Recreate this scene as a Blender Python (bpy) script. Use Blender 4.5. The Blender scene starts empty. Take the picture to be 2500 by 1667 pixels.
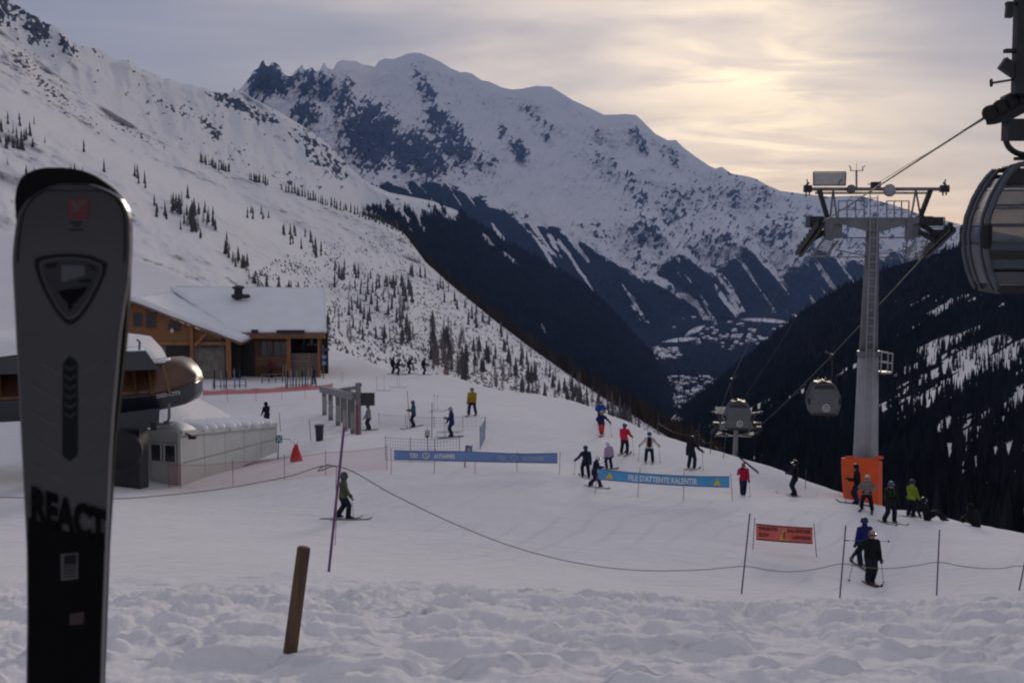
import bpy, math, random
import numpy as np
from mathutils import Vector, Matrix
random.seed(7)
RNG = np.random.default_rng(11)
S = bpy.context.scene
COL = S.collection

# ------------------------------------------------------------------ camera, sky, sun, exposure
F = 3090.0                      # focal length in pixels of a 2500 px wide frame
PITCH = math.radians(4.32)
cd = bpy.data.cameras.new('camera'); cam = bpy.data.objects.new('camera', cd); COL.objects.link(cam)
cd.sensor_width = 36.0; cd.lens = 36.0 * F / 2500.0
cd.clip_start = 0.05; cd.clip_end = 200000.0
cam.rotation_euler = (math.radians(90) - PITCH, 0, 0)
cd.dof.use_dof = True; cd.dof.focus_distance = 55.0; cd.dof.aperture_fstop = 15.0
S.camera = cam
CP, SP = math.cos(PITCH), math.sin(PITCH)

def at(u, v, Y):
    """world point seen at photograph position (u, v) that stands Y metres in front of the camera"""
    a = (u - 1250.0) / F; b = (833.5 - v) / F
    dy = CP + b * SP; dz = -SP + b * CP
    k = Y / dy
    return Vector((a * k, Y, dz * k))
def at_np(u, v, Y):
    a = (u - 1250.0) / F; b = (833.5 - v) / F
    dy = CP + b * SP; dz = -SP + b * CP
    k = Y / dy
    return a * k, Y + 0 * k, dz * k
def u_of(x, y, z):
    d = y * CP - z * SP
    return 1250 + F * x / d
def v_of(x, y, z):
    d = y * CP - z * SP
    return 833.5 - F * (y * SP + z * CP) / d

sun_dir = at(1930, 205, 1).normalized()
SUN_EL = math.asin(sun_dir.z); SUN_AZ = math.atan2(sun_dir.x, sun_dir.y)

def build_world():
    w = bpy.data.worlds.new('World'); S.world = w; w.use_nodes = True
    nt = w.node_tree; nt.nodes.clear(); N = nt.nodes.new; L = nt.links.new
    out = N('ShaderNodeOutputWorld'); bg = N('ShaderNodeBackground'); bg.inputs['Strength'].default_value = 0.1
    L(bg.outputs[0], out.inputs[0])
    tc = N('ShaderNodeTexCoord')
    sky = N('ShaderNodeTexSky'); sky.sky_type = 'NISHITA'; sky.sun_disc = False
    sky.sun_elevation = SUN_EL; sky.sun_rotation = SUN_AZ; sky.altitude = 1850; sky.dust_density = 2.0
    def math_(op, a, b=None, clamp=False):
        m = N('ShaderNodeMath'); m.operation = op; m.use_clamp = clamp
        for i, s in enumerate((a, b)):
            if s is None: continue
            if isinstance(s, (int, float)): m.inputs[i].default_value = s
            else: L(s, m.inputs[i])
        return m.outputs[0]
    def ramp(fac, stops):
        r = N('ShaderNodeValToRGB'); e = r.color_ramp.elements
        while len(e) < len(stops): e.new(0.5)
        for k, (p, c) in zip(e, stops): k.position = p; k.color = (*c, 1) if len(c) == 3 else c
        L(fac, r.inputs[0]); return r.outputs[0]
    def vscale(v, s):
        m = N('ShaderNodeVectorMath'); m.operation = 'SCALE'; L(v, m.inputs[0])
        if isinstance(s, (int, float)): m.inputs[3].default_value = s
        else: L(s, m.inputs[3])
        return m.outputs[0]
    def vadd(a, b):
        m = N('ShaderNodeVectorMath'); m.operation = 'ADD'; L(a, m.inputs[0]); L(b, m.inputs[1]); return m.outputs[0]
    gen = tc.outputs['Generated']
    sep = N('ShaderNodeSeparateXYZ'); L(gen, sep.inputs[0])
    # a flat cloud deck: direction projected on a plane overhead
    dz = math_('ADD', math_('MAXIMUM', sep.outputs[2], 0.0), 0.085)
    cx = math_('DIVIDE', sep.outputs[0], dz); cy = math_('DIVIDE', sep.outputs[1], dz)
    comb = N('ShaderNodeCombineXYZ'); L(cx, comb.inputs[0]); L(cy, comb.inputs[1])
    def noise(vec, scale, detail, rough, off, sc=(1, 1, 1), dist=0.0, rot=0.0):
        mp = N('ShaderNodeMapping'); L(vec, mp.inputs[0]); mp.inputs['Location'].default_value = off; mp.inputs['Scale'].default_value = sc
        mp.inputs['Rotation'].default_value = (0, 0, rot)
        n = N('ShaderNodeTexNoise'); n.inputs['Scale'].default_value = scale; n.inputs['Detail'].default_value = detail
        n.inputs['Roughness'].default_value = rough; n.inputs['Distortion'].default_value = dist
        L(mp.outputs[0], n.inputs[0]); return n.outputs[0]
    n1 = noise(comb.outputs[0], 0.62, 7, 0.56, (3.1, 1.7, 0), (0.9, 1.15, 1), 0.35, 0.25)
    n2 = noise(comb.outputs[0], 1.25, 7, 0.58, (7.4, 2.2, 0), (0.8, 1.25, 1), 0.7, -0.2)
    n3 = noise(comb.outputs[0], 0.3, 3, 0.5, (0.6, 8.2, 0))
    dotn = N('ShaderNodeVectorMath'); dotn.operation = 'DOT_PRODUCT'; L(gen, dotn.inputs[0])
    dotn.inputs[1].default_value = at(1850, 190, 1).normalized()
    dotw = N('ShaderNodeVectorMath'); dotw.operation = 'DOT_PRODUCT'; L(gen, dotw.inputs[0]); dotw.inputs[1].default_value = at(1600, 150, 1).normalized()
    d = math_('MAXIMUM', dotn.outputs['Value'], 0.0); dw = math_('MAXIMUM', dotw.outputs['Value'], 0.0)
    g1 = math_('POWER', d, 260.0); g2 = math_('POWER', dw, 34.0); g3 = math_('POWER', dw, 6.0)
    base = ramp(n1, [(0.30, (1.60, 1.68, 2.16)), (0.48, (2.15, 2.14, 2.52)), (0.64, (3.05, 2.86, 2.90))])
    warm1 = N('ShaderNodeRGB'); warm1.outputs[0].default_value = (5.6, 4.2, 1.9, 1)
    warm2 = N('ShaderNodeRGB'); warm2.outputs[0].default_value = (4.2, 3.15, 1.85, 1)
    warm3 = N('ShaderNodeRGB'); warm3.outputs[0].default_value = (0.9, 0.72, 0.62, 1)
    thin1 = ramp(n2, [(0.38, (0.0,) * 3), (0.47, (0.30,) * 3), (0.57, (1.0,) * 3)])
    thin2 = ramp(n1, [(0.36, (0.26,) * 3), (0.58, (1.0,) * 3)])
    c = vadd(base, vscale(warm1.outputs[0], math_('MULTIPLY', g1, thin1)))
    c = vadd(c, vscale(warm2.outputs[0], math_('MULTIPLY', g2, thin2)))
    c = vadd(c, vscale(warm3.outputs[0], g3))
    mix = N('ShaderNodeMixRGB'); mix.inputs[0].default_value = 0.90
    L(sky.outputs[0], mix.inputs[1]); L(c, mix.inputs[2])
    L(mix.outputs[0], bg.inputs['Color'])
build_world()
sl = bpy.data.lights.new('sun', 'SUN'); sl.energy = 1.5; sl.angle = math.radians(12); sl.color = (1.0, 0.86, 0.68)
so = bpy.data.objects.new('sun', sl); COL.objects.link(so)
so.rotation_euler = sun_dir.to_track_quat('Z', 'Y').to_euler(); so.location = sun_dir * 60 + Vector((0, 0, 30))
S.view_settings.view_transform = 'Standard'; S.view_settings.look = 'None'
S.view_settings.exposure = 0.70; S.view_settings.gamma = 1.0
S.cycles.use_denoising = True; S.cycles.filter_width = 2.1
S.cycles.max_bounces = 6; S.cycles.diffuse_bounces = 3; S.cycles.glossy_bounces = 3; S.cycles.transmission_bounces = 5
S.cycles.volume_bounces = 0; S.cycles.transparent_max_bounces = 24
S.cycles.caustics_reflective = False; S.cycles.caustics_refractive = False

# ------------------------------------------------------------------ noise
_P = np.random.default_rng(5).permutation(256); _P = np.concatenate([_P, _P, _P])
_G = np.random.default_rng(6).normal(size=(256, 3)); _G /= np.linalg.norm(_G, axis=1)[:, None]
def pnoise(x, y, z=0.0):
    x, y, z = np.broadcast_arrays(np.asarray(x, float), np.asarray(y, float), np.asarray(z, float))
    xi = np.floor(x).astype(int); yi = np.floor(y).astype(int); zi = np.floor(z).astype(int)
    fx, fy, fz = x - xi, y - yi, z - zi
    xi &= 255; yi &= 255; zi &= 255
    f = lambda t: t * t * t * (t * (t * 6 - 15) + 10)
    sx, sy, sz = f(fx), f(fy), f(fz)
    def g(a, b, c):
        h = _P[_P[_P[xi + a] + yi + b] + zi + c]
        v = _G[h]
        return v[..., 0] * (fx - a) + v[..., 1] * (fy - b) + v[..., 2] * (fz - c)
    l = lambda a, b, t: a + (b - a) * t
    return l(l(l(g(0,0,0), g(1,0,0), sx), l(g(0,1,0), g(1,1,0), sx), sy),
             l(l(g(0,0,1), g(1,0,1), sx), l(g(0,1,1), g(1,1,1), sx), sy), sz) * 1.5
def fbm(x, y, z=0.0, oct=5, rough=0.5):
    s = 0.0; a = 1.0; k = 1.0; t = 0.0
    for i in range(oct):
        s = s + a * pnoise(np.asarray(x) * k + 17.3 * i, np.asarray(y) * k - 9.1 * i, np.asarray(z) * k + 3.7 * i); t += a; a *= rough; k *= 2.03
    return s / t
def ridged(x, y, z=0.0, oct=5, rough=0.5):
    s = 0.0; a = 1.0; k = 1.0; t = 0.0
    for i in range(oct):
        s = s + a * (1 - 2 * np.abs(pnoise(np.asarray(x) * k + 31.7 * i, np.asarray(y) * k + 5.3 * i, np.asarray(z) * k))); t += a; a *= rough; k *= 2.07
    return s / t
def sstep(a, b, x):
    t = np.clip((x - a) / (b - a), 0, 1); return t * t * (3 - 2 * t)
def pchip(xs, ys, x):
    """smooth monotone-ish interpolation (Catmull-Rom tangents limited), clamped at the ends"""
    xs = np.asarray(xs, float); ys = np.asarray(ys, float); x = np.clip(np.asarray(x, float), xs[0], xs[-1])
    h = np.diff(xs); dl = np.diff(ys) / h
    m = np.zeros_like(ys); m[0] = dl[0]; m[-1] = dl[-1]
    for i in range(1, len(xs) - 1):
        m[i] = 0 if dl[i-1] * dl[i] <= 0 else 2 * dl[i-1] * dl[i] / (dl[i-1] + dl[i])
    i = np.clip(np.searchsorted(xs, x, side='right') - 1, 0, len(xs) - 2)
    t = (x - xs[i]) / h[i]
    return ((2*t**3 - 3*t**2 + 1) * ys[i] + (t**3 - 2*t**2 + t) * h[i] * m[i] + (-2*t**3 + 3*t**2) * ys[i+1] + (t**3 - t**2) * h[i] * m[i+1])

# ------------------------------------------------------------------ mesh helpers
class MB:
    """collects shapes for one mesh"""
    def __init__(s): s.v = []; s.f = []; s.m = []; s.cm = 0
    def mat(s, i): s.cm = i; return s
    def add(s, vs, fs):
        o = len(s.v); s.v += [tuple(p) for p in vs]
        for f in fs: s.f.append(tuple(i + o for i in f)); s.m.append(s.cm)
        return s
    def box(s, a, b, bev=0.0):
        x0, y0, z0 = a; x1, y1, z1 = b
        if x0 > x1: x0, x1 = x1, x0
        if y0 > y1: y0, y1 = y1, y0
        if z0 > z1: z0, z1 = z1, z0
        vs = [(x0,y0,z0),(x1,y0,z0),(x1,y1,z0),(x0,y1,z0),(x0,y0,z1),(x1,y0,z1),(x1,y1,z1),(x0,y1,z1)]
        return s.add(vs, [(0,3,2,1),(4,5,6,7),(0,1,5,4),(1,2,6,5),(2,3,7,6),(3,0,4,7)])
    def hexa(s, p):            # eight corners: bottom ring then top ring
        return s.add(p, [(0,3,2,1),(4,5,6,7),(0,1,5,4),(1,2,6,5),(2,3,7,6),(3,0,4,7)])
    def beam(s, p0, p1, w, h=None, up=(0,0,1)):
        h = h or w; p0 = Vector(p0); p1 = Vector(p1); d = (p1 - p0).normalized(); upv = Vector(up)
        if abs(d.dot(upv)) > 0.98: upv = Vector((0, 1, 0))
        r = d.cross(upv).normalized(); q = r.cross(d).normalized()
        c = [(-1,-1),(1,-1),(1,1),(-1,1)]
        ring = lambda p: [p + r * (a * w / 2) + q * (b * h / 2) for a, b in c]
        return s.add(ring(p0) + ring(p1), [(3,2,1,0),(4,5,6,7),(0,1,5,4),(1,2,6,5),(2,3,7,6),(3,0,4,7)])
    def tube(s, pts, r, n=6, closed=False, cap=True):
        pts = [Vector(p) for p in pts]; rs = r if isinstance(r, (list, tuple)) else [r] * len(pts)
        m = len(pts); vs = []; prev = None
        for i, p in enumerate(pts):
            a = pts[(i - 1) % m] if (closed or i > 0) else p; b = pts[(i + 1) % m] if (closed or i < m - 1) else p
            d = (b - a)
            d = d.normalized() if d.length > 1e-9 else Vector((0, 0, 1))
            if prev is None:
                ref = Vector((0, 0, 1)) if abs(d.z) < 0.9 else Vector((0, 1, 0)); x = d.cross(ref).normalized()
            else:
                x = prev - d * prev.dot(d); x = x.normalized() if x.length > 1e-6 else d.orthogonal().normalized()
            prev = x; y = d.cross(x)
            for k in range(n):
                t = 2 * math.pi * k / n; vs.append(p + (x * math.cos(t) + y * math.sin(t)) * rs[i])
        fs = []
        for i in range(m if closed else m - 1):
            j = (i + 1) % m
            for k in range(n): fs.append((i*n + k, i*n + (k+1) % n, j*n + (k+1) % n, j*n + k))
        if cap and not closed: fs += [tuple(range(n))[::-1], tuple((m-1)*n + k for k in range(n))]
        return s.add(vs, fs)
    def lathe(s, prof, n=16, c=(0,0,0), axis='z'):
        vs = []; fs = []
        for r, z in prof:
            for k in range(n):
                t = 2 * math.pi * k / n; a, b = r * math.cos(t), r * math.sin(t)
                p = (a, b, z) if axis == 'z' else ((a, z, b) if axis == 'y' else (z, a, b))
                vs.append((c[0] + p[0], c[1] + p[1], c[2] + p[2]))
        for i in range(len(prof) - 1):
            for k in range(n): fs.append((i*n + k, i*n + (k+1) % n, (i+1)*n + (k+1) % n, (i+1)*n + k))
        fs += [tuple(range(n))[::-1], tuple((len(prof)-1)*n + k for k in range(n))]
        return s.add(vs, fs)
    def prism(s, poly, fn0, fn1):   # poly 2-D points, fn maps a 2-D point to 3-D for both ends
        n = len(poly); vs = [fn0(p) for p in poly] + [fn1(p) for p in poly]
        return s.add(vs, [tuple(range(n))[::-1], tuple(range(n, 2*n))] + [(i, (i+1) % n, n + (i+1) % n, n + i) for i in range(n)])
    def grid(s, fn, nu, nv, close_back=None):
        vs = [fn(i / (nu - 1), j / (nv - 1)) for j in range(nv) for i in range(nu)]
        fs = [(j*nu + i, j*nu + i + 1, (j+1)*nu + i + 1, (j+1)*nu + i) for j in range(nv - 1) for i in range(nu - 1)]
        return s.add(vs, fs)
    def slab(s, fn, th, nu, nv):    # a sheet with thickness: fn(s,t)->point, th a vector
        th = Vector(th); n = nu * nv
        vs = [Vector(fn(i / (nu - 1), j / (nv - 1))) for j in range(nv) for i in range(nu)]
        fs = [(j*nu + i, j*nu + i + 1, (j+1)*nu + i + 1, (j+1)*nu + i) for j in range(nv - 1) for i in range(nu - 1)]
        fb = [tuple(n + k for k in f[::-1]) for f in fs]
        edge = [i for i in range(nu)] + [j*nu + nu - 1 for j in range(1, nv)] + [(nv-1)*nu + i for i in range(nu - 2, -1, -1)] + [j*nu for j in range(nv - 2, 0, -1)]
        sd = [(edge[k], n + edge[k], n + edge[(k+1) % len(edge)], edge[(k+1) % len(edge)]) for k in range(len(edge))]
        return s.add(vs + [p + th for p in vs], fs + fb + sd)
def mesh_of(name, mb, mats, smooth=False):
    me = bpy.data.meshes.new(name); me.from_pydata(mb.v, [], mb.f)
    for m in (mats if isinstance(mats, (list, tuple)) else [mats]): me.materials.append(m)
    if any(mb.m): me.polygons.foreach_set('material_index', mb.m)
    if smooth: me.polygons.foreach_set('use_smooth', [True] * len(me.polygons))
    me.update(); return me
def obj(name, me, parent=None, loc=None, rot=None):
    o = bpy.data.objects.new(name, me); COL.objects.link(o)
    if parent is not None: o.parent = parent
    if loc is not None: o.location = loc
    if rot is not None: o.rotation_euler = rot
    return o
def part(name, mb, mats, parent=None, smooth=False, **k): return obj(name, mesh_of(name, mb, mats, smooth), parent, **k)
def tag(o, label, cat, group=None):
    o['label'] = label; o['category'] = cat
    if group: o['group'] = group
    return o
def thing(name, label, cat, loc=(0,0,0), rotz=0.0, group=None):
    o = bpy.data.objects.new(name, None); COL.objects.link(o); o.empty_display_size = 0.3
    o.location = loc; o.rotation_euler = (0, 0, rotz); return tag(o, label, cat, group)
def dup(o, parent=None):
    c = o.copy(); COL.objects.link(c)
    if parent is not None: c.parent = parent
    for ch in list(o.children): dup(ch, c)
    return c
def np_mesh(name, verts, faces, mats, smooth=True, attrs=None, mat_idx=None):
    verts = np.asarray(verts, np.float32); faces = np.asarray(faces, np.int32); k = faces.shape[1]
    me = bpy.data.meshes.new(name); me.vertices.add(len(verts)); me.vertices.foreach_set('co', verts.ravel())
    me.loops.add(faces.size); me.loops.foreach_set('vertex_index', faces.ravel())
    me.polygons.add(len(faces)); me.polygons.foreach_set('loop_start', np.arange(0, faces.size, k, dtype=np.int32))
    me.update(calc_edges=True)
    me.polygons.foreach_set('use_smooth', np.full(len(faces), smooth))
    for m in (mats if isinstance(mats, (list, tuple)) else [mats]): me.materials.append(m)
    if mat_idx is not None: me.polygons.foreach_set('material_index', np.asarray(mat_idx, np.int32))
    for an, av in (attrs or {}).items():
        a = me.attributes.new(an, 'FLOAT', 'POINT'); a.data.foreach_set('value', np.asarray(av, np.float32).ravel())
    me.update(); return me
def grid_faces(nu, nv):
    i, j = np.meshgrid(np.arange(nu - 1), np.arange(nv - 1)); a = (j * nu + i).ravel()
    return np.stack([a, a + 1, a + nu + 1, a + nu], 1)

# ------------------------------------------------------------------ materials
def mat(name, col, rough=0.6, metal=0.0, var=0.0, vscale=4.0, bump=0.0, bscale=30.0, alpha=None, trans=0.0, spec=None, col2=None, coat=0.0, vstretch=(1, 1, 1)):
    m = bpy.data.materials.new(name); m.use_nodes = True; nt = m.node_tree; b = nt.nodes['Principled BSDF']
    b.inputs['Base Color'].default_value = (*col, 1); b.inputs['Roughness'].default_value = rough; b.inputs['Metallic'].default_value = metal
    if spec is not None: b.inputs['Specular IOR Level'].default_value = spec
    if alpha is not None: b.inputs['Alpha'].default_value = alpha
    if trans: b.inputs['Transmission Weight'].default_value = trans
    if coat: b.inputs['Coat Weight'].default_value = coat
    N = nt.nodes.new; L = nt.links.new
    if var or bump:
        tc = N('ShaderNodeTexCoord')
        mp = N('ShaderNodeMapping'); mp.inputs['Scale'].default_value = vstretch; L(tc.outputs['Object'], mp.inputs[0])
    if var:
        n = N('ShaderNodeTexNoise'); n.inputs['Scale'].default_value = vscale; n.inputs['Detail'].default_value = 5; L(mp.outputs[0], n.inputs[0])
        r = N('ShaderNodeValToRGB'); e = r.color_ramp.elements; e[0].position = 0.3; e[1].position = 0.7
        c2 = col2 or tuple(min(1, c * (1 + var)) for c in col); c1 = tuple(c * (1 - var) for c in col) if col2 is None else col
        e[0].color = (*c1, 1); e[1].color = (*c2, 1); L(n.outputs[0], r.inputs[0]); L(r.outputs[0], b.inputs['Base Color'])
    if bump:
        n2 = N('ShaderNodeTexNoise'); n2.inputs['Scale'].default_value = bscale; n2.inputs['Detail'].default_value = 4; L(mp.outputs[0], n2.inputs[0])
        bp = N('ShaderNodeBump'); bp.inputs['Strength'].default_value = bump; bp.inputs['Distance'].default_value = 0.02
        L(n2.outputs[0], bp.inputs['Height']); L(bp.outputs[0], b.inputs['Normal'])
    return m
SNOWC = (0.83, 0.81, 0.815)
def terrain_mat(name, feat=1.0, rock=(0.085, 0.085, 0.10), rock2=(0.17, 0.165, 0.17), wood=(0.012, 0.017, 0.018), wood2=(0.035, 0.035, 0.034), bump=0.6, dist=1.0, snow=SNOWC):
    """snow with rock and forest where the vertex masks say so; feat = size in metres of the finest relief"""
    m = bpy.data.materials.new(name); m.use_nodes = True; nt = m.node_tree; b = nt.nodes['Principled BSDF']; N = nt.nodes.new; L = nt.links.new
    b.inputs['Roughness'].default_value = 0.85; b.inputs['Specular IOR Level'].default_value = 0.0
    tc = N('ShaderNodeTexCoord'); co = tc.outputs['Object']
    def noise(sc, det=6, rough=0.6, stretch=(1, 1, 1)):
        mp = N('ShaderNodeMapping'); mp.inputs['Scale'].default_value = stretch; L(co, mp.inputs[0])
        n = N('ShaderNodeTexNoise'); n.inputs['Scale'].default_value = sc; n.inputs['Detail'].default_value = det; n.inputs['Roughness'].default_value = rough
        L(mp.outputs[0], n.inputs[0]); return n.outputs[0]
    def mth(op, a, c):
        k = N('ShaderNodeMath'); k.operation = op
        for i, s in enumerate((a, c)):
            if isinstance(s, (int, float)): k.inputs[i].default_value = s
            else: L(s, k.inputs[i])
        return k.outputs[0]
    def rmp(f, lo, hi):
        k = N('ShaderNodeMapRange'); k.interpolation_type = 'SMOOTHSTEP'; L(f, k.inputs[0]); k.inputs[1].default_value = lo; k.inputs[2].default_value = hi; return k.outputs[0]
    def mix(f, a, c):
        k = N('ShaderNodeMixRGB')
        if isinstance(f, float): k.inputs[0].default_value = f
        else: L(f, k.inputs[0])
        for i, s in ((1, a), (2, c)):
            if isinstance(s, tuple): k.inputs[i].default_value = (*s, 1)
            else: L(s, k.inputs[i])
        return k.outputs[0]
    a_r = N('ShaderNodeAttribute'); a_r.attribute_name = 'rock'; a_f = N('ShaderNodeAttribute'); a_f.attribute_name = 'forest'
    fine = noise(1.0 / (feat * 5), 8, 0.65); fine2 = noise(1.0 / (feat * 3), 6, 0.6, (1, 1, 0.45))
    sn = mix(noise(1.0 / (feat * 40), 4), tuple(c * 0.93 for c in snow), snow)
    rk = mix(rmp(fine2, 0.35, 0.65), rock, rock2)
    fr = mix(rmp(noise(1.0 / (feat * 2.2), 5, 0.7, (1, 1, 0.5)), 0.35, 0.68), wood, wood2)
    rf = rmp(mth('ADD', a_r.outputs['Fac'], mth('MULTIPLY', mth('SUBTRACT', fine, 0.5), 1.5)), 0.42, 0.58)
    ff = rmp(mth('ADD', a_f.outputs['Fac'], mth('MULTIPLY', mth('SUBTRACT', fine2, 0.5), 1.1)), 0.38, 0.44)
    c = mix(ff, mix(rf, sn, rk), fr); L(c, b.inputs['Base Color'])
    bp = N('ShaderNodeBump'); bp.inputs['Strength'].default_value = bump; bp.inputs['Distance'].default_value = feat * dist
    L(noise(1.0 / (feat * 6), 7, 0.55), bp.inputs['Height']); L(bp.outputs[0], b.inputs['Normal'])
    return m
# ------------------------------------------------------------------ lettering cut as flat meshes (made while the scene is still empty)
def make_text(strings):
    out = {}; tmp = []
    for s, off in strings:
        c = bpy.data.curves.new('t', 'FONT'); c.body = s; c.size = 1.0; c.offset = off; c.resolution_u = 3; o = bpy.data.objects.new('t', c); COL.objects.link(o); tmp.append((s, o))
    dg = bpy.context.evaluated_depsgraph_get()
    for s, o in tmp:
        me = bpy.data.meshes.new_from_object(o.evaluated_get(dg)); v = np.array([x.co[:2] for x in me.vertices]); lo, hi = v.min(0), v.max(0)
        out[s] = ((v - lo) / (hi - lo), [tuple(p.vertices) for p in me.polygons], (hi - lo)[0] / (hi - lo)[1]); bpy.data.meshes.remove(me)
    for s, o in tmp: c = o.data; bpy.data.objects.remove(o); bpy.data.curves.remove(c)
    return out
TEXT = make_text([('TSD', .035), ('AUTANNES', .035), ("FILE D'ATTENTE RALENTIR", .035), ('RALENTIR', .035), ('SLOW', .035), ('RALLENTARE', .035), ('LANGSAM', .035), ('REACT', .06), ('elés', .03), ('R', .03), ('E', .03), ('SK', .03), ('DSD-CITS', .02), ('REACT 8', .01)])
def text_on(mb, s, fn):
    """fn maps (0..1 along, 0..1 up) to a point"""
    v, f, _ = TEXT[s]; return mb.add([fn(float(a), float(b)) for a, b in v], f)
# ------------------------------------------------------------------ near ground: bank in front, groomed piste, rise behind the chalet
CTRL = [  # photograph column, row, distance
 (400,1667,7.0),(1250,1667,7.0),(2300,1667,7.0),(-300,1667,7),(2900,1667,7),
 (690,1592,8.8),(250,1575,9.5),(1250,1578,9.5),(2300,1580,9.5),
 (250,1490,16),(700,1495,16),(1250,1497,16),(1800,1502,16),(2300,1506,16),(-300,1490,16),(2900,1506,16),
 (250,1425,23),(806,1400,25),(1250,1438,26),(1810,1458,32),(2050,1464,32),(2286,1460,32),(2490,1452,32),
 (250,1290,38),(838,1268,44),(1250,1330,40),(1250,1240,46),(1700,1330,41),(2130,1422,38.5),(2400,1375,39),(2800,1390,38),
 (400,1178,55),(150,1195,50),(-200,1200,50),(300,1140,57),(675,1120,70),(722,1125,62),(780,1075,72),(873,1061,76),(800,1013,88),
 (905,1050,80),(1008,1042,77),(1102,1067,69),(1154,1014,76),(1060,1160,54),(1365,1150,55),(955,1160,54),
 (1555,1215,50),(1790,1225,50),(1840,1340,41),(1995,1360,41),(1430,1166,57),(1524,1110,64),(1585,1129,63),(1689,1144,61),(1467,1063,74),
 (1814,1210,56),(1939,1210,60),(2090,1230,53),(2114,1247,52),(2171,1276,50),(2223,1242,56),(2300,1275,50),
 (530,945,108),(700,940,112),(470,928,114),(760,930,114),(300,960,105),(100,1000,95),(-300,1000,95),
 (790,837,172),(900,882,140),(960,907,129),(1085,914,123),(1180,945,111),(1380,975,95),(1470,1008,86),(1600,1060,76),(1700,1090,71),
 (1800,1118,67),(1900,1153,64),(2060,1205,60),(2200,1252,57),(2350,1274,54),(2500,1300,50),(3000,1400,45),
 (300,617,270),(520,707,225),(700,790,190),(0,560,320),(-500,480,400),(300,760,180),(0,740,190),(-500,760,190),(620,880,140),
]
CU = np.array([c[0] for c in CTRL], float); CY = np.array([c[2] for c in CTRL], float)
CZ = at_np(CU, np.array([c[1] for c in CTRL], float), CY)[2]
near = [(u, y, z) for u in (-600, 600, 1900, 3100) for y, z in ((1.2, -1.68), (3.0, -1.8))]
CU = np.concatenate([CU, [n[0] for n in near]]); CY = np.concatenate([CY, [n[1] for n in near]]); CZ = np.concatenate([CZ, [n[2] for n in near]])
def _prm(u, y): return np.asarray(u) / 620.0, 2.6 * np.log(np.asarray(y))
def _tps_fit(px, py, z, lam=0.004):
    n = len(px); r = np.hypot(px[:, None] - px, py[:, None] - py); K = np.where(r > 0, r * r * np.log(r + 1e-12), 0) + lam * np.eye(n)
    Pm = np.stack([np.ones(n), px, py], 1); A = np.block([[K, Pm], [Pm.T, np.zeros((3, 3))]])
    return np.linalg.solve(A, np.concatenate([z, np.zeros(3)]))
_cx, _cy = _prm(CU, CY); _tw = _tps_fit(_cx, _cy, CZ)
def _tps(u, y):
    px, py = _prm(u, y); shp = np.broadcast(px, py).shape; px = np.broadcast_to(px, shp).ravel(); py = np.broadcast_to(py, shp).ravel()
    out = np.empty(px.size)
    for k in range(0, px.size, 60000):
        a, b = px[k:k+60000], py[k:k+60000]
        r2 = (a[:, None] - _cx) ** 2 + (b[:, None] - _cy) ** 2
        out[k:k+60000] = (0.5 * r2 * np.log(r2 + 1e-18)) @ _tw[:-3] + _tw[-3] + _tw[-2] * a + _tw[-1] * b
    return out.reshape(shp)
CREST_U = [-500,0,300,520,700,790,900,960,1085,1180,1380,1470,1600,1700,1800,1900,2060,2200,2350,2500,3000]
CREST_Y = [400,320,270,225,190,172,140,129,123,111,95,86,76,71,67,64,60,57,54,50,45]
def crest_y(u): return np.interp(u, CREST_U, CREST_Y)
BANK_U = [-500, 250, 806, 1250, 1810, 2500, 3200]; BANK_Y = [26, 24, 25, 28, 33, 33, 33]
def ground_z(x, y, rough=True):
    x = np.asarray(x, float); y = np.asarray(y, float)
    ua = 1250 + F * x / (y * CP + 9.5 * SP)                      # azimuth of the column in photograph units
    yc = crest_y(ua); yy = np.minimum(y, yc * 1.04)
    z = _tps(ua, yy)
    over = np.maximum(0, y - yc)
    z = z - 0.55 * over ** 2 / (over + 9.0)
    if rough:
        by = np.interp(ua, BANK_U, BANK_Y)
        e = sstep(1.06, 0.58, y / by) * sstep(1.0, 4.0, y)
        big = fbm(x * 0.55, y * 0.40, 1.3, 4); mid = ridged(x * 1.1 + 4, y * 0.8, 2.1, 3); clod = 0.5 + fbm(x * 4.2, y * 3.4, 0.4, 4, 0.65)
        far = sstep(7, 20, y)
        lump = sstep(-0.06, 0.30, fbm(x * 1.25 + 9, y * 1.5, 5.5, 4, 0.55))
        z = z + e * ((0.14 + 0.12 * far) * big + (0.02 + 0.05 * far) * mid + (0.06 + 0.04 * far) * (clod - 0.25) + (0.10 + 0.07 * far) * lump)
        # heaped windrow where the bank meets the groomed run
        z = z + 0.10 * np.exp(-((y / by - 0.95) / 0.05) ** 2) * sstep(-0.25, 0.45, fbm(x * 0.6, y * 0.5, 9.0, 3)) * (1 + 0.5 * pnoise(x * 2.2, y * 2, 4))
        g = sstep(0.95, 1.1, y / by)
        z = z + g * (0.10 * fbm(x * 0.09, y * 0.22, 2, 4) + 0.045 * fbm(x * 0.42 + 0.3 * y, y * 0.75, 7, 4) + 0.02 * fbm(x * 1.6, y * 0.9, 5, 3))
        z = z + 0.10 * sstep(10, 3, np.abs(y - yc)) * fbm(x * 0.35, y * 0.35, 6, 4)
    return z
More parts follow.
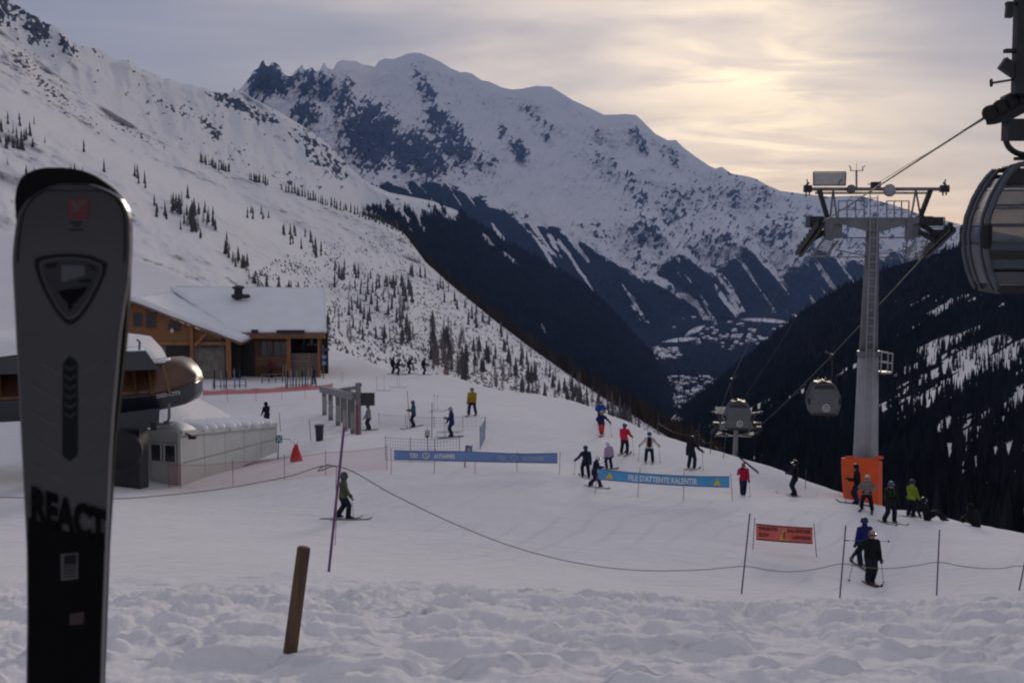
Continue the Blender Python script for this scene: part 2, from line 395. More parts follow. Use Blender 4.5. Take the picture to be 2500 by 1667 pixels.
def place(u, v, ymin=5.0, ymax=330.0):
    """the point of the near ground seen at (u, v)"""
    ys = np.geomspace(ymin, ymax, 700); px, py, pz = at_np(u, v, ys)
    h = pz - ground_z(px, py); k = np.argmax(h < 0)
    if h[k] >= 0: k = len(ys) - 1
    a, b = ys[max(k-1, 0)], ys[k]
    for _ in range(18):
        m = 0.5 * (a + b); p = at(u, v, m)
        if p.z < float(ground_z(p.x, p.y)): b = m
        else: a = m
    p = at(u, v, 0.5 * (a + b)); return Vector((p.x, p.y, float(ground_z(p.x, p.y))))
def on(x, y): return Vector((x, y, float(ground_z(x, y))))
def ground_at(u, Y):
    """the point of the near ground in column u at distance Y"""
    x = (u - 1250) / F * (Y * CP + 9.5 * SP); return on(x, Y)

SNOW = terrain_mat('piste_snow', feat=0.05, bump=0.35, dist=0.5)
def snow_scrapes(m):
    nt = m.node_tree; N = nt.nodes.new; L = nt.links.new; b = nt.nodes['Principled BSDF']; old = b.inputs['Normal'].links[0].from_node
    tc = N('ShaderNodeTexCoord'); prev = None
    for sc, st, rot in ((1.4, (.22, 1, 1), .12), (5.0, (.18, 1, 1), -.2), (2.2, (1, .25, 1), .5)):
        mp = N('ShaderNodeMapping'); mp.inputs['Scale'].default_value = st; mp.inputs['Rotation'].default_value = (0, 0, rot); L(tc.outputs['Object'], mp.inputs[0])
        n = N('ShaderNodeTexNoise'); n.inputs['Scale'].default_value = sc; n.inputs['Detail'].default_value = 5; n.inputs['Roughness'].default_value = .6; L(mp.outputs[0], n.inputs[0])
        bp = N('ShaderNodeBump'); bp.inputs['Strength'].default_value = .45; bp.inputs['Distance'].default_value = .10 / sc ** .5; L(n.outputs[0], bp.inputs['Height'])
        if prev is not None: L(prev.outputs[0], bp.inputs['Normal'])
        prev = bp
    col = None
    for rot, sc, ph in ((1.15, .42, 0.0), (1.95, .36, 3.1), (.45, .30, 7.7)):
        mp = N('ShaderNodeMapping'); mp.inputs['Rotation'].default_value = (0, 0, rot); mp.inputs['Location'].default_value = (ph, ph, 0); L(tc.outputs['Object'], mp.inputs[0])
        wv = N('ShaderNodeTexWave'); wv.inputs['Scale'].default_value = sc; wv.inputs['Distortion'].default_value = 9.0; wv.inputs['Detail'].default_value = 2.0; wv.inputs['Detail Scale'].default_value = .35; L(mp.outputs[0], wv.inputs[0])
        mr = N('ShaderNodeMapRange'); mr.interpolation_type = 'SMOOTHSTEP'; mr.inputs[1].default_value = .90; mr.inputs[2].default_value = 1.0; L(wv.outputs['Fac'], mr.inputs[0])
        nn = N('ShaderNodeTexNoise'); nn.inputs['Scale'].default_value = .16; nn.inputs['Detail'].default_value = 2; L(mp.outputs[0], nn.inputs[0])
        m2 = N('ShaderNodeMapRange'); m2.inputs[1].default_value = .42; m2.inputs[2].default_value = .60; L(nn.outputs[0], m2.inputs[0])
        mu = N('ShaderNodeMath'); mu.operation = 'MULTIPLY'; L(mr.outputs[0], mu.inputs[0]); L(m2.outputs[0], mu.inputs[1])
        bp = N('ShaderNodeBump'); bp.invert = True; bp.inputs['Strength'].default_value = .42; bp.inputs['Distance'].default_value = .05; L(mu.outputs[0], bp.inputs['Height']); L(prev.outputs[0], bp.inputs['Normal']); prev = bp
        if col is None: col = mu
        else:
            mx = N('ShaderNodeMath'); mx.operation = 'MAXIMUM'; L(col.outputs[0], mx.inputs[0]); L(mu.outputs[0], mx.inputs[1]); col = mx
    src = b.inputs['Base Color'].links[0].from_socket; mc = N('ShaderNodeMixRGB'); mc.blend_type = 'MULTIPLY'; mc.inputs[2].default_value = (.93, .932, .945, 1); L(col.outputs[0], mc.inputs[0]); L(src, mc.inputs[1]); L(mc.outputs[0], b.inputs['Base Color'])
    L(prev.outputs[0], old.inputs['Normal'])
snow_scrapes(SNOW)
def build_ground():
    nu, nv = 760, 470
    u = np.concatenate([np.linspace(-700, -100, 50)[:-1], np.linspace(-100, 2600, nu - 98), np.linspace(2600, 3300, 50)[1:]])
    y = np.concatenate([np.geomspace(0.8, 5, 24)[:-1], np.geomspace(5, 42, 250)[:-1], np.geomspace(42, 130, 130)[:-1], np.geomspace(130, 520, 70)])
    nu, nv = len(u), len(y)
    U, Y = np.meshgrid(u, y); X = (U - 1250) / F * (Y * CP + 9.5 * SP)
    Z = ground_z(X, Y)
    me = np_mesh('piste', np.stack([X, Y, Z], -1).reshape(-1, 3), grid_faces(nu, nv), SNOW, True, {'rock': np.zeros(U.size), 'forest': np.zeros(U.size)})
    o = obj('snow_ground', me); o['kind'] = 'structure'
    # the same ground continues behind the photographer
    mb = MB(); mb.grid(lambda s, t: (-60 + 120 * s, -60 + 60.85 * t, -1.72 + 0.0 * t), 12, 12)
    o2 = part('snow_terrace', mb, SNOW); o2['kind'] = 'structure'
build_ground()

# ------------------------------------------------------------------ hills and mountains: real relief at real distances
def profile_sheet(cols, nu, nv, u0, u1, disp=None, back=True, tpow=1.0):
    """cols: list of (u, [(v, Y) from the foot up to the crest]); returns U,V,Y grids and X,Y,Z (with a falling far side)"""
    K = 24; us = np.array([c[0] for c in cols], float); A = []; B = []
    for c in cols:
        p = c[1]; t = np.linspace(0, 1, len(p)); tt = np.linspace(0, 1, K)
        A.append(pchip(t, [q[0] for q in p], tt)); B.append(pchip(t, np.log([q[1] for q in p]), tt))
    A = np.array(A); B = np.array(B)
    u = np.linspace(u0, u1, nu); t = np.linspace(0, 1, nv) ** tpow
    Au = np.stack([pchip(us, A[:, k], u) for k in range(K)], 1); Bu = np.stack([pchip(us, B[:, k], u) for k in range(K)], 1)
    tk = np.linspace(0, 1, K)
    V = np.stack([np.interp(t, tk, Au[i]) for i in range(nu)], 1); Y = np.exp(np.stack([np.interp(t, tk, Bu[i]) for i in range(nu)], 1))
    U = np.broadcast_to(u, V.shape); T = np.broadcast_to(t[:, None], V.shape)
    return U.copy(), V, Y, T.copy()
def sheet_mesh(name, U, V, Y, material, attrs, dz=0.0, back=(0.35, 0.5)):
    X, YY, Z = at_np(U, V, Y); Z = Z + dz
    # far side of the ridge
    bx, by, bz = X[-1], YY[-1], Z[-1]; rows = [(X, YY, Z)]
    for k in (0.12, 0.4, 1.0):
        f = 1 + back[0] * k; rows.append((bx[None] * f, by[None] * f, (bz - by * back[0] * k * back[1])[None]))
    X = np.concatenate([r[0] for r in rows]); YY = np.concatenate([r[1] for r in rows]); Z = np.concatenate([r[2] for r in rows])
    at_ = {k: np.concatenate([a, np.repeat(a[-1:], 3, 0)]) for k, a in attrs.items()}
    nv, nu = X.shape
    me = np_mesh(name, np.stack([X, YY, Z], -1).reshape(-1, 3), grid_faces(nu, nv), material, True, at_)
    o = obj(name, me); o['kind'] = 'structure'; return o
def blob(U, V, u, v, ru, rv, ang=0.0):
    a = math.radians(ang); du, dv = U - u, V - v; p = du * math.cos(a) + dv * math.sin(a); q = -du * math.sin(a) + dv * math.cos(a)
    return np.exp(-((p / ru) ** 2 + (q / rv) ** 2))

# -- Mont Blanc side: far snow mountains
SKY = [(330,300),(480,260),(540,230),(566,226),(571,213),(577,224),(590,214),(603,196),(612,187),(620,172),(630,167),(637,152),(643,146),(648,160),(656,163),(663,152),(672,153),(682,160),(690,178),(700,186),(712,186),(722,172),(733,163),(738,158),(742,170),(752,170),(757,165),(763,163),(767,174),(780,174),(789,156),(793,153),(799,166),(812,171),(824,152),(836,147),(852,149),(870,150),(884,158),(899,160),(915,164),(925,150),(938,143),(960,145),(978,139),(995,131),(1012,129),(1030,131),(1050,140),(1075,151),(1100,167),(1124,177),(1136,176),(1152,180),(1175,196),(1196,200),(1204,204),(1225,214),(1250,219),(1275,217),(1310,210),(1345,212),(1365,224),(1400,246),(1440,264),(1475,281),(1500,280),(1530,279),(1553,281),(1570,297),(1600,327),(1630,343),(1650,342),(1668,360),(1700,384),(1730,404),(1747,412),(1762,407),(1785,424),(1820,430),(1845,436),(1872,452),(1905,466),(1950,472),(2020,480),(2100,478),(2180,500),(2260,528),(2400,560),(2600,600)]
def build_far_range():
    nu, nv = 980, 330
    su = [s[0] for s in SKY]; sv = [s[1] for s in SKY]
    crest = lambda u: np.interp(u, su, sv)
    cols = []
    for u in range(330, 2601, 30):
        c = float(np.interp(u, su, sv)); base = float(np.interp(u, [330, 1000, 1300, 1600, 1800, 2050, 2300, 2600], [620, 640, 690, 775, 775, 748, 740, 740]))
        yb = float(np.interp(u, [330, 1000, 1600, 2000, 2600], [6500, 7500, 8800, 10500, 11500])); yc = float(np.interp(u, [330, 600, 800, 1000, 1300, 1550, 1900, 2600], [10500, 11000, 13000, 19000, 18800, 18300, 16500, 16500]))
        cols.append((u, [(base + 40, yb * 0.93), (base, yb), (base + (c - base) * 0.30, yb + (yc - yb) * 0.20), (base + (c - base) * 0.62, yb + (yc - yb) * 0.50), (base + (c - base) * 0.86, yb + (yc - yb) * 0.80), (c, yc)]))
    U, V, Y, T = profile_sheet(cols, nu, nv, 330, 2600)
    # exact skyline with its teeth
    U_, cr = U[0], crest(U[0]); dv = cr - V[-1]; V = V + dv[None] * sstep(0.80, 1.0, T) ** 1.5
    X, YY, Z = at_np(U, V, Y); km = 0.001
    # couloirs and ribs running down the faces
    q = (U + 0.35 * (V - 300)) / 48.0
    rib = ridged(q, V / 190.0, 3.0, 5, 0.55); soft = fbm(U / 130, V / 110, 1.0, 5, 0.52)
    # forested spurs falling to the valley on the right
    ph = (U - 0.80 * (V - 560) - 1466) / 178.0 + 0.14 * fbm(U / 120, V / 70, 8.0, 3)
    fr = ph - np.floor(ph); tri = np.where(fr < 0.80, fr / 0.80, (1 - fr) / 0.20)
    spur = tri * sstep(1430, 1560, U) * sstep(470, 585, V) * sstep(1.0, 0.93, T)
    edge = sstep(1.0, 0.93, T) * sstep(0.0, 0.08, T)
    rocky = np.maximum.reduce([1.05 * blob(U, V, 655, 195, 66, 55), 0.85 * blob(U, V, 770, 205, 80, 50, 20), 0.95 * blob(U, V, 905, 330, 80, 95, -20), 0.9 * blob(U, V, 1010, 375, 115, 62, 25), 0.8 * blob(U, V, 1095, 330, 48, 110, -32), 0.55 * blob(U, V, 1190, 400, 50, 40, 20), 0.5 * blob(U, V, 1330, 300, 60, 16, 25), 0.48 * blob(U, V, 1480, 400, 60, 40, 30), 0.7 * blob(U, V, 1040, 215, 24, 60, -35), 0.75 * blob(U, V, 840, 250, 45, 80, 10), 0.8 * blob(U, V, 745, 275, 40, 50, 30), 0.9 * blob(U, V, 1265, 365, 22, 38, -35), 0.6 * blob(U, V, 1225, 315, 18, 26, 0), 0.6 * blob(U, V, 1335, 335, 14, 26, -40), 0.5 * blob(U, V, 1290, 265, 30, 18, 0), 0.75 * blob(U, V, 1560, 345, 16, 42, -30), 0.55 * blob(U, V, 1640, 380, 24, 60, -40), 0.5 * blob(U, V, 1545, 460, 30, 75, -30), 0.5 * blob(U, V, 1660, 500, 95, 60, 0), 0.42 * blob(U, V, 1450, 560, 85, 45, 20), 0.42 * blob(U, V, 1800, 480, 130, 50, 15), 0.62 * blob(U, V, 1570, 560, 45, 55, 30), 0.5 * blob(U, V, 1760, 580, 90, 40, 0), 0.5 * blob(U, V, 1900, 580, 100, 60, 0), 0.42 * blob(U, V, 930, 470, 60, 40, 20), 0.42 * blob(U, V, 1470, 330, 50, 22, 30)])
    det = 0.6 * ridged((U + 0.55 * V) / 17, (V - 0.4 * U) / 34, 6.6, 5, 0.6) + 0.7 * ridged((U + 0.7 * V) / 7.5, (V - 0.35 * U) / 19, 2.6, 4, 0.62)
    Y2 = Y - edge * (Y * (0.032 * rib * (0.45 + 1.2 * rocky) + 0.020 * det * (0.35 + rocky) + 0.07 * soft)) - Y * 0.085 * spur
    nz = lambda q: (q - q.mean()) / q.std()
    n_ = 0.20 * nz(det) + 0.20 * nz(fbm((U + 0.45 * V) / 13, (V - 0.3 * U) / 17, 4.2, 5, 0.62)) + 0.12 * nz(rib)
    low_ = 0.36 * sstep(1350, 1600, U) * sstep(330, 480, V) + 0.14 * sstep(1000, 820, U)
    rock = np.clip(0.5 + (np.maximum(rocky, low_) - 0.50) * 1.5 + n_ * (0.45 + 0.75 * np.maximum(rocky, low_)), 0, 1)
    tree = np.interp(U, [330, 900, 1000, 1120, 1220, 1350, 1450, 1560, 1640, 1700, 1800, 1900, 2050, 2300, 2600], [470, 470, 455, 465, 512, 565, 615, 675, 655, 640, 640, 650, 632, 640, 650])
    tree = tree - 48 * (tri - 0.5) * sstep(1500, 1600, U) + 42 * fbm(U / 60, V / 40, 6.1, 4)
    forest = sstep(-40, 34, V - tree) * (1 - 0.8 * sstep(0.05, 0.32, fbm((U - 0.7 * V) / 26, (V + 0.7 * U) / 240, 2.2, 4)))
    # the sunlit open gully left of the first spur
    forest = forest * (1 - 0.95 * np.exp(-((V - (560 + 0.60 * (U - 1400))) / 15) ** 2) * sstep(1380, 1450, U) * sstep(1740, 1690, U))
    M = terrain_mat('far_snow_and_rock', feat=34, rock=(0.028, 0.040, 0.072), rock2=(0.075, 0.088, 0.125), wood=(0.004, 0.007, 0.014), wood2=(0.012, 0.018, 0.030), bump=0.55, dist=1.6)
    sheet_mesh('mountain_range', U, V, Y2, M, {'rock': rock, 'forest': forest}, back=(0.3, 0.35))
build_far_range()

# -- forested flank behind the near shoulder, and the high slope on the left
def build_middle():
    crest = [(300,160),(0,-14)]
    top = [(-400,-190),(-120,-80),(0,-12),(30,8),(55,20),(75,36),(95,42),(112,58),(125,60),(150,72),(172,96),(190,112),(215,117),(248,122),(268,140),(282,147),(315,148),(340,168),(372,180),(400,194),(412,192),(440,206),(470,207),(485,215),(502,216),(520,224),(545,228),(567,226),(590,222),(620,242),(660,262),(700,284),(760,322),(800,352),(835,388),(868,424),(900,448),(950,470),(1000,480),(1060,492),(1120,516),(1180,556),(1240,596),(1308,628),(1384,672),(1434,703),(1500,766),(1543,814),(1590,862),(1622,915),(1660,972),(1720,1040)]
    tu = [t[0] for t in top]; tv = [t[1] for t in top]
    cols = []
    for u in range(-400, 1721, 20):
        c = float(np.interp(u, tu, tv)); yc = float(np.interp(u, [-400, 200, 560, 700, 860, 1000, 1200, 1500, 1720], [2600, 3000, 4300, 4600, 4700, 4700, 4600, 4600, 4300]))
        yb = float(np.interp(u, [-400, 300, 700, 1000, 1720], [1300, 1500, 1900, 2000, 2000])); b = float(np.interp(u, [-400, 0, 500, 1000, 1300, 1720], [300, 420, 560, 800, 1000, 1180]))
        b = max(b, c + 150)
        cols.append((u, [(b, yb), (c + (b - c) * 0.55, yb + (yc - yb) * 0.42), (c + (b - c) * 0.22, yb + (yc - yb) * 0.78), (c, yc)]))
    U, V, Y, T = profile_sheet(cols, 620, 190, -400, 1720)
    cr = np.interp(U[0], tu, tv); V = V + (cr - V[-1])[None] * sstep(0.75, 1, T)
    edge = sstep(1, 0.94, T)
    rib = ridged(U / 75, (V - 0.45 * U) / 150, 5, 5); soft = fbm(U / 150, (V - 0.5 * U) / 110, 2, 5)
    fold = fbm((U - 0.25 * V) / 95, (V + 0.15 * U) / 260, 7.2, 4, 0.5)
    Y2 = Y * (1 - edge * (0.026 * rib + 0.06 * soft + 0.06 * fold))
    rocky = np.maximum.reduce([0.95 * blob(U, V, 20, 20, 90, 60, 35), 0.9 * blob(U, V, 90, 70, 45, 30, 40), 0.7 * blob(U, V, 160, 112, 40, 18, 35), 0.5 * blob(U, V, 250, 130, 40, 12, 25), 0.8 * blob(U, V, 570, 250, 70, 16, 20), 0.75 * blob(U, V, 640, 285, 45, 14, 15), 0.62 * blob(U, V, 745, 345, 60, 38, 35), 0.6 * blob(U, V, 800, 400, 55, 30, 35), 0.55 * blob(U, V, 520, 320, 38, 22, 50), 0.5 * blob(U, V, 590, 370, 40, 22, 40), 0.35 * blob(U, V, 700, 430, 90, 20, 20), 0.32 * blob(U, V, 430, 260, 90, 30, 25)])
    nz = lambda q: (q - q.mean()) / q.std()
    rock = np.clip(0.5 + (rocky - 0.55) * 1.0 + 0.22 * nz(fbm((U + .3 * V) / 11, (V - .4 * U) / 12, 3, 5, 0.62)) + 0.12 * nz(rib), 0, 1)
    tree = np.interp(U, [-400, 700, 800, 860, 930, 1000, 1060, 1200, 1720], [900, 520, 492, 478, 480, 490, 492, 480, 480]) + 34 * fbm(U / 55, V / 35, 4, 4)
    forest = sstep(-26, 60, V - tree) * (0.30 + 0.70 * sstep(820, 1010, U)) - 0.9 * sstep(1330, 960, U) * sstep(150, 30, V - tree) * sstep(-0.15, 0.25, fbm((U - 0.6 * V) / 30, (V + 0.6 * U) / 90, 8.8, 4, 0.6)); forest = np.clip(forest, 0, 1)
    gaps = blob(U, V, 1245, 630, 40, 7, 40) + blob(U, V, 1190, 585, 26, 8, 50) + 0.8 * blob(U, V, 1325, 800, 9, 34, -25) + 0.7 * blob(U, V, 1400, 850, 7, 20, -25)
    forest = forest * (1 - np.clip(gaps * 1.1, 0, 1) * 0.8)
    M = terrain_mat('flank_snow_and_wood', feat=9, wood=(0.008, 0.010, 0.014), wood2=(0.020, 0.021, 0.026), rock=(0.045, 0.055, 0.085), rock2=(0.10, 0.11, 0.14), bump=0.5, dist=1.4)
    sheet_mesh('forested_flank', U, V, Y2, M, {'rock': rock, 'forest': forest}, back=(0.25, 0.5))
    return U, V, Y2, T, forest
MID = build_middle()

# -- the near hillside on the left with its shoulder falling to the right
R2U = [-400,-100,0,60,130,230,300,380,480,560,640,720,800,900,950,990,1015,1040,1100,1200,1300,1400,1500,1560,1650,1760]
R2V = [-230,0,66,118,172,246,288,335,388,418,444,470,496,530,548,572,608,640,694,776,852,922,988,1022,1078,1150]
R2Y = [900,1000,1080,1100,1130,1180,1200,1240,1290,1320,1340,1360,1380,1390,1390,1380,1330,1290,1200,1090,990,890,790,730,640,540]
def build_hillside():
    cols = []
    FU = [-400, 0, 150, 300, 450, 600, 800, 940]; FV = [60, 268, 340, 400, 470, 520, 560, 580]
    for u in range(-400, 1761, 20):
        c = float(np.interp(u, R2U, R2V)); yc = float(np.interp(u, R2U, R2Y))
        f = float(np.interp(u, FU, FV)); b = float(np.interp(u, [-400, 300, 700, 940], [700, 800, 880, 960])); f = max(f, c + 30)
        yf = yc * 0.62
        left = [(b, 330), (b + (f - b) * 0.35, 420), (b + (f - b) * 0.75, 0.5 * (yf + 400)), (f, yf), (f + (c - f) * 0.30, yf + (yc - yf) * 0.62), (f + (c - f) * 0.7, yf + (yc - yf) * 0.85), (c, yc)]
        b = float(np.interp(u, [500, 940, 1100, 1300, 1500, 1760], [880, 960, 1010, 1080, 1150, 1260])); yb = float(np.interp(u, [940, 1760], [330, 250]))
        right = [(b + (c - b) * t, yb + (yc - yb) * s) for t, s in ((0, 0), (0.16, 0.10), (0.36, 0.28), (0.6, 0.52), (0.78, 0.74), (0.92, 0.9), (1, 1))]
        w = float(sstep(420.0, 940.0, float(u)))
        cols.append((u, [(l[0] * (1 - w) + r[0] * w, math.exp(math.log(l[1]) * (1 - w) + math.log(r[1]) * w)) for l, r in zip(left, right)]))
    U, V, Y, T = profile_sheet(cols, 640, 270, -400, 1760)
    edge = sstep(1, 0.93, T)
    soft = fbm((U + 0.3 * V) / 210, (V - 0.42 * U) / 70, 3.3, 5, 0.5); gul = ridged((U - 0.55 * V) / 70, V / 260, 4.0, 4) * sstep(760, 960, U)
    small = fbm(U / 30, V / 22, 7.7, 4, 0.55)
    Y2 = Y * (1 - edge * (0.095 * soft + 0.034 * gul + 0.008 * small * (1 + sstep(700, 900, U))))
    rocky = np.maximum.reduce([0.55 * blob(U, V, 120, 215, 95, 24, 45), 0.62 * blob(U, V, 60, 150, 55, 25, 40), 0.5 * blob(U, V, 330, 325, 80, 14, 30), 0.45 * blob(U, V, 220, 300, 45, 18, 40), 0.42 * blob(U, V, 990, 590, 30, 40, 50), 0.30 * sstep(760, 900, U) * sstep(600, 700, V)])
    nz = lambda q: (q - q.mean()) / q.std()
    rock = np.clip(0.5 + (rocky - 0.62) * 1.0 + 0.24 * nz(fbm(U / 9, V / 7, 9, 5, 0.6)), 0, 1) * (rocky > 0.05)
    M = terrain_mat('hillside_snow', feat=2.6, rock=(0.10, 0.09, 0.095), rock2=(0.19, 0.175, 0.175), bump=0.45, dist=1.2)
    sheet_mesh('snowy_hillside', U, V, Y2, M, {'rock': rock, 'forest': np.zeros_like(U)}, back=(0.25, 0.9))
    return U, V, Y2
HILL = build_hillside()
def sampler(G):
    U, V, Y = G[0], G[1], G[2]; u0, u1 = U[0, 0], U[0, -1]; nu = U.shape[1]
    def f(u, v):
        i = int(round((u - u0) / (u1 - u0) * (nu - 1))); i = min(max(i, 0), nu - 1)
        col = V[:, i]; y = np.interp(-v, -col, Y[:, i]) if col[0] > col[-1] else Y[0, i]
        return at(u, v, float(y)), float(col[-1]), float(col[0])
    return f
hill_at = sampler(HILL)

# -- the dark slope across the stream on the right
R5U = [1560,1640,1700,1760,1850,1900,1950,2000,2060,2150,2250,2330,2400,2500,2700,3100]
R5V = [1110,1020,968,922,850,808,768,732,700,662,628,607,600,588,560,500]
def build_right():
    cols = []
    for u in range(1560, 3101, 20):
        c = float(np.interp(u, R5U, R5V)); yc = float(np.interp(u, [1560, 1760, 2000, 2300, 3100], [3300, 3000, 2500, 2000, 1700]))
        b = float(np.interp(u, [1560, 1800, 2100, 2500, 3100], [1200, 1240, 1330, 1420, 1500])); yb = float(np.interp(u, [1560, 1900, 2500, 3100], [420, 260, 170, 150]))
        cols.append((u, [(b + (c - b) * t, yb + (yc - yb) * s) for t, s in ((0, 0), (0.2, 0.08), (0.42, 0.2), (0.66, 0.42), (0.85, 0.72), (1, 1))]))
    U, V, Y, T = profile_sheet(cols, 400, 240, 1560, 3100)
    edge = sstep(1, 0.94, T); soft = fbm(U / 150, (V + 0.5 * U) / 80, 6, 5); gul = ridged((U + 0.5 * V) / 75, V / 200, 3, 4)
    Y2 = Y * (1 - edge * (0.06 * soft + 0.03 * gul))
    # open snow lanes climbing to the right
    lane = fbm((V + 0.50 * (U - 2200)) / 34, (U - 0.4 * V) / 330, 5.5, 4, 0.55)
    op = sstep(0.16, 0.30, lane + 0.34 * sstep(2090, 2400, U) * sstep(770, 880, V) * sstep(1330, 1260, V) - 0.10 * sstep(2200, 2000, U) - 0.2 * sstep(740, 680, V))
    forest = np.clip(1 - op * 0.95, 0, 1)
    M = terrain_mat('right_slope', feat=3.0, wood=(0.009, 0.010, 0.014), wood2=(0.024, 0.023, 0.028), bump=0.5, dist=1.3)
    sheet_mesh('wooded_slope', U, V, Y2, M, {'rock': np.zeros_like(U), 'forest': forest}, back=(0.3, 0.4))
    return U, V, Y2, T, forest
RIGHT = build_right()

# -- valley floor with meadows and woods
def valley_z(y): return -500 + 0 * y
def build_valley():
    u = np.linspace(300, 2600, 300); y = np.geomspace(1500, 13500, 260); U, Y = np.meshgrid(u, y)
    X = (U - 1250) / F * Y; Z = -505 + 9 * fbm(X / 900, Y / 900, 3, 4)
    V = v_of(X, Y, Z)
    lane = fbm(U / 60, V / 16, 4.4, 5, 0.6)
    field = blob(U, V, 1620, 975, 48, 26, -20) + 0.9 * blob(U, V, 1665, 935, 34, 10, -30) + 0.7 * blob(U, V, 1690, 1010, 40, 10) + blob(U, V, 1620, 862, 30, 14, 30) + 0.8 * blob(U, V, 1660, 830, 50, 6, -5) + 0.9 * blob(U, V, 1910, 826, 30, 7, -18) + 0.9 * blob(U, V, 1855, 735, 22, 10) + blob(U, V, 2040, 745, 40, 8, 0) + 0.8 * blob(U, V, 1700, 805, 30, 8, -25) + 0.7 * blob(U, V, 1900, 785, 40, 5, 5) + 0.75 * blob(U, V, 1950, 772, 40, 8, 30) + 0.6 * blob(U, V, 1840, 780, 60, 8) + 0.6 * blob(U, V, 1800, 920, 40, 6) + 0.5 * blob(U, V, 1855, 915, 14, 8)
    town = 0.50 * blob(U, V, 1700, 970, 90, 50) + 0.26 * blob(U, V, 1800, 825, 170, 32) + 0.35 * blob(U, V, 1850, 960, 60, 30)
    forest = np.clip(1.06 - field * 1.2 - town * (0.55 + 1.2 * lane) - 0.25 * sstep(0.3, 0.6, lane), 0, 1)
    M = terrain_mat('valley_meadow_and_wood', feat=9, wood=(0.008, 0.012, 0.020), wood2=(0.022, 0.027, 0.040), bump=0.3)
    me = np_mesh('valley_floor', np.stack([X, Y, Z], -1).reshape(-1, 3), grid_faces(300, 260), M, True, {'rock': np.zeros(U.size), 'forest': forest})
    o = obj('valley_floor', me); o['kind'] = 'structure'
    mb = MB(); mb.add([(-60000, -20000, -560), (60000, -20000, -560), (60000, 70000, -560), (-60000, 70000, -560)], [(0, 1, 2, 3)])
    p = part('ground', mb, mat('winter_ground', (0.25, 0.26, 0.30), 0.8, var=0.5, vscale=0.001)); p['kind'] = 'structure'
build_valley()
# ------------------------------------------------------------------ people
_MC = {}
def cloth(c, rough=0.75):
    k = (round(c[0], 3), round(c[1], 3), round(c[2], 3), rough)
    if k not in _MC: _MC[k] = mat('fabric', c, rough, var=0.30, vscale=6, bump=0.6, bscale=13, spec=.15)
    return _MC[k]
SKIN = mat('skin', (0.42, 0.26, 0.19), 0.6)
BLACK = (0.012, 0.012, 0.014)
def capsule(p0, p1, r0, r1, fx=None, flat=1.0, n=10):
    """closed tapered limb with rounded ends; fx = direction kept full width, flat = squash of the other"""
    p0 = Vector(p0); p1 = Vector(p1); d = p1 - p0; L = d.length; d = d.normalized() if L > 1e-6 else Vector((0, 0, 1))
    x = Vector(fx) if fx is not None else d.orthogonal(); x = (x - d * x.dot(d)).normalized(); y = d.cross(x)
    rings = []
    for k in range(3): a = math.pi / 2 * (1 - (k + 0.4) / 3.0); rings.append((p0 - d * r0 * math.sin(a), r0 * math.cos(a)))
    rings.append((p0, r0)); rings.append(((p0 + p1) / 2, (r0 + r1) / 2)); rings.append((p1, r1))
    for k in range(2, -1, -1): a = math.pi / 2 * (1 - (k + 0.4) / 3.0); rings.append((p1 + d * r1 * math.sin(a), r1 * math.cos(a)))
    vs = []; fs = []
    for c, r in rings:
        for k in range(n):
            t = 2 * math.pi * k / n; vs.append(c + x * (math.cos(t) * r) + y * (math.sin(t) * r * flat))
    for i in range(len(rings) - 1):
        for k in range(n): fs.append((i*n + k, i*n + (k+1) % n, (i+1)*n + (k+1) % n, (i+1)*n + k))
    fs += [tuple(range(n))[::-1], tuple((len(rings)-1)*n + k for k in range(n))]
    return vs, fs
def ik(a, b, l1, l2, bend):
    a = Vector(a); b = Vector(b); d = b - a; L = min(d.length, (l1 + l2) * 0.995); d.normalize(); b = a + d * L
    k = (l1*l1 - l2*l2 + L*L) / (2*L); h = math.sqrt(max(l1*l1 - k*k, 0)); q = Vector(bend); q = q - d * q.dot(d)
    q = q.normalized() if q.length > 1e-6 else d.orthogonal().normalized()
    return a + d * k + q * h, b
ARMS = {'down': (.30, .06, .80), 'pole': (.36, .26, .98), 'wide': (.52, .16, .96), 'akimbo': (.20, .10, .98), 'front': (.12, .34, 1.12), 'low': (.24, .26, .84), 'shoulder': (.16, .16, 1.40), 'back': (.34, -.14, .84), 'out': (.62, .10, .92), 'lap': (.14, .30, .42), 'prop': (.34, -.26, .14)}
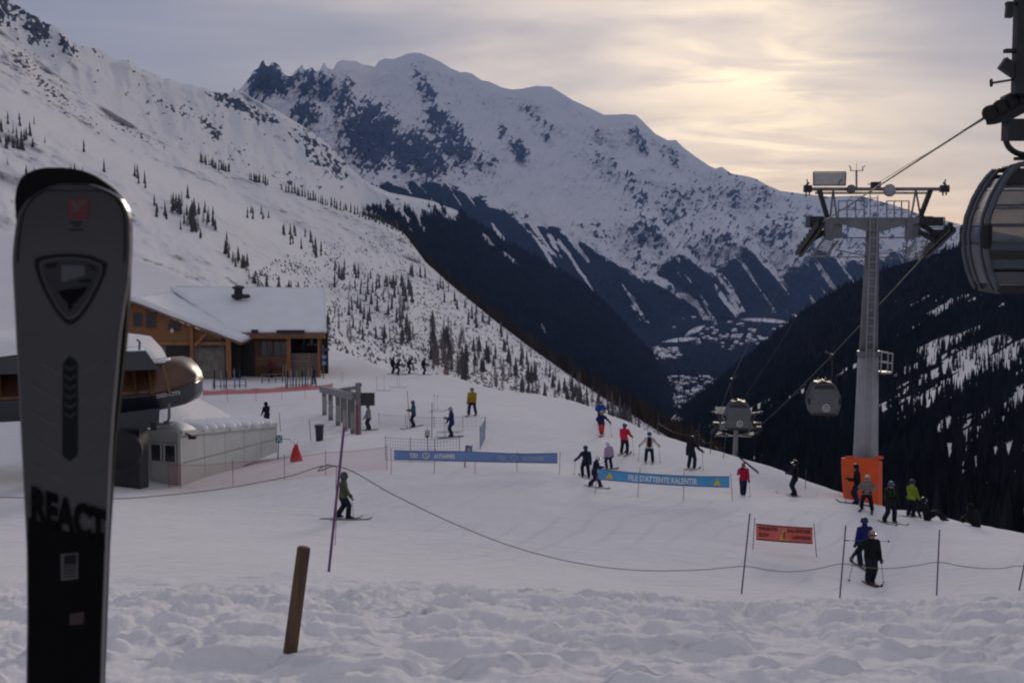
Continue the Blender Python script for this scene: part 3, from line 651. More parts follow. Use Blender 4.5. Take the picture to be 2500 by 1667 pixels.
def skeleton(P):
    """capsules (p0,p1,r0,r1,fx,flat,slot); slots 0 jacket 1 trousers 2 boots 3 skin"""
    lean = math.radians(P.get('lean', 4)); side = math.radians(P.get('side', 0)); cr = P.get('crouch', 0.04); sw = P.get('sw', .14); st = P.get('stride', 0.0); sit = P.get('sit', False)
    hz = 0.93 - 0.16 * cr if not sit else 0.17; hy = -0.10 * cr if not sit else -0.05
    p = Vector((P.get('hipx', 0), hy, hz)); up = Vector((math.sin(side), math.sin(lean) * math.cos(side), math.cos(lean) * math.cos(side)))
    rt = Vector((1, 0, 0)); rt = (rt - up * rt.dot(up)).normalized(); fw = up.cross(rt)
    fz = P.get('footz', (0, 0)); caps = []
    chest = p + up * .36; neck = p + up * .53; head = p + up * .665 + fw * .03
    caps += [(p - up * .09, p + up * .14, .190, .175, rt, .82, 0), (p + up * .10, chest, .175, .205, rt, .76, 0), (chest - rt * .10, chest + rt * .10, .125, .125, up, .95, 0), (chest + up * .05 - rt * .14, chest + up * .05 + rt * .14, .085, .085, up, 1, 0),
             (neck - up * .06, neck + up * .06, .105, .092, rt, 1, 0), (head - up * .04, head + up * .05, .090, .098, rt, 1.08, 3), (head + fw * .095 - up * .02, head + fw * .115 - up * .03, .018, .02, rt, 1, 3)]
    ank = []; hands = []
    for k, s in enumerate((-1, 1)):
        hip = p + rt * (.095 * s) - up * .02
        if sit: a = Vector((s * .16, .62, .11 + fz[k]))
        else: a = Vector((s * sw + P.get('footx', 0), st * s + P.get('footy', 0), .115 + fz[k]))
        kn, a2 = ik(hip, a, .42, .405, (s * (.12 if not sit else .35), 1, .1 if not sit else .8)); a = a2
        caps += [(hip, kn, .128, .104, rt, 1, 1), (kn, a + Vector((0, 0, .04)), .104, .100, rt, 1, 1)]
        toe = Vector((a.x, a.y + .155, a.z - .045)); heel = Vector((a.x, a.y - .05, a.z - .045))
        caps += [(a + Vector((0, -.01, .10)), heel, .075, .062, rt, 1, 2), (heel, toe, .060, .052, rt, .85, 2)]
        ank.append(a)
        tgt = P['arms'][k]; tgt = ARMS[tgt] if isinstance(tgt, str) else tgt
        sh = chest + up * .07 + rt * (.195 * s); off = p - Vector((0, 0, .93))
        h = Vector((tgt[0] * s, tgt[1], tgt[2])) + off * (1 if not sit else 0) + (Vector((0, math.sin(lean) * .25, 0)) if not sit else Vector())
        el, h2 = ik(sh, h, .29, .27, (s * (1.2 if P['arms'][k] == 'akimbo' else .35), -.7, -.5))
        caps += [(sh, el, .092, .078, None, 1, 0), (el, h2, .078, .058, None, 1, 0)]
        hands.append((h2, (h2 - el).normalized()))
    return caps, dict(head=head, up=up, rt=rt, fw=fw, chest=chest, ank=ank, hands=hands, p=p)
def glove_mesh(side):
    mb = MB(); hex_ = MB()
    mb.add(*capsule((0, 0, -.02), (0, 0, .055), .036, .040, (1, 0, 0), .62, 8))
    for i, (x, l) in enumerate(((-.030, .062), (-.010, .072), (.010, .068), (.030, .054))):
        k = 0.4 * l; mb.tube([(x, 0, .075), (x, .012, .075 + k), (x, .040, .080 + k * 1.15), (x, .052, .060 + k * .8)], [.0125, .0125, .0115, .009], 5)
    mb.tube([(side * -.034, .0, .015), (side * -.052, .022, .040), (side * -.040, .046, .058)], [.014, .013, .010], 5)
    return mb
GLOVES = {}
def glove_for(col, side):
    k = (col, side)
    if k not in GLOVES: GLOVES[k] = mesh_of('glove', glove_mesh(side), cloth(col), True)
    return GLOVES[k]
def ski_mesh(col, L=1.65, board=False):
    mb = MB(); w0 = .048 if not board else .135; pts = []
    n = 15
    def sec(t):
        x = -L * .45 + L * t; z = .012 + (.11 * max(0, (t - .86) / .14) ** 1.8 if not board else .07 * max(0, (t - .88) / .12) ** 1.7 + .07 * max(0, (.12 - t) / .12) ** 1.7)
        w = w0 * (1 + .28 * (2 * t - 1) ** 2); e = min(t, 1 - t) / .05
        if e < 1: w *= math.sqrt(max(0.04, 1 - (1 - e) ** 2))
        return x, z, w
    vs = []; fs = []
    for i in range(n):
        t = i / (n - 1); x, z, w = sec(t); vs += [(-w, x, z), (w, x, z), (w, x, z + .012), (-w, x, z + .012)]
    for i in range(n - 1):
        for k in range(4): fs.append((i*4 + k, i*4 + (k+1) % 4, (i+1)*4 + (k+1) % 4, (i+1)*4 + k))
    fs += [(3, 2, 1, 0), tuple((n-1)*4 + k for k in range(4))]
    mb.add(vs, fs)
    return mesh_of('ski' if not board else 'snowboard', mb, mat('ski_top', tuple(c * .55 for c in col), .8, var=.3, vscale=3, spec=.12))
_SM = {}
def ski_for(col, L=1.6, board=False):
    k = (col, L, board)
    if k not in _SM: _SM[k] = ski_mesh(col, L, board)
    return _SM[k]
def helmet_mesh(hood=False):
    mb = MB()
    prof = [(.004, .142), (.060, .134), (.100, .108), (.124, .065), (.132, .015), (.130, -.035), (.118, -.060)] if not hood else [(.004, .150), (.065, .140), (.108, .108), (.130, .05), (.134, -.02), (.136, -.09), (.12, -.13)]
    mb.lathe(prof[::-1], 14); return mb
POLEM = mat('pole_aluminium', (0.16, 0.16, 0.18), .4, .6); GRIPM = mat('pole_grip', (0.015, 0.015, 0.016), .7); GOGM = mat('goggle_lens', (0.02, 0.022, 0.03), .12, coat=.6)
def ski_pole(top, tip, label):
    top = Vector(top); tip = Vector(tip); t = thing('ski_pole', label, 'ski pole', tip)
    d = top - tip; L = d.length
    a = MB(); a.tube([(0, 0, 0), d], .009, 5); part('shaft', a, POLEM, t)
    g = MB(); g.tube([d * ((L - .02) / L), d * ((L + .11) / L)], [.017, .020], 6); part('grip', g, GRIPM, t)
    b = MB(); c = d * (.07 / L); n = d.normalized(); b.tube([c - n * .006, c + n * .006], .045, 8); part('basket', b, GRIPM, t)
    return t
PEOPLE = []
def person(u, v, hpx, label, who, yaw, jacket, pants, head=('helmet', BLACK), arms=('pole', 'pole'), poles=(1, 1), skis=(0.03, 0.03, 0.04), pack=None, gloves=BLACK, boots=(0.02, 0.02, 0.022), Y=None, height=None, **pose):
    g = place(u, v) if Y is None else ground_at(u, Y)
    sc = (height / 1.78) if height else max(0.55, min(1.22, hpx * g.y / F / 1.78))
    PEOPLE.append(dict(g=g, sc=sc, label=label, who=who, yaw=math.radians(yaw), jacket=jacket, pants=pants, head=head, arms=arms, poles=poles, skis=skis, pack=pack, gloves=gloves, boots=boots, pose=pose))
NAVY = (0.012, 0.018, 0.06); DNAVY = (0.010, 0.012, 0.028); RED = (0.42, 0.015, 0.03); TEAL = (0.02, 0.08, 0.12)
def cast():
    P = person
    P(838, 1268, 121, 'skier in olive green jacket gliding right behind the tall leaning purple pole', 'the olive green skier', -78, (0.075, 0.085, 0.045), (0.012, 0.014, 0.03), ('hood', (0.055, 0.075, 0.08)), ('low', 'low'), (0, 1), (0.20, 0.19, 0.18), stride=.17, lean=4, gloves=(.2, .12, .12))
    P(958, 907, 42, 'dark clad skier at the left end of the group on the snow crest', 'the leftmost skier of the crest group', -70, BLACK, BLACK, pack=(.012, .012, .014), arms=('low', 'low'), poles=(1, 0), lean=8, Y=126, height=1.75)
    P(970, 912, 41, 'skier in navy bending forward next to the leftmost of the crest group', 'the bending navy skier of the crest group', -80, (.012, .02, .045), (.012, .016, .03), arms=('front', 'front'), poles=(1, 1), lean=22, crouch=.4, Y=124, height=1.75)
    P(998, 908, 39, 'skier with dark red backpack leaning forward on the snow crest', 'the skier with the dark red backpack', -82, (.02, .03, .055), (.012, .016, .03), ('helmet', (.03, .035, .05)), pack=(.07, .018, .025), arms=('front', 'front'), lean=26, crouch=.3, Y=125, height=1.75)
    P(1034, 911, 37, 'skier with dark green backpack alone at the right of the crest group', 'the skier with the dark green backpack', -80, (.015, .02, .03), DNAVY, pack=(.015, .032, .03), arms=('front', 'front'), lean=10, crouch=.2, Y=123, height=1.75)
    P(1153, 1014, 71, 'skier in mustard yellow jacket standing with legs apart facing the camera', 'the mustard yellow skier', 172, (0.30, 0.22, 0.02), (.035, .02, .05), ('helmet', (.22, .22, .30)), ('low', 'low'), (1, 1), sw=.22, skis=(.3, .3, .3))
    P(1010, 1043, 68, 'skier in teal jacket standing beside an upright orange pole', 'the teal skier', 86, TEAL, (.016, .028, .05), ('helmet', (.06, .09, .18)), ('front', 'front'), (0, 1), lean=2, skis=(.08, .07, .1))
    P(1103, 1067, 77, 'skier in dark blue jacket and pale grey helmet behind the blue net', 'the dark blue skier behind the net', 92, (0.02, 0.022, 0.10), (.015, .022, .045), ('helmet', (.32, .32, .36)), ('front', 'low'), (1, 1), lean=4, skis=(.05, .05, .08))
    P(901, 1050, 64, 'person in pale grey jacket standing under the dark screen', 'the person under the screen', 75, (0.20, 0.23, 0.23), (.015, .03, .05), ('helmet', (.10, .10, .10)), ('low', 'low'), (0, 1), skis=(.05, .05, .06))
    P(1466, 1036, 60, 'person in bright blue jacket with hands on hips behind the red trousers', 'the bright blue skier', 180, (.015, .07, .30), DNAVY, ('hat', (.03, .03, .05)), ('akimbo', 'akimbo'), (1, 0))
    P(1469, 1065, 65, 'child in navy jacket and bright red trousers', 'the child in red trousers', 168, (.014, .022, .075), (.50, .045, .04), ('helmet', (.45, .28, .10)), ('out', 'akimbo'), (1, 1), lean=0, sw=.06, boots=(.4, .4, .42), skis=(.45, .42, .44))
    P(1524, 1110, 80, 'skier in bright red jacket and blue helmet seen from behind', 'the bright red skier', -20, (0.55, 0.02, 0.045), (.012, .02, .05), ('helmet', (.02, .09, .22)), ('low', 'pole'), (0, 1), sw=.16, skis=(.26, .10, .12))
    P(1585, 1130, 79, 'skier in cream jacket with a black backpack', 'the cream skier', -6, (0.55, 0.51, 0.44), (.012, .024, .065), ('helmet', (.02, .06, .20)), ('wide', 'wide'), (1, 1), pack=(.03, .015, .025), sw=.19, skis=(.4, .4, .4))
    P(1688, 1145, 84, 'skier in black jacket holding one pole out to the right', 'the black skier with the pole held out', -30, (.014, .014, .018), (.012, .016, .04), ('helmet', (.02, .018, .02)), ('down', 'wide'), (0, 1), sw=.16, skis=(.30, .27, .28))
    P(1430, 1167, 83, 'skier in navy suit standing left of the cyan banner', 'the navy skier left of the cyan banner', 10, (.014, .02, .055), (.010, .012, .025), ('helmet', (.02, .055, .16)), ('wide', 'down'), (1, 1), sw=.17, pack=(.012, .014, .03), skis=(.3, .3, .34))
    P(1453, 1189, 84, 'snowboarder in navy jacket and white helmet at the left end of the cyan banner', 'the snowboarder in the white helmet', -72, (.016, .018, .045), (.03, .02, .045), ('helmet', (.55, .54, .58)), ('front', 'front'), (0, 0), skis=None, board=(.20, .25, .20), stride=.0, sw=.0, lean=14, crouch=.45, ride=.28, boots=(.10, .03, .08))
    P(1487, 1145, 71, 'child in lilac jacket and white helmet leaning back on a snowboard', 'the lilac snowboarder', 20, (.36, .26, .38), (.014, .016, .045), ('helmet', (.55, .54, .58)), ('down', 'down'), (0, 0), skis=None, board=(.05, .05, .06), lean=-6, crouch=.2, side=-10, sw=.16)
    P(1814, 1210, 86, 'skier in crimson jacket carrying skis over the shoulder', 'the crimson skier', 178, (.38, .012, .05), (.010, .018, .05), ('hat', (.26, .10, .12)), ('low', 'shoulder'), (1, 0), skis=None, stride=.12, sw=.08)
    P(1940, 1211, 92, 'black silhouetted skier alone on the crest left of the orange padding', 'the lone black skier on the crest', 88, (.008, .008, .010), (.010, .014, .035), ('helmet', (.015, .015, .016)), ('front', 'front'), (0, 0), skis=(.12, .11, .13), lean=-2)
    P(2092, 1231, 103, 'tall skier in black jacket in front of the orange padding', 'the tall black skier at the padding', 70, (.008, .008, .009), (.014, .016, .05), ('helmet', (.010, .010, .010)), ('front', 'pole'), (1, 0), skis=(.08, .07, .08))
    P(2116, 1248, 94, 'skier in beige jacket and white helmet in front of the orange padding', 'the beige skier', 160, (.20, .17, .15), (.010, .011, .020), ('helmet', (.42, .44, .42)), ('akimbo', 'akimbo'), (0, 0), sw=.24, skis=(.1, .09, .1))
    P(2171, 1277, 108, 'skier in black with a green side panel right of the padding', 'the black and green skier', 200, (.010, .014, .012), (.010, .014, .032), ('helmet', (.04, .10, .16)), ('low', 'low'), (0, 0), sw=.24, pack=(.03, .10, .02), skis=(.06, .06, .07))
    P(2223, 1262, 96, 'skier in yellow green jacket at the right of the lift pylon', 'the yellow green skier', -60, (.20, .26, .02), (.010, .012, .02), ('helmet', (.02, .03, .07)), ('front', 'low'), (0, 0), skis=(.06, .06, .07))
    P(2110, 1385, 128, 'skier in deep blue jacket half hidden behind the nearest dark skier', 'the deep blue skier', 8, (.014, .016, .10), (.012, .016, .05), ('helmet', (.03, .035, .07)), ('down', 'low'), (0, 0), skis=(.06, .06, .08))
    P(2124, 1425, 141, 'skier all in black with bare head walking towards the camera', 'the nearest black skier', 184, (.010, .011, .012), (.010, .016, .022), ('hair', (.20, .11, .10)), ('down', 'out'), (1, 1), sw=.09, skis=(.20, .05, .11), lean=5, stride=.05)
    P(2268, 1266, 60, 'person in dark clothes sitting on the snow at the crest', 'the sitting person', -95, (.010, .011, .014), (.010, .018, .045), ('helmet', (.010, .012, .016)), ('prop', 'lap'), (0, 0), skis=None, sit=True, lean=-14, height=1.75, Y=51)
    P(2383, 1284, 44, 'hunched dark person sitting with the back to the camera at far right', 'the hunched person', 15, (.008, .008, .010), (.008, .008, .010), ('hood', (.008, .008, .010)), ('lap', 'lap'), (0, 0), skis=None, sit=True, lean=30, height=1.75, Y=50)
    P(663, 922, 46, 'person in maroon jacket by the ski rack before the chalet', 'the maroon person', 60, (.10, .018, .025), (.06, .012, .016), ('hat', (.02, .015, .018)), ('front', 'low'), (0, 0), skis=None, lean=12)
    P(766, 938, 44, 'person in black and white jacket at the crowded ski rack', 'the person at the crowded rack', 30, (.02, .02, .025), (.012, .02, .05), ('hat', (.015, .015, .016)), ('front', 'front'), (0, 0), skis=None, lean=14)
    P(651, 1058, 62, 'dark clad person mostly hidden behind the white container cabin', 'the hidden person', 40, (.008, .010, .02), (.01, .01, .015), ('hood', (.008, .010, .02)), ('low', 'low'), (0, 0), skis=None, lean=12, Y=84)
cast()
def build_people():
    tmp = []
    for P in PEOPLE:
        ps = dict(P['pose']); ps['arms'] = P['arms']; g = P['g']; c, s = math.cos(P['yaw']), math.sin(P['yaw']); sc = P['sc']
        sw = ps.get('sw', .14); st = ps.get('stride', 0)
        if ps.get('ride'): st = ps['ride']; ps['stride'] = st; sw = 0.02; ps['sw'] = sw
        fz = []
        for k in (-1, 1):
            lx, ly = k * sw, st * k; x = g.x + sc * (c * lx - s * ly); y = g.y + sc * (s * lx + c * ly); fz.append((float(ground_z(x, y)) - g.z) / sc + (0.02 if P['skis'] or ps.get('board') else -0.005))
        ps['footz'] = fz; caps, J = skeleton(ps); P['J'] = J; P['caps'] = caps
        mb = MB()
        for a, b, r0, r1, fx, fl, m in caps: mb.add(*capsule(a, b, r0, r1, fx, fl))
        o = part('body_source', mb, SKIN); md = o.modifiers.new('r', 'REMESH'); md.mode = 'VOXEL'; md.voxel_size = 0.030; md.use_smooth_shade = True
        sm = o.modifiers.new('s', 'SMOOTH'); sm.factor = .5; sm.iterations = 2; tmp.append(o)
    dg = bpy.context.evaluated_depsgraph_get()
    for P, o in zip(PEOPLE, tmp):
        me = bpy.data.meshes.new_from_object(o.evaluated_get(dg)); me.name = 'body'; me.materials.clear()
        for c in (P['jacket'], P['pants'], P['boots']): me.materials.append(cloth(c))
        me.materials.append(SKIN)
        n = len(me.polygons); C = np.empty(n * 3); me.polygons.foreach_get('center', C); C = C.reshape(-1, 3); best = np.full(n, 1e9); idx = np.zeros(n, np.int32)
        cid = np.zeros(n, np.int32)
        for ci, (a, b, r0, r1, fx, fl, m) in enumerate(P['caps']):
            a = np.array(a); b = np.array(b); d = b - a; L2 = max(d @ d, 1e-9); t = np.clip(((C - a) @ d) / L2, 0, 1); q = np.linalg.norm(C - (a + t[:, None] * d), axis=1) - (r0 + (r1 - r0) * t) * (0.5 + 0.5 * fl)
            k = q < best; best[k] = q[k]; idx[k] = m; cid[k] = ci
        hm = ((C - np.array(P['J']['p'])) @ np.array(P['J']['up'])); idx[(cid < 2) & (hm < -.09)] = 1; th = np.isin(idx, [1]) & (hm > -.09); idx[th] = 0
        me.polygons.foreach_set('material_index', idx); me.polygons.foreach_set('use_smooth', np.ones(n, bool)); me.update()
        t = thing('person', P['label'], 'person', P['g'], P['yaw'], 'skiers and snowboarders on the piste'); t.scale = (P['sc'],) * 3
        obj('body', me, t); J = P['J']; hd = J['head']
        M = Matrix((J['rt'], J['fw'], J['up'])).transposed().to_4x4()
        def put(o, pos): o.matrix_basis = Matrix.Translation(pos) @ M; return o
        kind, hc = P['head']
        if kind in ('helmet', 'hood'):
            hm = put(part('helmet' if kind == 'helmet' else 'hood', helmet_mesh(kind == 'hood'), [cloth(hc, .4 if kind == 'helmet' else .8)], t, True), hd + J['up'] * .022 - J['fw'] * (.012 if kind == 'helmet' else .03))
        elif kind == 'hat':
            mb = MB(); mb.lathe([(.112, .0), (.116, .03), (.108, .08), (.075, .125), (.03, .142), (.02, .16), (.004, .165)], 12); put(part('hat', mb, cloth(hc), t, True), hd + J['up'] * .0)
        else:
            mb = MB(); mb.lathe([(.06, -.10), (.102, -.06), (.108, .0), (.112, .05), (.095, .10), (.05, .128), (.004, .132)], 12); put(part('hair', mb, cloth(hc, .8), t, True), hd - J['fw'] * .022)
        mb = MB(); mb.tube([(math.sin(a) * .115, math.cos(a) * .118, .012) for a in np.linspace(-1.15, 1.15, 9)], .034, 6); put(part('goggles', mb, GOGM, t, True), hd)
        for k, sd in enumerate((-1, 1)):
            h, d = J['hands'][k]; z = d; y = Vector((0, 1, 0)) if abs(d.y) < .9 else Vector((0, 0, -1)); x = y.cross(z).normalized(); y = z.cross(x)
            gl = obj('glove', glove_for(P['gloves'], sd), t); gl.matrix_basis = Matrix.Translation(h) @ Matrix((x, y, z)).transposed().to_4x4() @ Matrix.Scale(1.15, 4)
        if P['pack']:
            mb = MB(); mb.add(*capsule((0, 0, -.16), (0, 0, .17), .135, .115, (1, 0, 0), .62, 10)); pk = put(part('backpack', mb, cloth(P['pack']), t, True), J['chest'] - J['up'] * .10 - J['fw'] * .185)
            mb = MB()
            for s_ in (-1, 1): mb.tube([J['rt'] * (.10 * s_) + q for q in (J['chest'] + J['up'] * .10 - J['fw'] * .16, J['chest'] + J['up'] * .17, J['chest'] + J['fw'] * .155 + J['up'] * .04, J['chest'] + J['fw'] * .14 - J['up'] * .14)], .017, 5)
            part('straps', mb, cloth(P['pack']), t)
        g = P['g']; c, s = math.cos(P['yaw']), math.sin(P['yaw'])
        def gz(lx, ly): return (float(ground_z(g.x + P['sc'] * (c * lx - s * ly), g.y + P['sc'] * (s * lx + c * ly))) - g.z) / P['sc']
        if P['skis']:
            for k in (0, 1):
                a = J['ank'][k]; pt = math.atan2(gz(a.x, a.y + .7) - gz(a.x, a.y - .5), 1.2); sk = obj('ski', ski_for(P['skis']), t); sk.location = (a.x, a.y + .03, a.z - .115 - .018); sk.rotation_euler = (pt, 0, (0.05, -0.05)[k] if P['pose'].get('sw', .14) > .18 else 0)
        if P['pose'].get('board'):
            a = (J['ank'][0] + J['ank'][1]) / 2; bd = obj('snowboard', ski_for(P['pose']['board'], 1.5, True), t); bd.location = (a.x, a.y + .04, a.z - .135)
            if not P['pose'].get('ride'): bd.rotation_euler = (0, -math.atan2(gz(a.x + .5, a.y) - gz(a.x - .5, a.y), 1.0), math.radians(90))
            else: bd.rotation_euler = (math.atan2(gz(a.x, a.y + .6) - gz(a.x, a.y - .6), 1.2), 0, 0)
        W = Matrix.LocRotScale(t.location, t.rotation_euler, t.scale)
        for k, sd in enumerate((-1, 1)):
            if P['poles'][k]:
                h, d = J['hands'][k]; fwd = .10 if P['arms'][k] not in ('out', 'wide') else -.10
                tip = W @ Vector((h.x * 1.10 + .05 * sd, h.y + fwd, 0)); tip.z = float(ground_z(tip.x, tip.y)); top = W @ Vector((h.x, h.y + .03, h.z))
                ski_pole(top, tip, f"{'left' if sd < 0 else 'right'} hand ski pole of {P['who']}")
    for o in tmp:
        m = o.data; bpy.data.objects.remove(o); bpy.data.meshes.remove(m)
build_people()
# extra held things
def loose_ski(p0, p1, col, label, roll=0.0, name='ski'):
    p0 = Vector(p0); p1 = Vector(p1); d = p1 - p0; o = obj(name, ski_for(col), None); L = d.length; s = L / 1.6
    o.matrix_world = Matrix.Translation(p0 + d * .45) @ d.to_track_quat('Y', 'Z').to_matrix().to_4x4() @ Matrix.Rotation(roll, 4, 'Y') @ Matrix.Diagonal((1, s, 1, 1))
    return tag(o, label, 'ski')
_g = place(1814, 1210)
for _k, _w in ((0, 'upper'), (1, 'lower')):
    loose_ski(at(1853, 1154 + 4 * _k, _g.y - .25), at(1794 + 5 * _k, 1108 + 5 * _k, _g.y + .25), (.03, .03, .05), f'{_w} of the two dark skis carried on the crimson skier\'s shoulder')
_g = place(2110, 1385)
ski_pole(at(2072, 1319, _g.y - .15), at(2174, 1321, _g.y + .1), 'ski pole held level across the deep blue skier')
# ------------------------------------------------------------------ gondola lift
GALV = mat('galvanised_steel', (0.15, 0.155, 0.175), .5, .35, var=.2, vscale=1.5); GALVL = mat('pale_galvanised_steel', (0.27, 0.27, 0.29), .5, .3, var=.15, vscale=1.2)
DSTEEL = mat('dark_steel', (0.022, 0.023, 0.027), .55, .3, var=.3, vscale=4); RUBBER = mat('black_rubber', (0.010, 0.010, 0.011), .8)
ROPEM = mat('steel_rope', (0.055, 0.055, 0.065), .6, .3); PANELW = mat('sign_back_panel', (0.42, 0.41, 0.40), .6, var=.08)
PY = 60.0
def build_pylon():
    O = at(2110, 1222, PY); g = ground_at(2110, PY); O.z = min(O.z, g.z)
    t = thing('lift_pylon', 'tall grey gondola lift pylon with cross arm and ladder rising behind the orange padding', 'pylon', O)
    k = PY / F
    def L(u, v, dy=0.0): return at(u, v, PY + dy) - O
    m = MB(); m.tube([Vector((0, 0, -1.2)), L(2113, 1117), L(2120, 862)], [31 * k, 30 * k, 24.5 * k], 18); part('lower_shaft', m, GALVL, t, True)
    m = MB(); m.tube([L(2120, 862), L(2130, 586), L(2131, 540)], [22.5 * k, 16 * k, 16 * k], 18); part('upper_shaft', m, GALV, t, True)
    m = MB(); m.tube([L(2120, 868), L(2120, 856)], [27 * k, 27 * k], 18); part('flange', m, GALV, t)
    # ladder
    fr = lambda v, s: L(np.interp(v, [480, 586, 862, 1117], [2134, 2133, 2124, 2118]) + s, v, -np.interp(v, [480, 586, 862, 1117], [.38, .40, .60, .75]))
    lad = MB()
    for s in (-9, 9): lad.tube([fr(v, s) for v in (478, 586, 700, 862, 990, 1110)], .028, 5)
    lo = part('ladder', lad, GALVL, t)
    rm = MB(); rm.tube([(-.17, 0, 0), (.17, 0, 0)], .020, 5); rmesh = mesh_of('rung', rm, GALVL)
    for v in np.arange(484, 1110, 19.5): obj('rung', rmesh, lo, fr(v, 0))
    # rest platform on the side
    m = MB(); a, b, c, d = L(2147, 858), L(2174, 862), L(2172, 908), L(2145, 908)
    for dy in (-.35, .35):
        q = [p + Vector((0, dy, 0)) for p in (a, b, c, d)]
        for i in range(4): m.beam(q[i], q[(i+1) % 4], .06)
        m.beam((q[0] + q[3]) / 2, (q[1] + q[2]) / 2, .05)
    m.beam(c + Vector((0, 0, -.02)), d + Vector((0, 0, -.02)), .7, .10); part('rest_platform', m, GALVL, t)
    # cross beam
    m = MB(); poly = [(1980, 531), (2264, 531), (2264, 545), (2221, 547), (2150, 566), (2114, 564), (2051, 547), (1980, 545)]
    m.prism(poly, lambda p: L(p[0], p[1], -.32), lambda p: L(p[0], p[1], .32)); part('cross_beam', m, GALV, t)
    for q in ((1978, 528, 2000, 556), (2248, 528, 2262, 550)): m = MB(); m.box(L(q[0], q[1], -.45), L(q[2], q[3], .45)); part('beam_end', m, DSTEEL, t)
    for us in ((2015, 2032, 2050), (2214, 2226, 2240)):
        m = MB(); m.box(L(us[0], 540, -.4), L(us[1] - 2, 586, -.1)); m.box(L(us[1], 540, -.15), L(us[2], 580, .3)); part('hanger_plate', m, GALV, t)
    # upper gantry
    m = MB(); m.beam(L(1968, 462), L(2310, 462), .18, .16); part('top_bar', m, GALV, t)
    m = MB(); m.beam(L(1990, 470), L(2270, 470), .05); m.beam(L(1990, 473, .6), L(2270, 473, .6), .05); part('tie_bar', m, GALV, t)
    for a, b, w in (((2000, 464), (2020, 532), .26), ((2272, 464), (2246, 532), .26), ((2034, 464), (2027, 532), .08), ((2034, 464), (2043, 532), .08), ((2236, 464), (2224, 532), .08), ((2236, 464), (2248, 532), .08)):
        m = MB(); m.beam(L(*a), L(*b), w, w * .7); part('strut', m, GALV if w < .2 else DSTEEL, t)
    for u, sg in ((1972, -1), (2306, 1)):
        m = MB(); m.box(L(u - 7, 452, -.15), L(u + 7, 470, .15)); m.beam(L(u, 452), L(u + sg * 2, 438), .05); m.beam(L(u - 4, 470), L(u - 4, 478), .06); m.beam(L(u + 4, 470), L(u + 4, 477), .06); m.beam(L(u + sg * 4, 452), L(u - sg * 4, 446), .07); part('end_hook', m, DSTEEL, t)
    m = MB(); m.box(L(1988, 422, -.05), L(2063, 452, .02)); sg = part('equipment_box', m, PANELW, t)
    m = MB()
    for a, b in (((1986, 420), (2065, 420)), ((2065, 420), (2064, 453)), ((2064, 453), (1986, 453)), ((1986, 453), (1986, 420))): m.beam(L(a[0], a[1], -.06), L(b[0], b[1], -.06), .05)
    m.tube([L(2048, 452, -.1), L(2050, 443, -.1), L(2056, 438, -.1)], .025, 5); part('box_frame', m, GALV, sg)
    m = MB(); m.tube([L(2091, 460), L(2091, 417)], .05, 6); m.tube([L(2075, 417), L(2108, 417)], .022, 5); m.tube([L(2091, 417), L(2091, 398)], .012, 4)
    for u in (2077, 2106): m.tube([L(u, 417), L(u, 409), L(u + (6 if u > 2090 else -4), 405)], .028, 5)
    part('wind_gauge', m, GALVL, t)
    m = MB(); m.lathe([(.10, -.16), (.20, -.12), (.22, 0), (.20, .12), (.10, .16)], 14, L(2078, 462, -.25), 'y'); part('small_lamp', m, GALV, t, True)
    m = MB(); m.lathe([(.16, -.14), (.27, -.12), (.30, -.03), (.30, .03), (.27, .12), (.16, .14)], 16, L(2172, 465, -.3), 'y'); part('round_siren', m, GALVL, t, True)
    m = MB(); m.box(L(2131, 444, -.2), L(2145, 458, .2)); m.beam(L(2118, 450), L(2150, 449), .04); part('cable_guide', m, DSTEEL, t)
    for x0, x1 in ((2047, 2110), (2165, 2219)):
        m = MB(); n = 3
        for dy in (-.5, .5):
            m = MB()
            for v in (491, 512): m.beam(L(x0, v, dy), L(x1, v, dy), .045)
            for i in range(n + 1): m.beam(L(x0 + (x1 - x0) * i / n, 490, dy), L(x0 + (x1 - x0) * i / n, 532, dy), .05)
            part('railing', m, GALV, t)
    # sheave trains
    wh = MB(); wh.lathe([(.10, -.06), (.19, -.06), (.19, -.03), (.16, -.015), (.16, .015), (.19, .03), (.19, .06), (.10, .06)], 14, (0, 0, 0), 'x'); wm = mesh_of('sheave', wh, RUBBER, True)
    for (a, b) in (((2008, 548, -1.6), (1954, 622, 1.8)), ((2330, 560, -2.4), (2262, 624, 1.8))):
        pa, pb = L(*a), L(*b); m = MB(); m.beam(pa, pb, .16, .24); m.beam(pa + Vector((-.2, 0, .05)), pb + Vector((-.2, 0, .05)), .10, .20); m.beam((pa + pb) / 2, L(2022 if a[0] < 2100 else 2232, 560), .22, .25); tr = part('sheave_train', m, DSTEEL, t)
        for i in range(8): obj('sheave', wm, tr, pa + (pb - pa) * ((i + .5) / 8) + Vector((-.1, 0, .22)))
    # inspection steps
    for q in (((2012, 582, -1.4), (2046, 588, -1.4), (2014, 628, 1.6), (1980, 628, 1.6)), ((2232, 590, -1.4), (2264, 588, -1.4), (2244, 633, 1.6), (2204, 633, 1.6))):
        A, B, C_, D = [L(*p) for p in q]; m = MB(); m.beam(A, D, .06, .10); m.beam(B, C_, .06, .10); st = part('catwalk', m, GALV, t)
        for i in range(9):
            s = (i + .5) / 9; m = MB(); m.beam(A + (D - A) * s, B + (C_ - B) * s, .22, .04); part('tread', m, GALV, st)
    for a, b in (((2040, 580), (2114, 581)), ((1980, 627), (2114, 628)), ((2040, 610), (2114, 625)), ((2148, 580), (2216, 580)), ((2146, 628), (2240, 632)), ((2146, 620), (2216, 610)), ((2014, 586), (2020, 545)), ((2214, 586), (2210, 632))):
        m = MB(); m.beam(L(*a), L(*b), .06); part('brace', m, GALV, t)
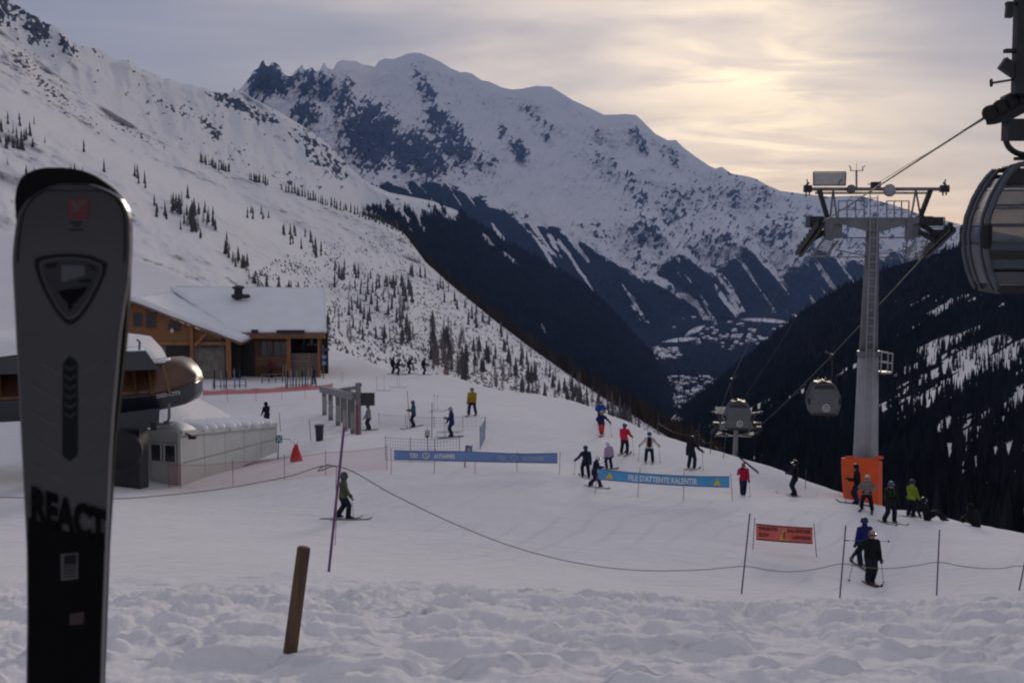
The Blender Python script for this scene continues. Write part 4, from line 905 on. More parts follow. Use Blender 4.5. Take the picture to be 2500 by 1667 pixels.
    m = MB(); q = [L(2268, 531), L(2306, 531), L(2305, 580), L(2270, 580)]
    for i in range(4): m.beam(q[i], q[(i+1) % 4], .05)
    m.beam((q[0] + q[3]) / 2, (q[1] + q[2]) / 2, .05); part('guard_frame', m, GALV, t)
    m = MB(); m.box(L(2272, 532, -.2), L(2291, 552, .5)); m.box(L(2276, 560, -.2), L(2300, 578, .5)); m.beam(L(2240, 545), L(2285, 570), .2); part('motor_block', m, DSTEEL, t)
    return t, O
PYLON, PYO = build_pylon()
def build_second_pylon():
    c = dup(PYLON); tag(c, 'small distant gondola lift pylon below the crest behind the cabin with the round logo', 'pylon')
    beam = at(2131, 545, PY) - PYO; c.location = at(1797, 1036, 170) - beam
    base = c.location; gz = float(ground_z(base.x, base.y)); m = MB(); m.tube([(0, 0, gz - base.z - 1.0), (0, 0, .3)], [.85, .62], 14); part('foundation_shaft', m, GALVL, c, True)
build_second_pylon()
PADM = mat('orange_foam_padding', (0.62, 0.075, 0.010), .75, var=.12, vscale=2, bump=.15, bscale=5)
def build_padding():
    Yp = PY - 1.35; g = at(2108, 1216, Yp); t = thing('safety_padding', 'orange foam padding wrapped round the foot of the tall lift pylon', 'padding', g); k = Yp / F
    L = lambda u, v, dy=0.0: at(u, v, Yp + dy) - g
    m = MB(); m.slab(lambda s, q: L(2058 + 6 * q * q + s * (85 - 2 * q), 1119 + 2 * s + (100 + 14 * s) * q, -.05 * math.sin(s * math.pi)), (0, .32, 0), 7, 5); part('front_panel', m, PADM, t)
    m = MB(); m.slab(lambda s, q: L(2144 + 10 * s, 1123 + 3 * s + 108 * q, .05 + 1.2 * s), (-.25, 0.05, 0), 3, 4); part('side_panel', m, PADM, t)
    m = MB(); m.slab(lambda s, q: L(2061 - 3 * s, 1120 + 90 * q, .4 + 1.2 * s), (.25, 0.05, 0), 3, 4); part('side_panel', m, PADM, t)
    m = MB()
    for x0, x1 in ((2068, 2082), (2142, 2152)): m.add(*capsule(L(x0, 1117, .1), L(x1, 1117, .2), .10, .10, (0, 1, 0), .8, 8))
    part('top_flap', m, PADM, t, True)
build_padding()

# cabins
CABF = mat('cabin_frame_aluminium', (0.085, 0.095, 0.115), .5, .25, var=.1); CABP = mat('cabin_grey_panel', (0.085, 0.088, 0.105), .45, .1, var=.12, vscale=2)
CABD = mat('cabin_black_trim', (0.012, 0.012, 0.014), .5); GLASS = mat('cabin_window_glass', (0.10, 0.12, 0.16), .08, alpha=.45, coat=.0); LOGO = mat('white_print', (0.72, 0.70, 0.68), .6)
PROF = [(0.0, .86), (.12, .93), (.35, 1.02), (.65, 1.09), (1.0, 1.12), (1.35, 1.07), (1.7, .95), (1.95, .82), (2.12, .70), (2.24, .58)]
def hw(z): return float(np.interp(z, [p[0] for p in PROF], [p[1] for p in PROF]))
def build_cabin(grip, yaw, label, hang=2.0, side=1, text=True, opaque=True):
    H = 2.24 + hang; off = Vector((side * .55, 0, H)); R = Matrix.Rotation(yaw, 4, 'Z'); base = Vector(grip) - R @ off
    t = thing('gondola_cabin', label, 'gondola', base, yaw, 'gondola cabins on the rope')
    YL = .95
    for y, r in ((-YL, .055), (YL, .055), (-.48, .035), (.48, .035)):
        for s in (-1, 1):
            m = MB(); m.tube([(s * w, y, z) for z, w in PROF], r, 8); part('frame_arch', m, CABF, t, True)
    m = MB(); m.tube([(-.58, -YL, 2.24), (.58, -YL, 2.24)], .05, 6); m.tube([(-.58, YL, 2.24), (.58, YL, 2.24)], .05, 6); part('frame_head', m, CABF, t)
    m = MB(); m.box((-.84, -YL + .02, -.06), (.84, YL - .02, .10)); m.tube([(-.9, -YL - .02, .02), (.9, -YL - .02, .02)], .05, 6); m.tube([(-.9, YL + .02, .02), (.9, YL + .02, .02)], .05, 6); part('floor', m, CABD, t)
    m = MB(); m.slab(lambda s, q: ((-1 + 2 * s) * .60, (-1 + 2 * q) * (YL - .02), 2.22 + .10 * (1 - (2 * s - 1) ** 2)), (0, 0, .05), 7, 4); part('roof', m, CABD, t, True)
    def band(y, z0, z1, M, name, th=.02, inset=.04, par=t):
        m = MB(); n = 6; m.slab(lambda s, q: ((-1 + 2 * s) * (hw(z0 + (z1 - z0) * q) - inset), y, z0 + (z1 - z0) * q), (0, th, 0), 7, n); return part(name, m, M, par)
    for y, s in ((-YL + .02, -1), (YL - .05, 1)):
        lp = band(y, .12, .86 if opaque else .34, CABP, 'lower_panel')
        if not opaque: band(y + .003, .40, .84, GLASS, 'lower_window'); m = MB(); m.slab(lambda a, q: ((-1 + 2 * a) * (hw(.6) - .05), y - .01, .56 + .16 * q), (0, .03, 0), 3, 2); part('dark_band', m, CABD, t)
        band(y + .005, .86, 1.84, CABP if (s < 0 and opaque) else GLASS, 'end_window' if not (s < 0 and opaque) else 'upper_panel'); band(y + .002, 1.90, 2.16, CABD, 'vent_window')
        m = MB()
        for z in (.86, 1.18, 1.52, 1.86): m.tube([(-hw(z) + .03, y - .01 * s, z), (hw(z) - .03, y - .01 * s, z)], .022 if z > 1 else .03, 5)
        part('cross_rail', m, CABF, t)
        if s < 0 and text:
            m = MB(); cx, cz = .12, .50; m.tube([(cx + .25 * math.cos(a), y - .02, cz + .25 * math.sin(a)) for a in np.linspace(0, 2 * math.pi, 25)[:-1]], .022, 5, True)
            for r_, (zz, xs) in enumerate(((cz + .055, (-.13, -.02, .09)), (cz - .075, (-.13, -.02, .09)))):
                for x_ in xs: m.tube([(cx + x_ + .04 * math.cos(a), y - .02, zz + .045 * math.sin(a)) for a in np.linspace(.7 + r_, 5.4 + r_ * .5, 7)], .014, 4)
            part('round_logo', m, LOGO, lp)
    for s in (-1, 1):
        m = MB(); m.slab(lambda a, q: (s * (hw(.12 + .7 * q) - .02), (-1 + 2 * a) * (YL - .06), .12 + .7 * q), (-s * .02, 0, 0), 4, 5); part('door_panel', m, CABP, t)
        m = MB(); m.slab(lambda a, q: (s * (hw(.84 + 1.2 * q) - .02), (-1 + 2 * a) * (YL - .06), .84 + 1.2 * q), (-s * .012, 0, 0), 4, 7); part('door_window', m, GLASS, t)
        for y in (-YL - .02, YL + .02):
            m = MB(); m.add(*capsule((s * 1.10, y, .82), (s * 1.10, y, 1.12), .09, .09, (1, 0, 0), .6, 8)); part('bumper', m, RUBBER, t, True)
    m = MB(); m.box((-.6, -.85, .45), (.6, -.45, .52)); m.box((-.6, .45, .45), (.6, .85, .52)); part('bench', m, CABD, t)
    m = MB(); m.beam((0, -.7, 2.42), (0, .7, 2.42), .10, .08); m.beam((-.45, 0, 2.40), (.5, 0, 2.40), .10, .06); part('roof_beam', m, CABD, t)
    q = []
    for k in range(9): a = math.radians(90 * k / 8); q.append((side * (.18 + .42 * math.sin(a)), 0, 2.44 + .30 * (1 - math.cos(a)) * 1.0 + .02))
    q += [(side * .62, 0, 2.24 + .35 * hang + .4), (side * .60, 0, H - .25), (side * .55, 0, H - .06)]
    q = [(side * .0, 0, 2.43)] + q; m = MB(); m.tube(q, .055, 8); hg = part('hanger_arm', m, DSTEEL, t, True)
    m = MB(); m.box((side * .55 - .10, -.35, H - .16), (side * .55 + .10, .35, H + .10)); m.beam((side * .55, -.2, H + .08), (side * .55 - side * .35, -.1, H + .22), .08); m.lathe([(.05, -.05), (.10, -.04), (.10, .04), (.05, .05)], 10, (side * .55 - side * .38, -.1, H + .24), 'y'); part('grip', m, DSTEEL, hg)
    return t
def quad_pts(a, b, c, n=14):
    """smooth rope through three points"""
    a, b, c = Vector(a), Vector(b), Vector(c); tb = (b - a).length / ((b - a).length + (c - b).length); out = []
    for i in range(n + 1):
        t = i / n; out.append(a * ((t - tb) * (t - 1) / (tb)) + b * (t * (t - 1) / (tb * (tb - 1))) + c * (t * (t - tb) / (1 - tb)))
    return out
S2L = at(1756, 1046, 168); S2R = at(1846, 1046, 168)
LA, LB = at(1954, 618, PY + 1.8), at(2008, 543, PY - 1.6); RA, RB = at(2262, 619, PY + 1.8), at(2331, 555, PY - 2.4)
G_NEAR = at(2466, 246, 23.5); G_MID = at(2030, 868, 92); G_FAR = at(1787, 926, 108)
def rope(name, pts, r, label):
    m = MB(); m.tube(pts, r, 5); o = part(name, m, ROPEM); return tag(o, label, 'rope')
rope('haul_rope', quad_pts(S2L, G_FAR, LA)[:-1] + [LA, LB] + [G_NEAR, G_NEAR + (G_NEAR - LB) * .5], .026, 'steel haul rope on the left side of the pylon running up to the near cabin')
rope('haul_rope', quad_pts(S2R, G_MID, RA)[:-1] + [RA, RB] + [at(2520, 486, 30), at(2900, 330, 18)], .030, 'steel haul rope on the right side of the pylon passing behind the near cabin')
rope('signal_cable', [at(1798, 1010, 168), at(1820, 966, 150), at(1907, 835, 100), at(2140, 449, PY), at(2300, 352, 40), at(2410, 287, 30), at(2560, 196, 23)], .014, 'thin signal cable over the top of the pylon')
def yawdir(a, b): d = b - a; return math.atan2(-d.x, d.y)
build_cabin(G_FAR, yawdir(G_FAR, S2L), 'grey gondola cabin with round logo in front of the small distant pylon', 1.95, -1)
build_cabin(G_MID, yawdir(G_MID, S2R), 'grey gondola cabin with round logo hanging alone left of the tall pylon', 2.0, 1)
build_cabin(G_NEAR, yawdir(G_NEAR, LB), 'large near gondola cabin cut off by the right edge', 1.22, -1, text=False, opaque=False)
def build_station_head():
    Y0 = 21.0; g = ground_at(2760, Y0); t = thing('lift_tower_head', 'black silhouetted sheave head and post at the upper right corner', 'lift tower', g)
    L = lambda u, v, dy=0.0: at(u, v, Y0 + dy) - g
    m = MB(); m.tube([(0, 0, -.4), L(2760, -120)], [.45, .35], 14); part('shaft', m, DSTEEL, t, True)
    m = MB(); m.beam(L(2770, -90), L(2490, -90), .35, .4); part('cross_arm', m, DSTEEL, t)
    m = MB(); m.box(L(2489, -110, -.1), L(2512, 232, .1)); part('hanging_post', m, DSTEEL, t)
    m = MB(); m.box(L(2460, 4, -.06), L(2492, 14, .06)); m.beam(L(2465, 8), L(2462, 44), .10, .1); part('hook', m, DSTEEL, t)
    m = MB(); m.box(L(2456, 119, -.06), L(2500, 131, .06)); part('stop_bar', m, DSTEEL, t)
    m = MB(); m.beam(L(2446, 154), L(2490, 184), .14, .2); part('paddle', m, DSTEEL, t)
    m = MB(); m.beam(L(2424, 203), L(2490, 192), .035); m.add(*capsule(L(2420, 197), L(2420, 209), .028, .028, None, 1, 8)); part('sensor_rod', m, DSTEEL, t)
    m = MB(); m.prism([(2400, 268), (2409, 306), (2430, 304), (2470, 292), (2530, 262), (2530, 215), (2458, 236)], lambda p: L(p[0], p[1], .18), lambda p: L(p[0], p[1], .55)); tr = part('sheave_train', m, DSTEEL, t)
    wm = MB(); wm.lathe([(.07, -.05), (.13, -.05), (.11, 0), (.13, .05), (.07, .05)], 12, (0, 0, 0), 'y'); w = mesh_of('sheave', wm, RUBBER, True)
    for i in range(5): obj('sheave', w, tr, L(2418 + i * 26, 276 - i * 14, .1))
    m = MB(); m.box(L(2462, 290, .2), L(2560, 345, .5)); part('grip_guide', m, DSTEEL, t)
build_station_head()
# ------------------------------------------------------------------ chalet
WOOD = mat('larch_boards', (0.22, 0.095, 0.035), .7, var=.35, vscale=2.5, bump=.2, bscale=14, vstretch=(1, 1, 6)); WOODD = mat('dark_timber', (0.11, 0.050, 0.022), .75, var=.3, vscale=3); POSTW = mat('orange_timber_post', (0.25, 0.10, 0.032), .65, var=.25, vscale=3, vstretch=(1, 1, .3))
STONE = mat('grey_stone', (0.16, 0.145, 0.13), .85, var=.3, vscale=2, bump=.4, bscale=6); SHADE = mat('painted_shade', (0.020, 0.017, 0.015), .8); WGLASS = mat('window_glass', (0.03, 0.035, 0.045), .08, coat=.4, spec=.6)  # SHADE: near-black colour standing in for shade in openings and under roofs
PGLASS = mat('reflecting_pane', (0.07, 0.075, 0.085), .10, coat=.3); FASC = mat('roof_fascia', (0.16, 0.10, 0.075), .7, var=.2)
THSNOW = mat('thick_roof_snow', (0.80, 0.80, 0.83), .65, var=.04, vscale=.6, bump=.3, bscale=1.5)
def build_chalet():
    g = ground_at(560, 118); g.z -= .1
    t = thing('mountain_chalet', 'timber mountain restaurant chalet under a thick snow roof', 'chalet', g)
    def L(u, v, Y): return at(u, v, Y) - g
    YF, YW, YB = 115.0, 119.0, 131.0
    gz = 0.0
    # corner data
    pk, ev = L(336, 733, YF), L(586, 834, YF); ridge_b = L(345, 700, YB + 6); dirr = (ev - pk)
    lw = L(276, 768, YF)                       # left eave of the gable, behind the ski
    # gable wall of horizontal boards, clipped under the roof line
    bw = .30; z0 = L(400, 838, YF).z; zt = pk.z - .25
    def rake_x(z): # right end of a board at height z
        return pk.x + (ev.x - pk.x) * (pk.z - .35 - z) / (pk.z - ev.z)
    wall = MB(); wall.prism([(lw.x, z0 - .05), (rake_x(z0) - .3, z0 - .05), (pk.x, pk.z - .5), (lw.x, lw.z - .4)], lambda p: (p[0], pk.y + .30, p[1]), lambda p: (p[0], pk.y + .55, p[1])); wl = part('gable_wall', wall, WOODD, t)
    z = z0; i = 0
    while z < zt - .1:
        x1 = min(rake_x(z + bw), ev.x - 1.8); x0 = max(lw.x, pk.x - (pk.x - lw.x) * (pk.z - .3 - z) / max(.2, (pk.z - lw.z)))
        if x1 - x0 > .4:
            b = MB(); b.box((x0, pk.y + .24 + .02 * (i % 2), z + .012), (x1, pk.y + .31, z + bw - .012)); part('board', b, WOOD, wl)
        z += bw; i += 1
    # lower storey
    m = MB(); m.box((lw.x, pk.y + .5, -.3), (L(545, 900, YF).x, pk.y + .9, z0)); part('lower_wall', m, STONE, t)
    m = MB(); m.box((L(470, 900, YF).x, pk.y + 2.6, -.3), (L(572, 900, YF).x, pk.y + 2.9, z0 + .45)); part('porch_back_wall', m, SHADE, t)  # wall coloured near-black for the shade under the porch
    m = MB(); m.box((L(402, 846, YF).x, pk.y + .42, L(402, 894, YF).z), (L(466, 846, YF).x, pk.y + .52, L(402, 846, YF).z)); part('garage_opening_shade', m, SHADE, t)  # solid dark panel drawn for the shade inside the opening
    m = MB(); m.box((lw.x, pk.y + .10, z0 - .16), (L(562, 840, YF).x, pk.y + .5, z0 + .10)); part('storey_beam', m, POSTW, t)
    # upper windows
    for u0, u1, v0, v1 in ((326, 343, 765, 796), (357, 377, 766, 800), (412, 436, 788, 806)):
        a, b = L(u0, v1, YF), L(u1, v0, YF); m = MB(); m.box((a.x, pk.y + .17, a.z), (b.x, pk.y + .25, b.z)); w = part('window', m, WGLASS, t)
        m = MB(); f = .07
        for q in (((a.x - f, a.z - f), (b.x + f, a.z)), ((a.x - f, b.z), (b.x + f, b.z + f)), ((a.x - f, a.z), (a.x, b.z)), ((b.x, a.z), (b.x + f, b.z))): m.box((q[0][0], pk.y + .14, q[0][1]), (q[1][0], pk.y + .24, q[1][1]))
        part('frame', m, WOODD, w)
    # wall lamp and hanging sign
    m = MB(); m.add(*capsule(L(420, 806, YF - .3) , L(420, 809, YF - .3), .16, .16, None, 1, 10)); m.beam(L(420, 806, YF - .3), L(420, 806, YF + .3), .05); part('wall_lamp', m, mat('lamp_globe', (.55, .5, .42), .5), t, True)
    a, b = L(492, 849, YF + .2), L(533, 829, YF + .2); m = MB(); m.box((a.x, a.y - .05, a.z), (b.x, a.y + .05, b.z)); m.beam((a.x + .2, a.y, b.z), (a.x + .2, a.y, b.z + .5), .04); m.beam((b.x - .2, a.y, b.z), (b.x - .2, a.y, b.z + .5), .04); part('dark_signboard', m, mat('dark_green_board', (.012, .02, .02), .6), t)
    # porch posts and brace
    for u, w, Y, vt in ((470, .30, YF, 792), (559, .42, YF, 826), (706, .36, YW - .6, 818), (779, .22, YW - .6, 818)):
        a = L(u, 915, Y); m = MB(); m.box((a.x - w / 2, a.y - w / 2, -.4), (a.x + w / 2, a.y + w / 2, L(u, vt, Y).z)); part('post', m, POSTW, t)
    m = MB(); m.beam(L(476, 843, YF), L(506, 812, YF), .24); part('brace', m, POSTW, t)
    m = MB(); m.beam(L(470, 792, YF - .05), L(540, 826, YF - .05), .26, .22); part('rake_beam', m, POSTW, t)
    # wing: wall, windows, terrace
    x0, x1 = L(604, 860, YW).x, L(786, 860, YW).x; ez = L(690, 815, YW).z
    m = MB(); m.box((x0, L(600, 860, YW).y + .4, -.3), (L(704, 860, YW).x, L(600, 860, YW).y + .7, ez)); part('wing_wall', m, WOODD, t)
    m = MB(); m.box((L(584, 860, YW).x, L(600, 860, YW).y + .35, -.3), (L(620, 860, YW).x, L(600, 860, YW).y + .9, ez)); part('door_recess_shade', m, SHADE, t)  # dark block drawn for the shade in the doorway
    yy = L(600, 860, YW).y
    for u0, u1, v0, v1, M, nm in ((637, 664, 835, 868, WGLASS, 'window'), (668, 700, 836, 868, PGLASS, 'window')):
        a, b = L(u0, v1, YW), L(u1, v0, YW); m = MB(); m.box((a.x, yy + .30, a.z), (b.x, yy + .41, b.z)); w = part(nm, m, M, t)
        m = MB()
        for s in (0, .5, 1): m.box((a.x + (b.x - a.x) * s - .04, yy + .27, a.z), (a.x + (b.x - a.x) * s + .04, yy + .30, b.z))
        m.box((a.x, yy + .265, b.z), (b.x, yy + .30, b.z + .08)); m.box((a.x, yy + .265, a.z - .08), (b.x, yy + .30, a.z)); part('frame', m, WOODD, w)
    a, b = L(621, 895, YW), L(702, 870, YW); m = MB(); m.box((a.x, yy + .33, a.z), (b.x, yy + .42, b.z)); part('board_panel', m, mat('reddish_wood', (.16, .075, .05), .7, var=.2), t)
    # open terrace at the end with parapet
    a, b = L(711, 906, YW), L(784, 860, YW); m = MB(); m.box((a.x, yy - .2, -.3), (b.x, yy + .1, L(711, 862, YW).z)); part('terrace_parapet', m, mat('taupe_boards', (.15, .105, .08), .75, var=.2, vscale=3), t)
    m = MB(); m.box((a.x - 2.2, yy + 4.5, -.3), (b.x, yy + 4.7, ez)); part('terrace_rear_wall', m, SHADE, t)  # terrace shade put into this wall's colour
    for k, u in enumerate(range(716, 780, 9)):
        p = L(u, 850, YW + 4.3); m = MB(); m.box((p.x - .14, p.y, p.z - .3), (p.x + .14, p.y + .05, p.z + (.9 if k % 2 else .5))); part('terrace_pane', m, PGLASS, t)
    m = MB(); q = [L(711, 881, YW), L(756, 881, YW), L(756, 862, YW)]; 
    for i in range(2): m.beam(q[i] + Vector((0, -.3, 0)), q[i+1] + Vector((0, -.3, 0)), .05)
    part('handrail', m, GALVL, t)
    # roofs: fascia and thick snow
    er, el = L(794, 813, YW - 1.2), L(574, 813, YW - 1.2); rr, rl = L(792, 712, YB - 4), L(430, 708, YB - 4); brr = L(790, 790, YB + 3); brl = Vector((rl.x, rl.y + 7, rl.z - 3.6))
    def sheet(c0, c1, c2, c3, th, M, nm, n=12, amp=.0, lift=0.0, par=t, seed=0):
        c0, c1, c2, c3 = map(Vector, (c0, c1, c2, c3)); nn = (c1 - c0).cross(c3 - c0).normalized(); nn = nn if nn.z > 0 else -nn
        def f(s, q):
            p = (c0 * (1 - s) + c1 * s) * (1 - q) + (c3 * (1 - s) + c2 * s) * q
            return p + nn * (lift + amp * float(fbm(p.x * .35 + seed, p.y * .35, p.z * .3, 3)))
        m = MB(); m.slab(f, (0, 0, -th), n, n); return part(nm, m, M, par, True if amp else False)
    dwn = Vector((0, 0, -.42)); back = Vector((0, YB - YF + 7, 0.0))
    r1 = sheet(pk + Vector((-.25, -.6, 0)), ev + Vector((.2, -.6, 0)), ev + Vector((.2, 0, 0)) + back, pk + back, .26, FASC, 'gable_roof')
    s1 = sheet(pk + Vector((-.3, -.68, .32)), ev + Vector((.3, -.68, .30)), ev + Vector((.3, 0, .3)) + back, pk + back + Vector((0, 0, .4)), .34, THSNOW, 'snow', 24, .16, 0, r1, 3)
    r2 = sheet(lw + Vector((-.6, -.6, -.1)), pk + Vector((-.27, -.6, 0)), pk + back + Vector((-.02, 0, 0)), lw + back, .22, FASC, 'gable_roof'); sheet(lw + Vector((-.7, -.66, .25)), pk + Vector((-.3, -.66, .30)), pk + back + Vector((0, 0, .48)), lw + back + Vector((0, 0, .3)), .3, THSNOW, 'snow', 10, .10, 0, r2, 5)
    r3 = sheet(el, er, rr, rl, .26, FASC, 'wing_roof'); s3 = sheet(el + Vector((-.35, .10, .30)), er + Vector((.12, .10, .34)), rr + Vector((.12, 0, .40)), rl + Vector((-.6, 0, .40)), .36, THSNOW, 'snow', 26, .15, 0, r3, 9)
    r4 = sheet(rl, rr, brr, brl, .26, FASC, 'rear_roof'); sheet(rl + Vector((0, 0, .42)), rr + Vector((.12, 0, .40)), brr + Vector((.12, 0, .4)), brl + Vector((0, 0, .4)), .36, THSNOW, 'snow', 8, .12, 0, r4, 12)
    m = MB(); m.box(L(598, 826, YW - 1.1), L(794, 813, YW - .85)); part('eave_board', m, WOOD, t)
    m = MB(); q = [L(786, 905, YW - .3), L(786, 818, YW - .8), L(786, 718, YB - 4), L(786, 795, YB + 2.5), L(786, 880, YB + 2.5)]; q = [Vector(p) for p in q]; w = Vector((-.25, 0, 0)); m.add(q + [p + w for p in q], [(0, 1, 2, 3, 4), (9, 8, 7, 6, 5)] + [(i, (i + 1) % 5, 5 + (i + 1) % 5, 5 + i) for i in range(5)]); part('wing_end_wall', m, WOODD, t)
    for u0, u1, v in ((675, 742, 810), (613, 628, 809)):
        a, b = L(u0, v + 1, YW - 1.45), L(u1, v - 4, YW - 1.45); m = MB(); m.box((a.x, a.y, a.z - .1), (b.x, a.y + .8, b.z)); part('snow_guard', m, DSTEEL, t)
    # chimney with a melted ring
    c = L(582, 716, YB - 6.5); m = MB(); m.tube([c + Vector((0, 0, -.8)), c + Vector((0, 0, .55))], .42, 12); m.lathe([(.50, .42), (.62, .50), (.62, .62), (.20, .78)], 12, c); part('chimney', m, DSTEEL, t)
    c = L(592, 722, YB - 7.2); m = MB(); m.add(*capsule(c + Vector((-.8, 0, -.05)), c + Vector((.5, 0, -.05)), .30, .26, (0, 1, 0), .8, 10)); part('roof_vent', m, DSTEEL, t, True)
    return t
build_chalet()
def simple_signs():
    base = ground_at(789, 117); p0 = base
    t = thing('piste_sign', 'post with three small blue direction boards at the chalet corner', 'sign', base); L = lambda u, v: at(u, v, 117) - base
    m = MB(); m.tube([(0, 0, -.3), (0, 0, L(789, 842).z)], .05, 6); part('post', m, GALV, t)
    blue = mat('sign_blue', (.05, .09, .26), .5); dark = mat('sign_dark_blue', (.03, .05, .16), .5)
    for (u0, u1, v0, v1, M) in ((785, 805, 850, 856, dark), (786, 797, 866, 876, blue), (786, 797, 881, 891, blue)):
        m = MB(); a, b = L(u0, v1), L(u1, v0); m.box((a.x, -.09, a.z), (b.x, -.06, b.z)); bd = part('board', m, M, t)
        if M is blue: m = MB(); c = (a + b) / 2; m.tube([(c.x + .12 * math.cos(k), -.10, c.z + .12 * math.sin(k)) for k in np.linspace(0, 6.28, 11)[:-1]], .02, 4, True); part('symbol', m, LOGO, bd)
simple_signs()
# ------------------------------------------------------------------ ski racks and the skis standing in them
def build_racks():
    r = random.Random(3); cols = [(.03, .04, .12), (.35, .35, .38), (.02, .02, .025), (.10, .30, .03), (.05, .10, .28), (.42, .40, .36), (.16, .03, .04)]
    names = {0: 'dark blue', 1: 'pale grey', 2: 'black', 3: 'bright green', 4: 'mid blue', 5: 'cream', 6: 'dark red'}
    racks = [(521, 600, 950, 'low steel ski rack left of the chalet entrance', [(525, 0), (540, 5), (553, 4), (574, 1), (586, 4)]), (640, 690, 935, 'low steel ski rack beside the maroon person', [(690, 1), (697, 5)]), (698, 772, 948, 'crowded steel ski rack before the terrace', [(702, 0), (710, 5), (716, 4), (724, 1), (731, 3), (739, 0), (745, 4), (752, 5), (760, 1)])]
    for u0, u1, v, lab, sk in racks:
        lab2 = {521: 'rack left of the entrance', 640: 'rack beside the maroon person', 698: 'crowded rack'}[u0]; a, b = place(u0, v), place(u1, v - 3); t = thing('ski_rack', lab, 'ski rack', a); d = b - a
        m = MB(); m.tube([Vector((0, 0, .75)), d + Vector((0, 0, .75))], .035, 6); part('top_rail', m, GALV, t)
        m = MB(); m.tube([Vector((0, 0, .25)), d + Vector((0, 0, .25))], .03, 6); part('lower_rail', m, GALV, t)
        for s in (0, .33, .66, 1): m = MB(); m.tube([d * s + Vector((0, -.25, 0)), d * s + Vector((0, 0, .76)), d * s + Vector((0, .25, 0))], .03, 5); part('leg', m, GALV, t)
        for n, (u, c) in enumerate(sk):
            s = (u - u0) / (u1 - u0); p = a + d * s; p = Vector((p.x, p.y - .16, 0)); p.z = float(ground_z(p.x, p.y)) - .02; tip = p + Vector((r.uniform(-.12, .12), .30, r.uniform(1.5, 1.75)))
            o = loose_ski(p, tip, cols[c], f'{names[c]} ski, {["first", "second", "third", "fourth", "fifth", "sixth", "seventh", "eighth", "ninth"][n]} from the left in the {lab2}', name='ski')
build_racks()
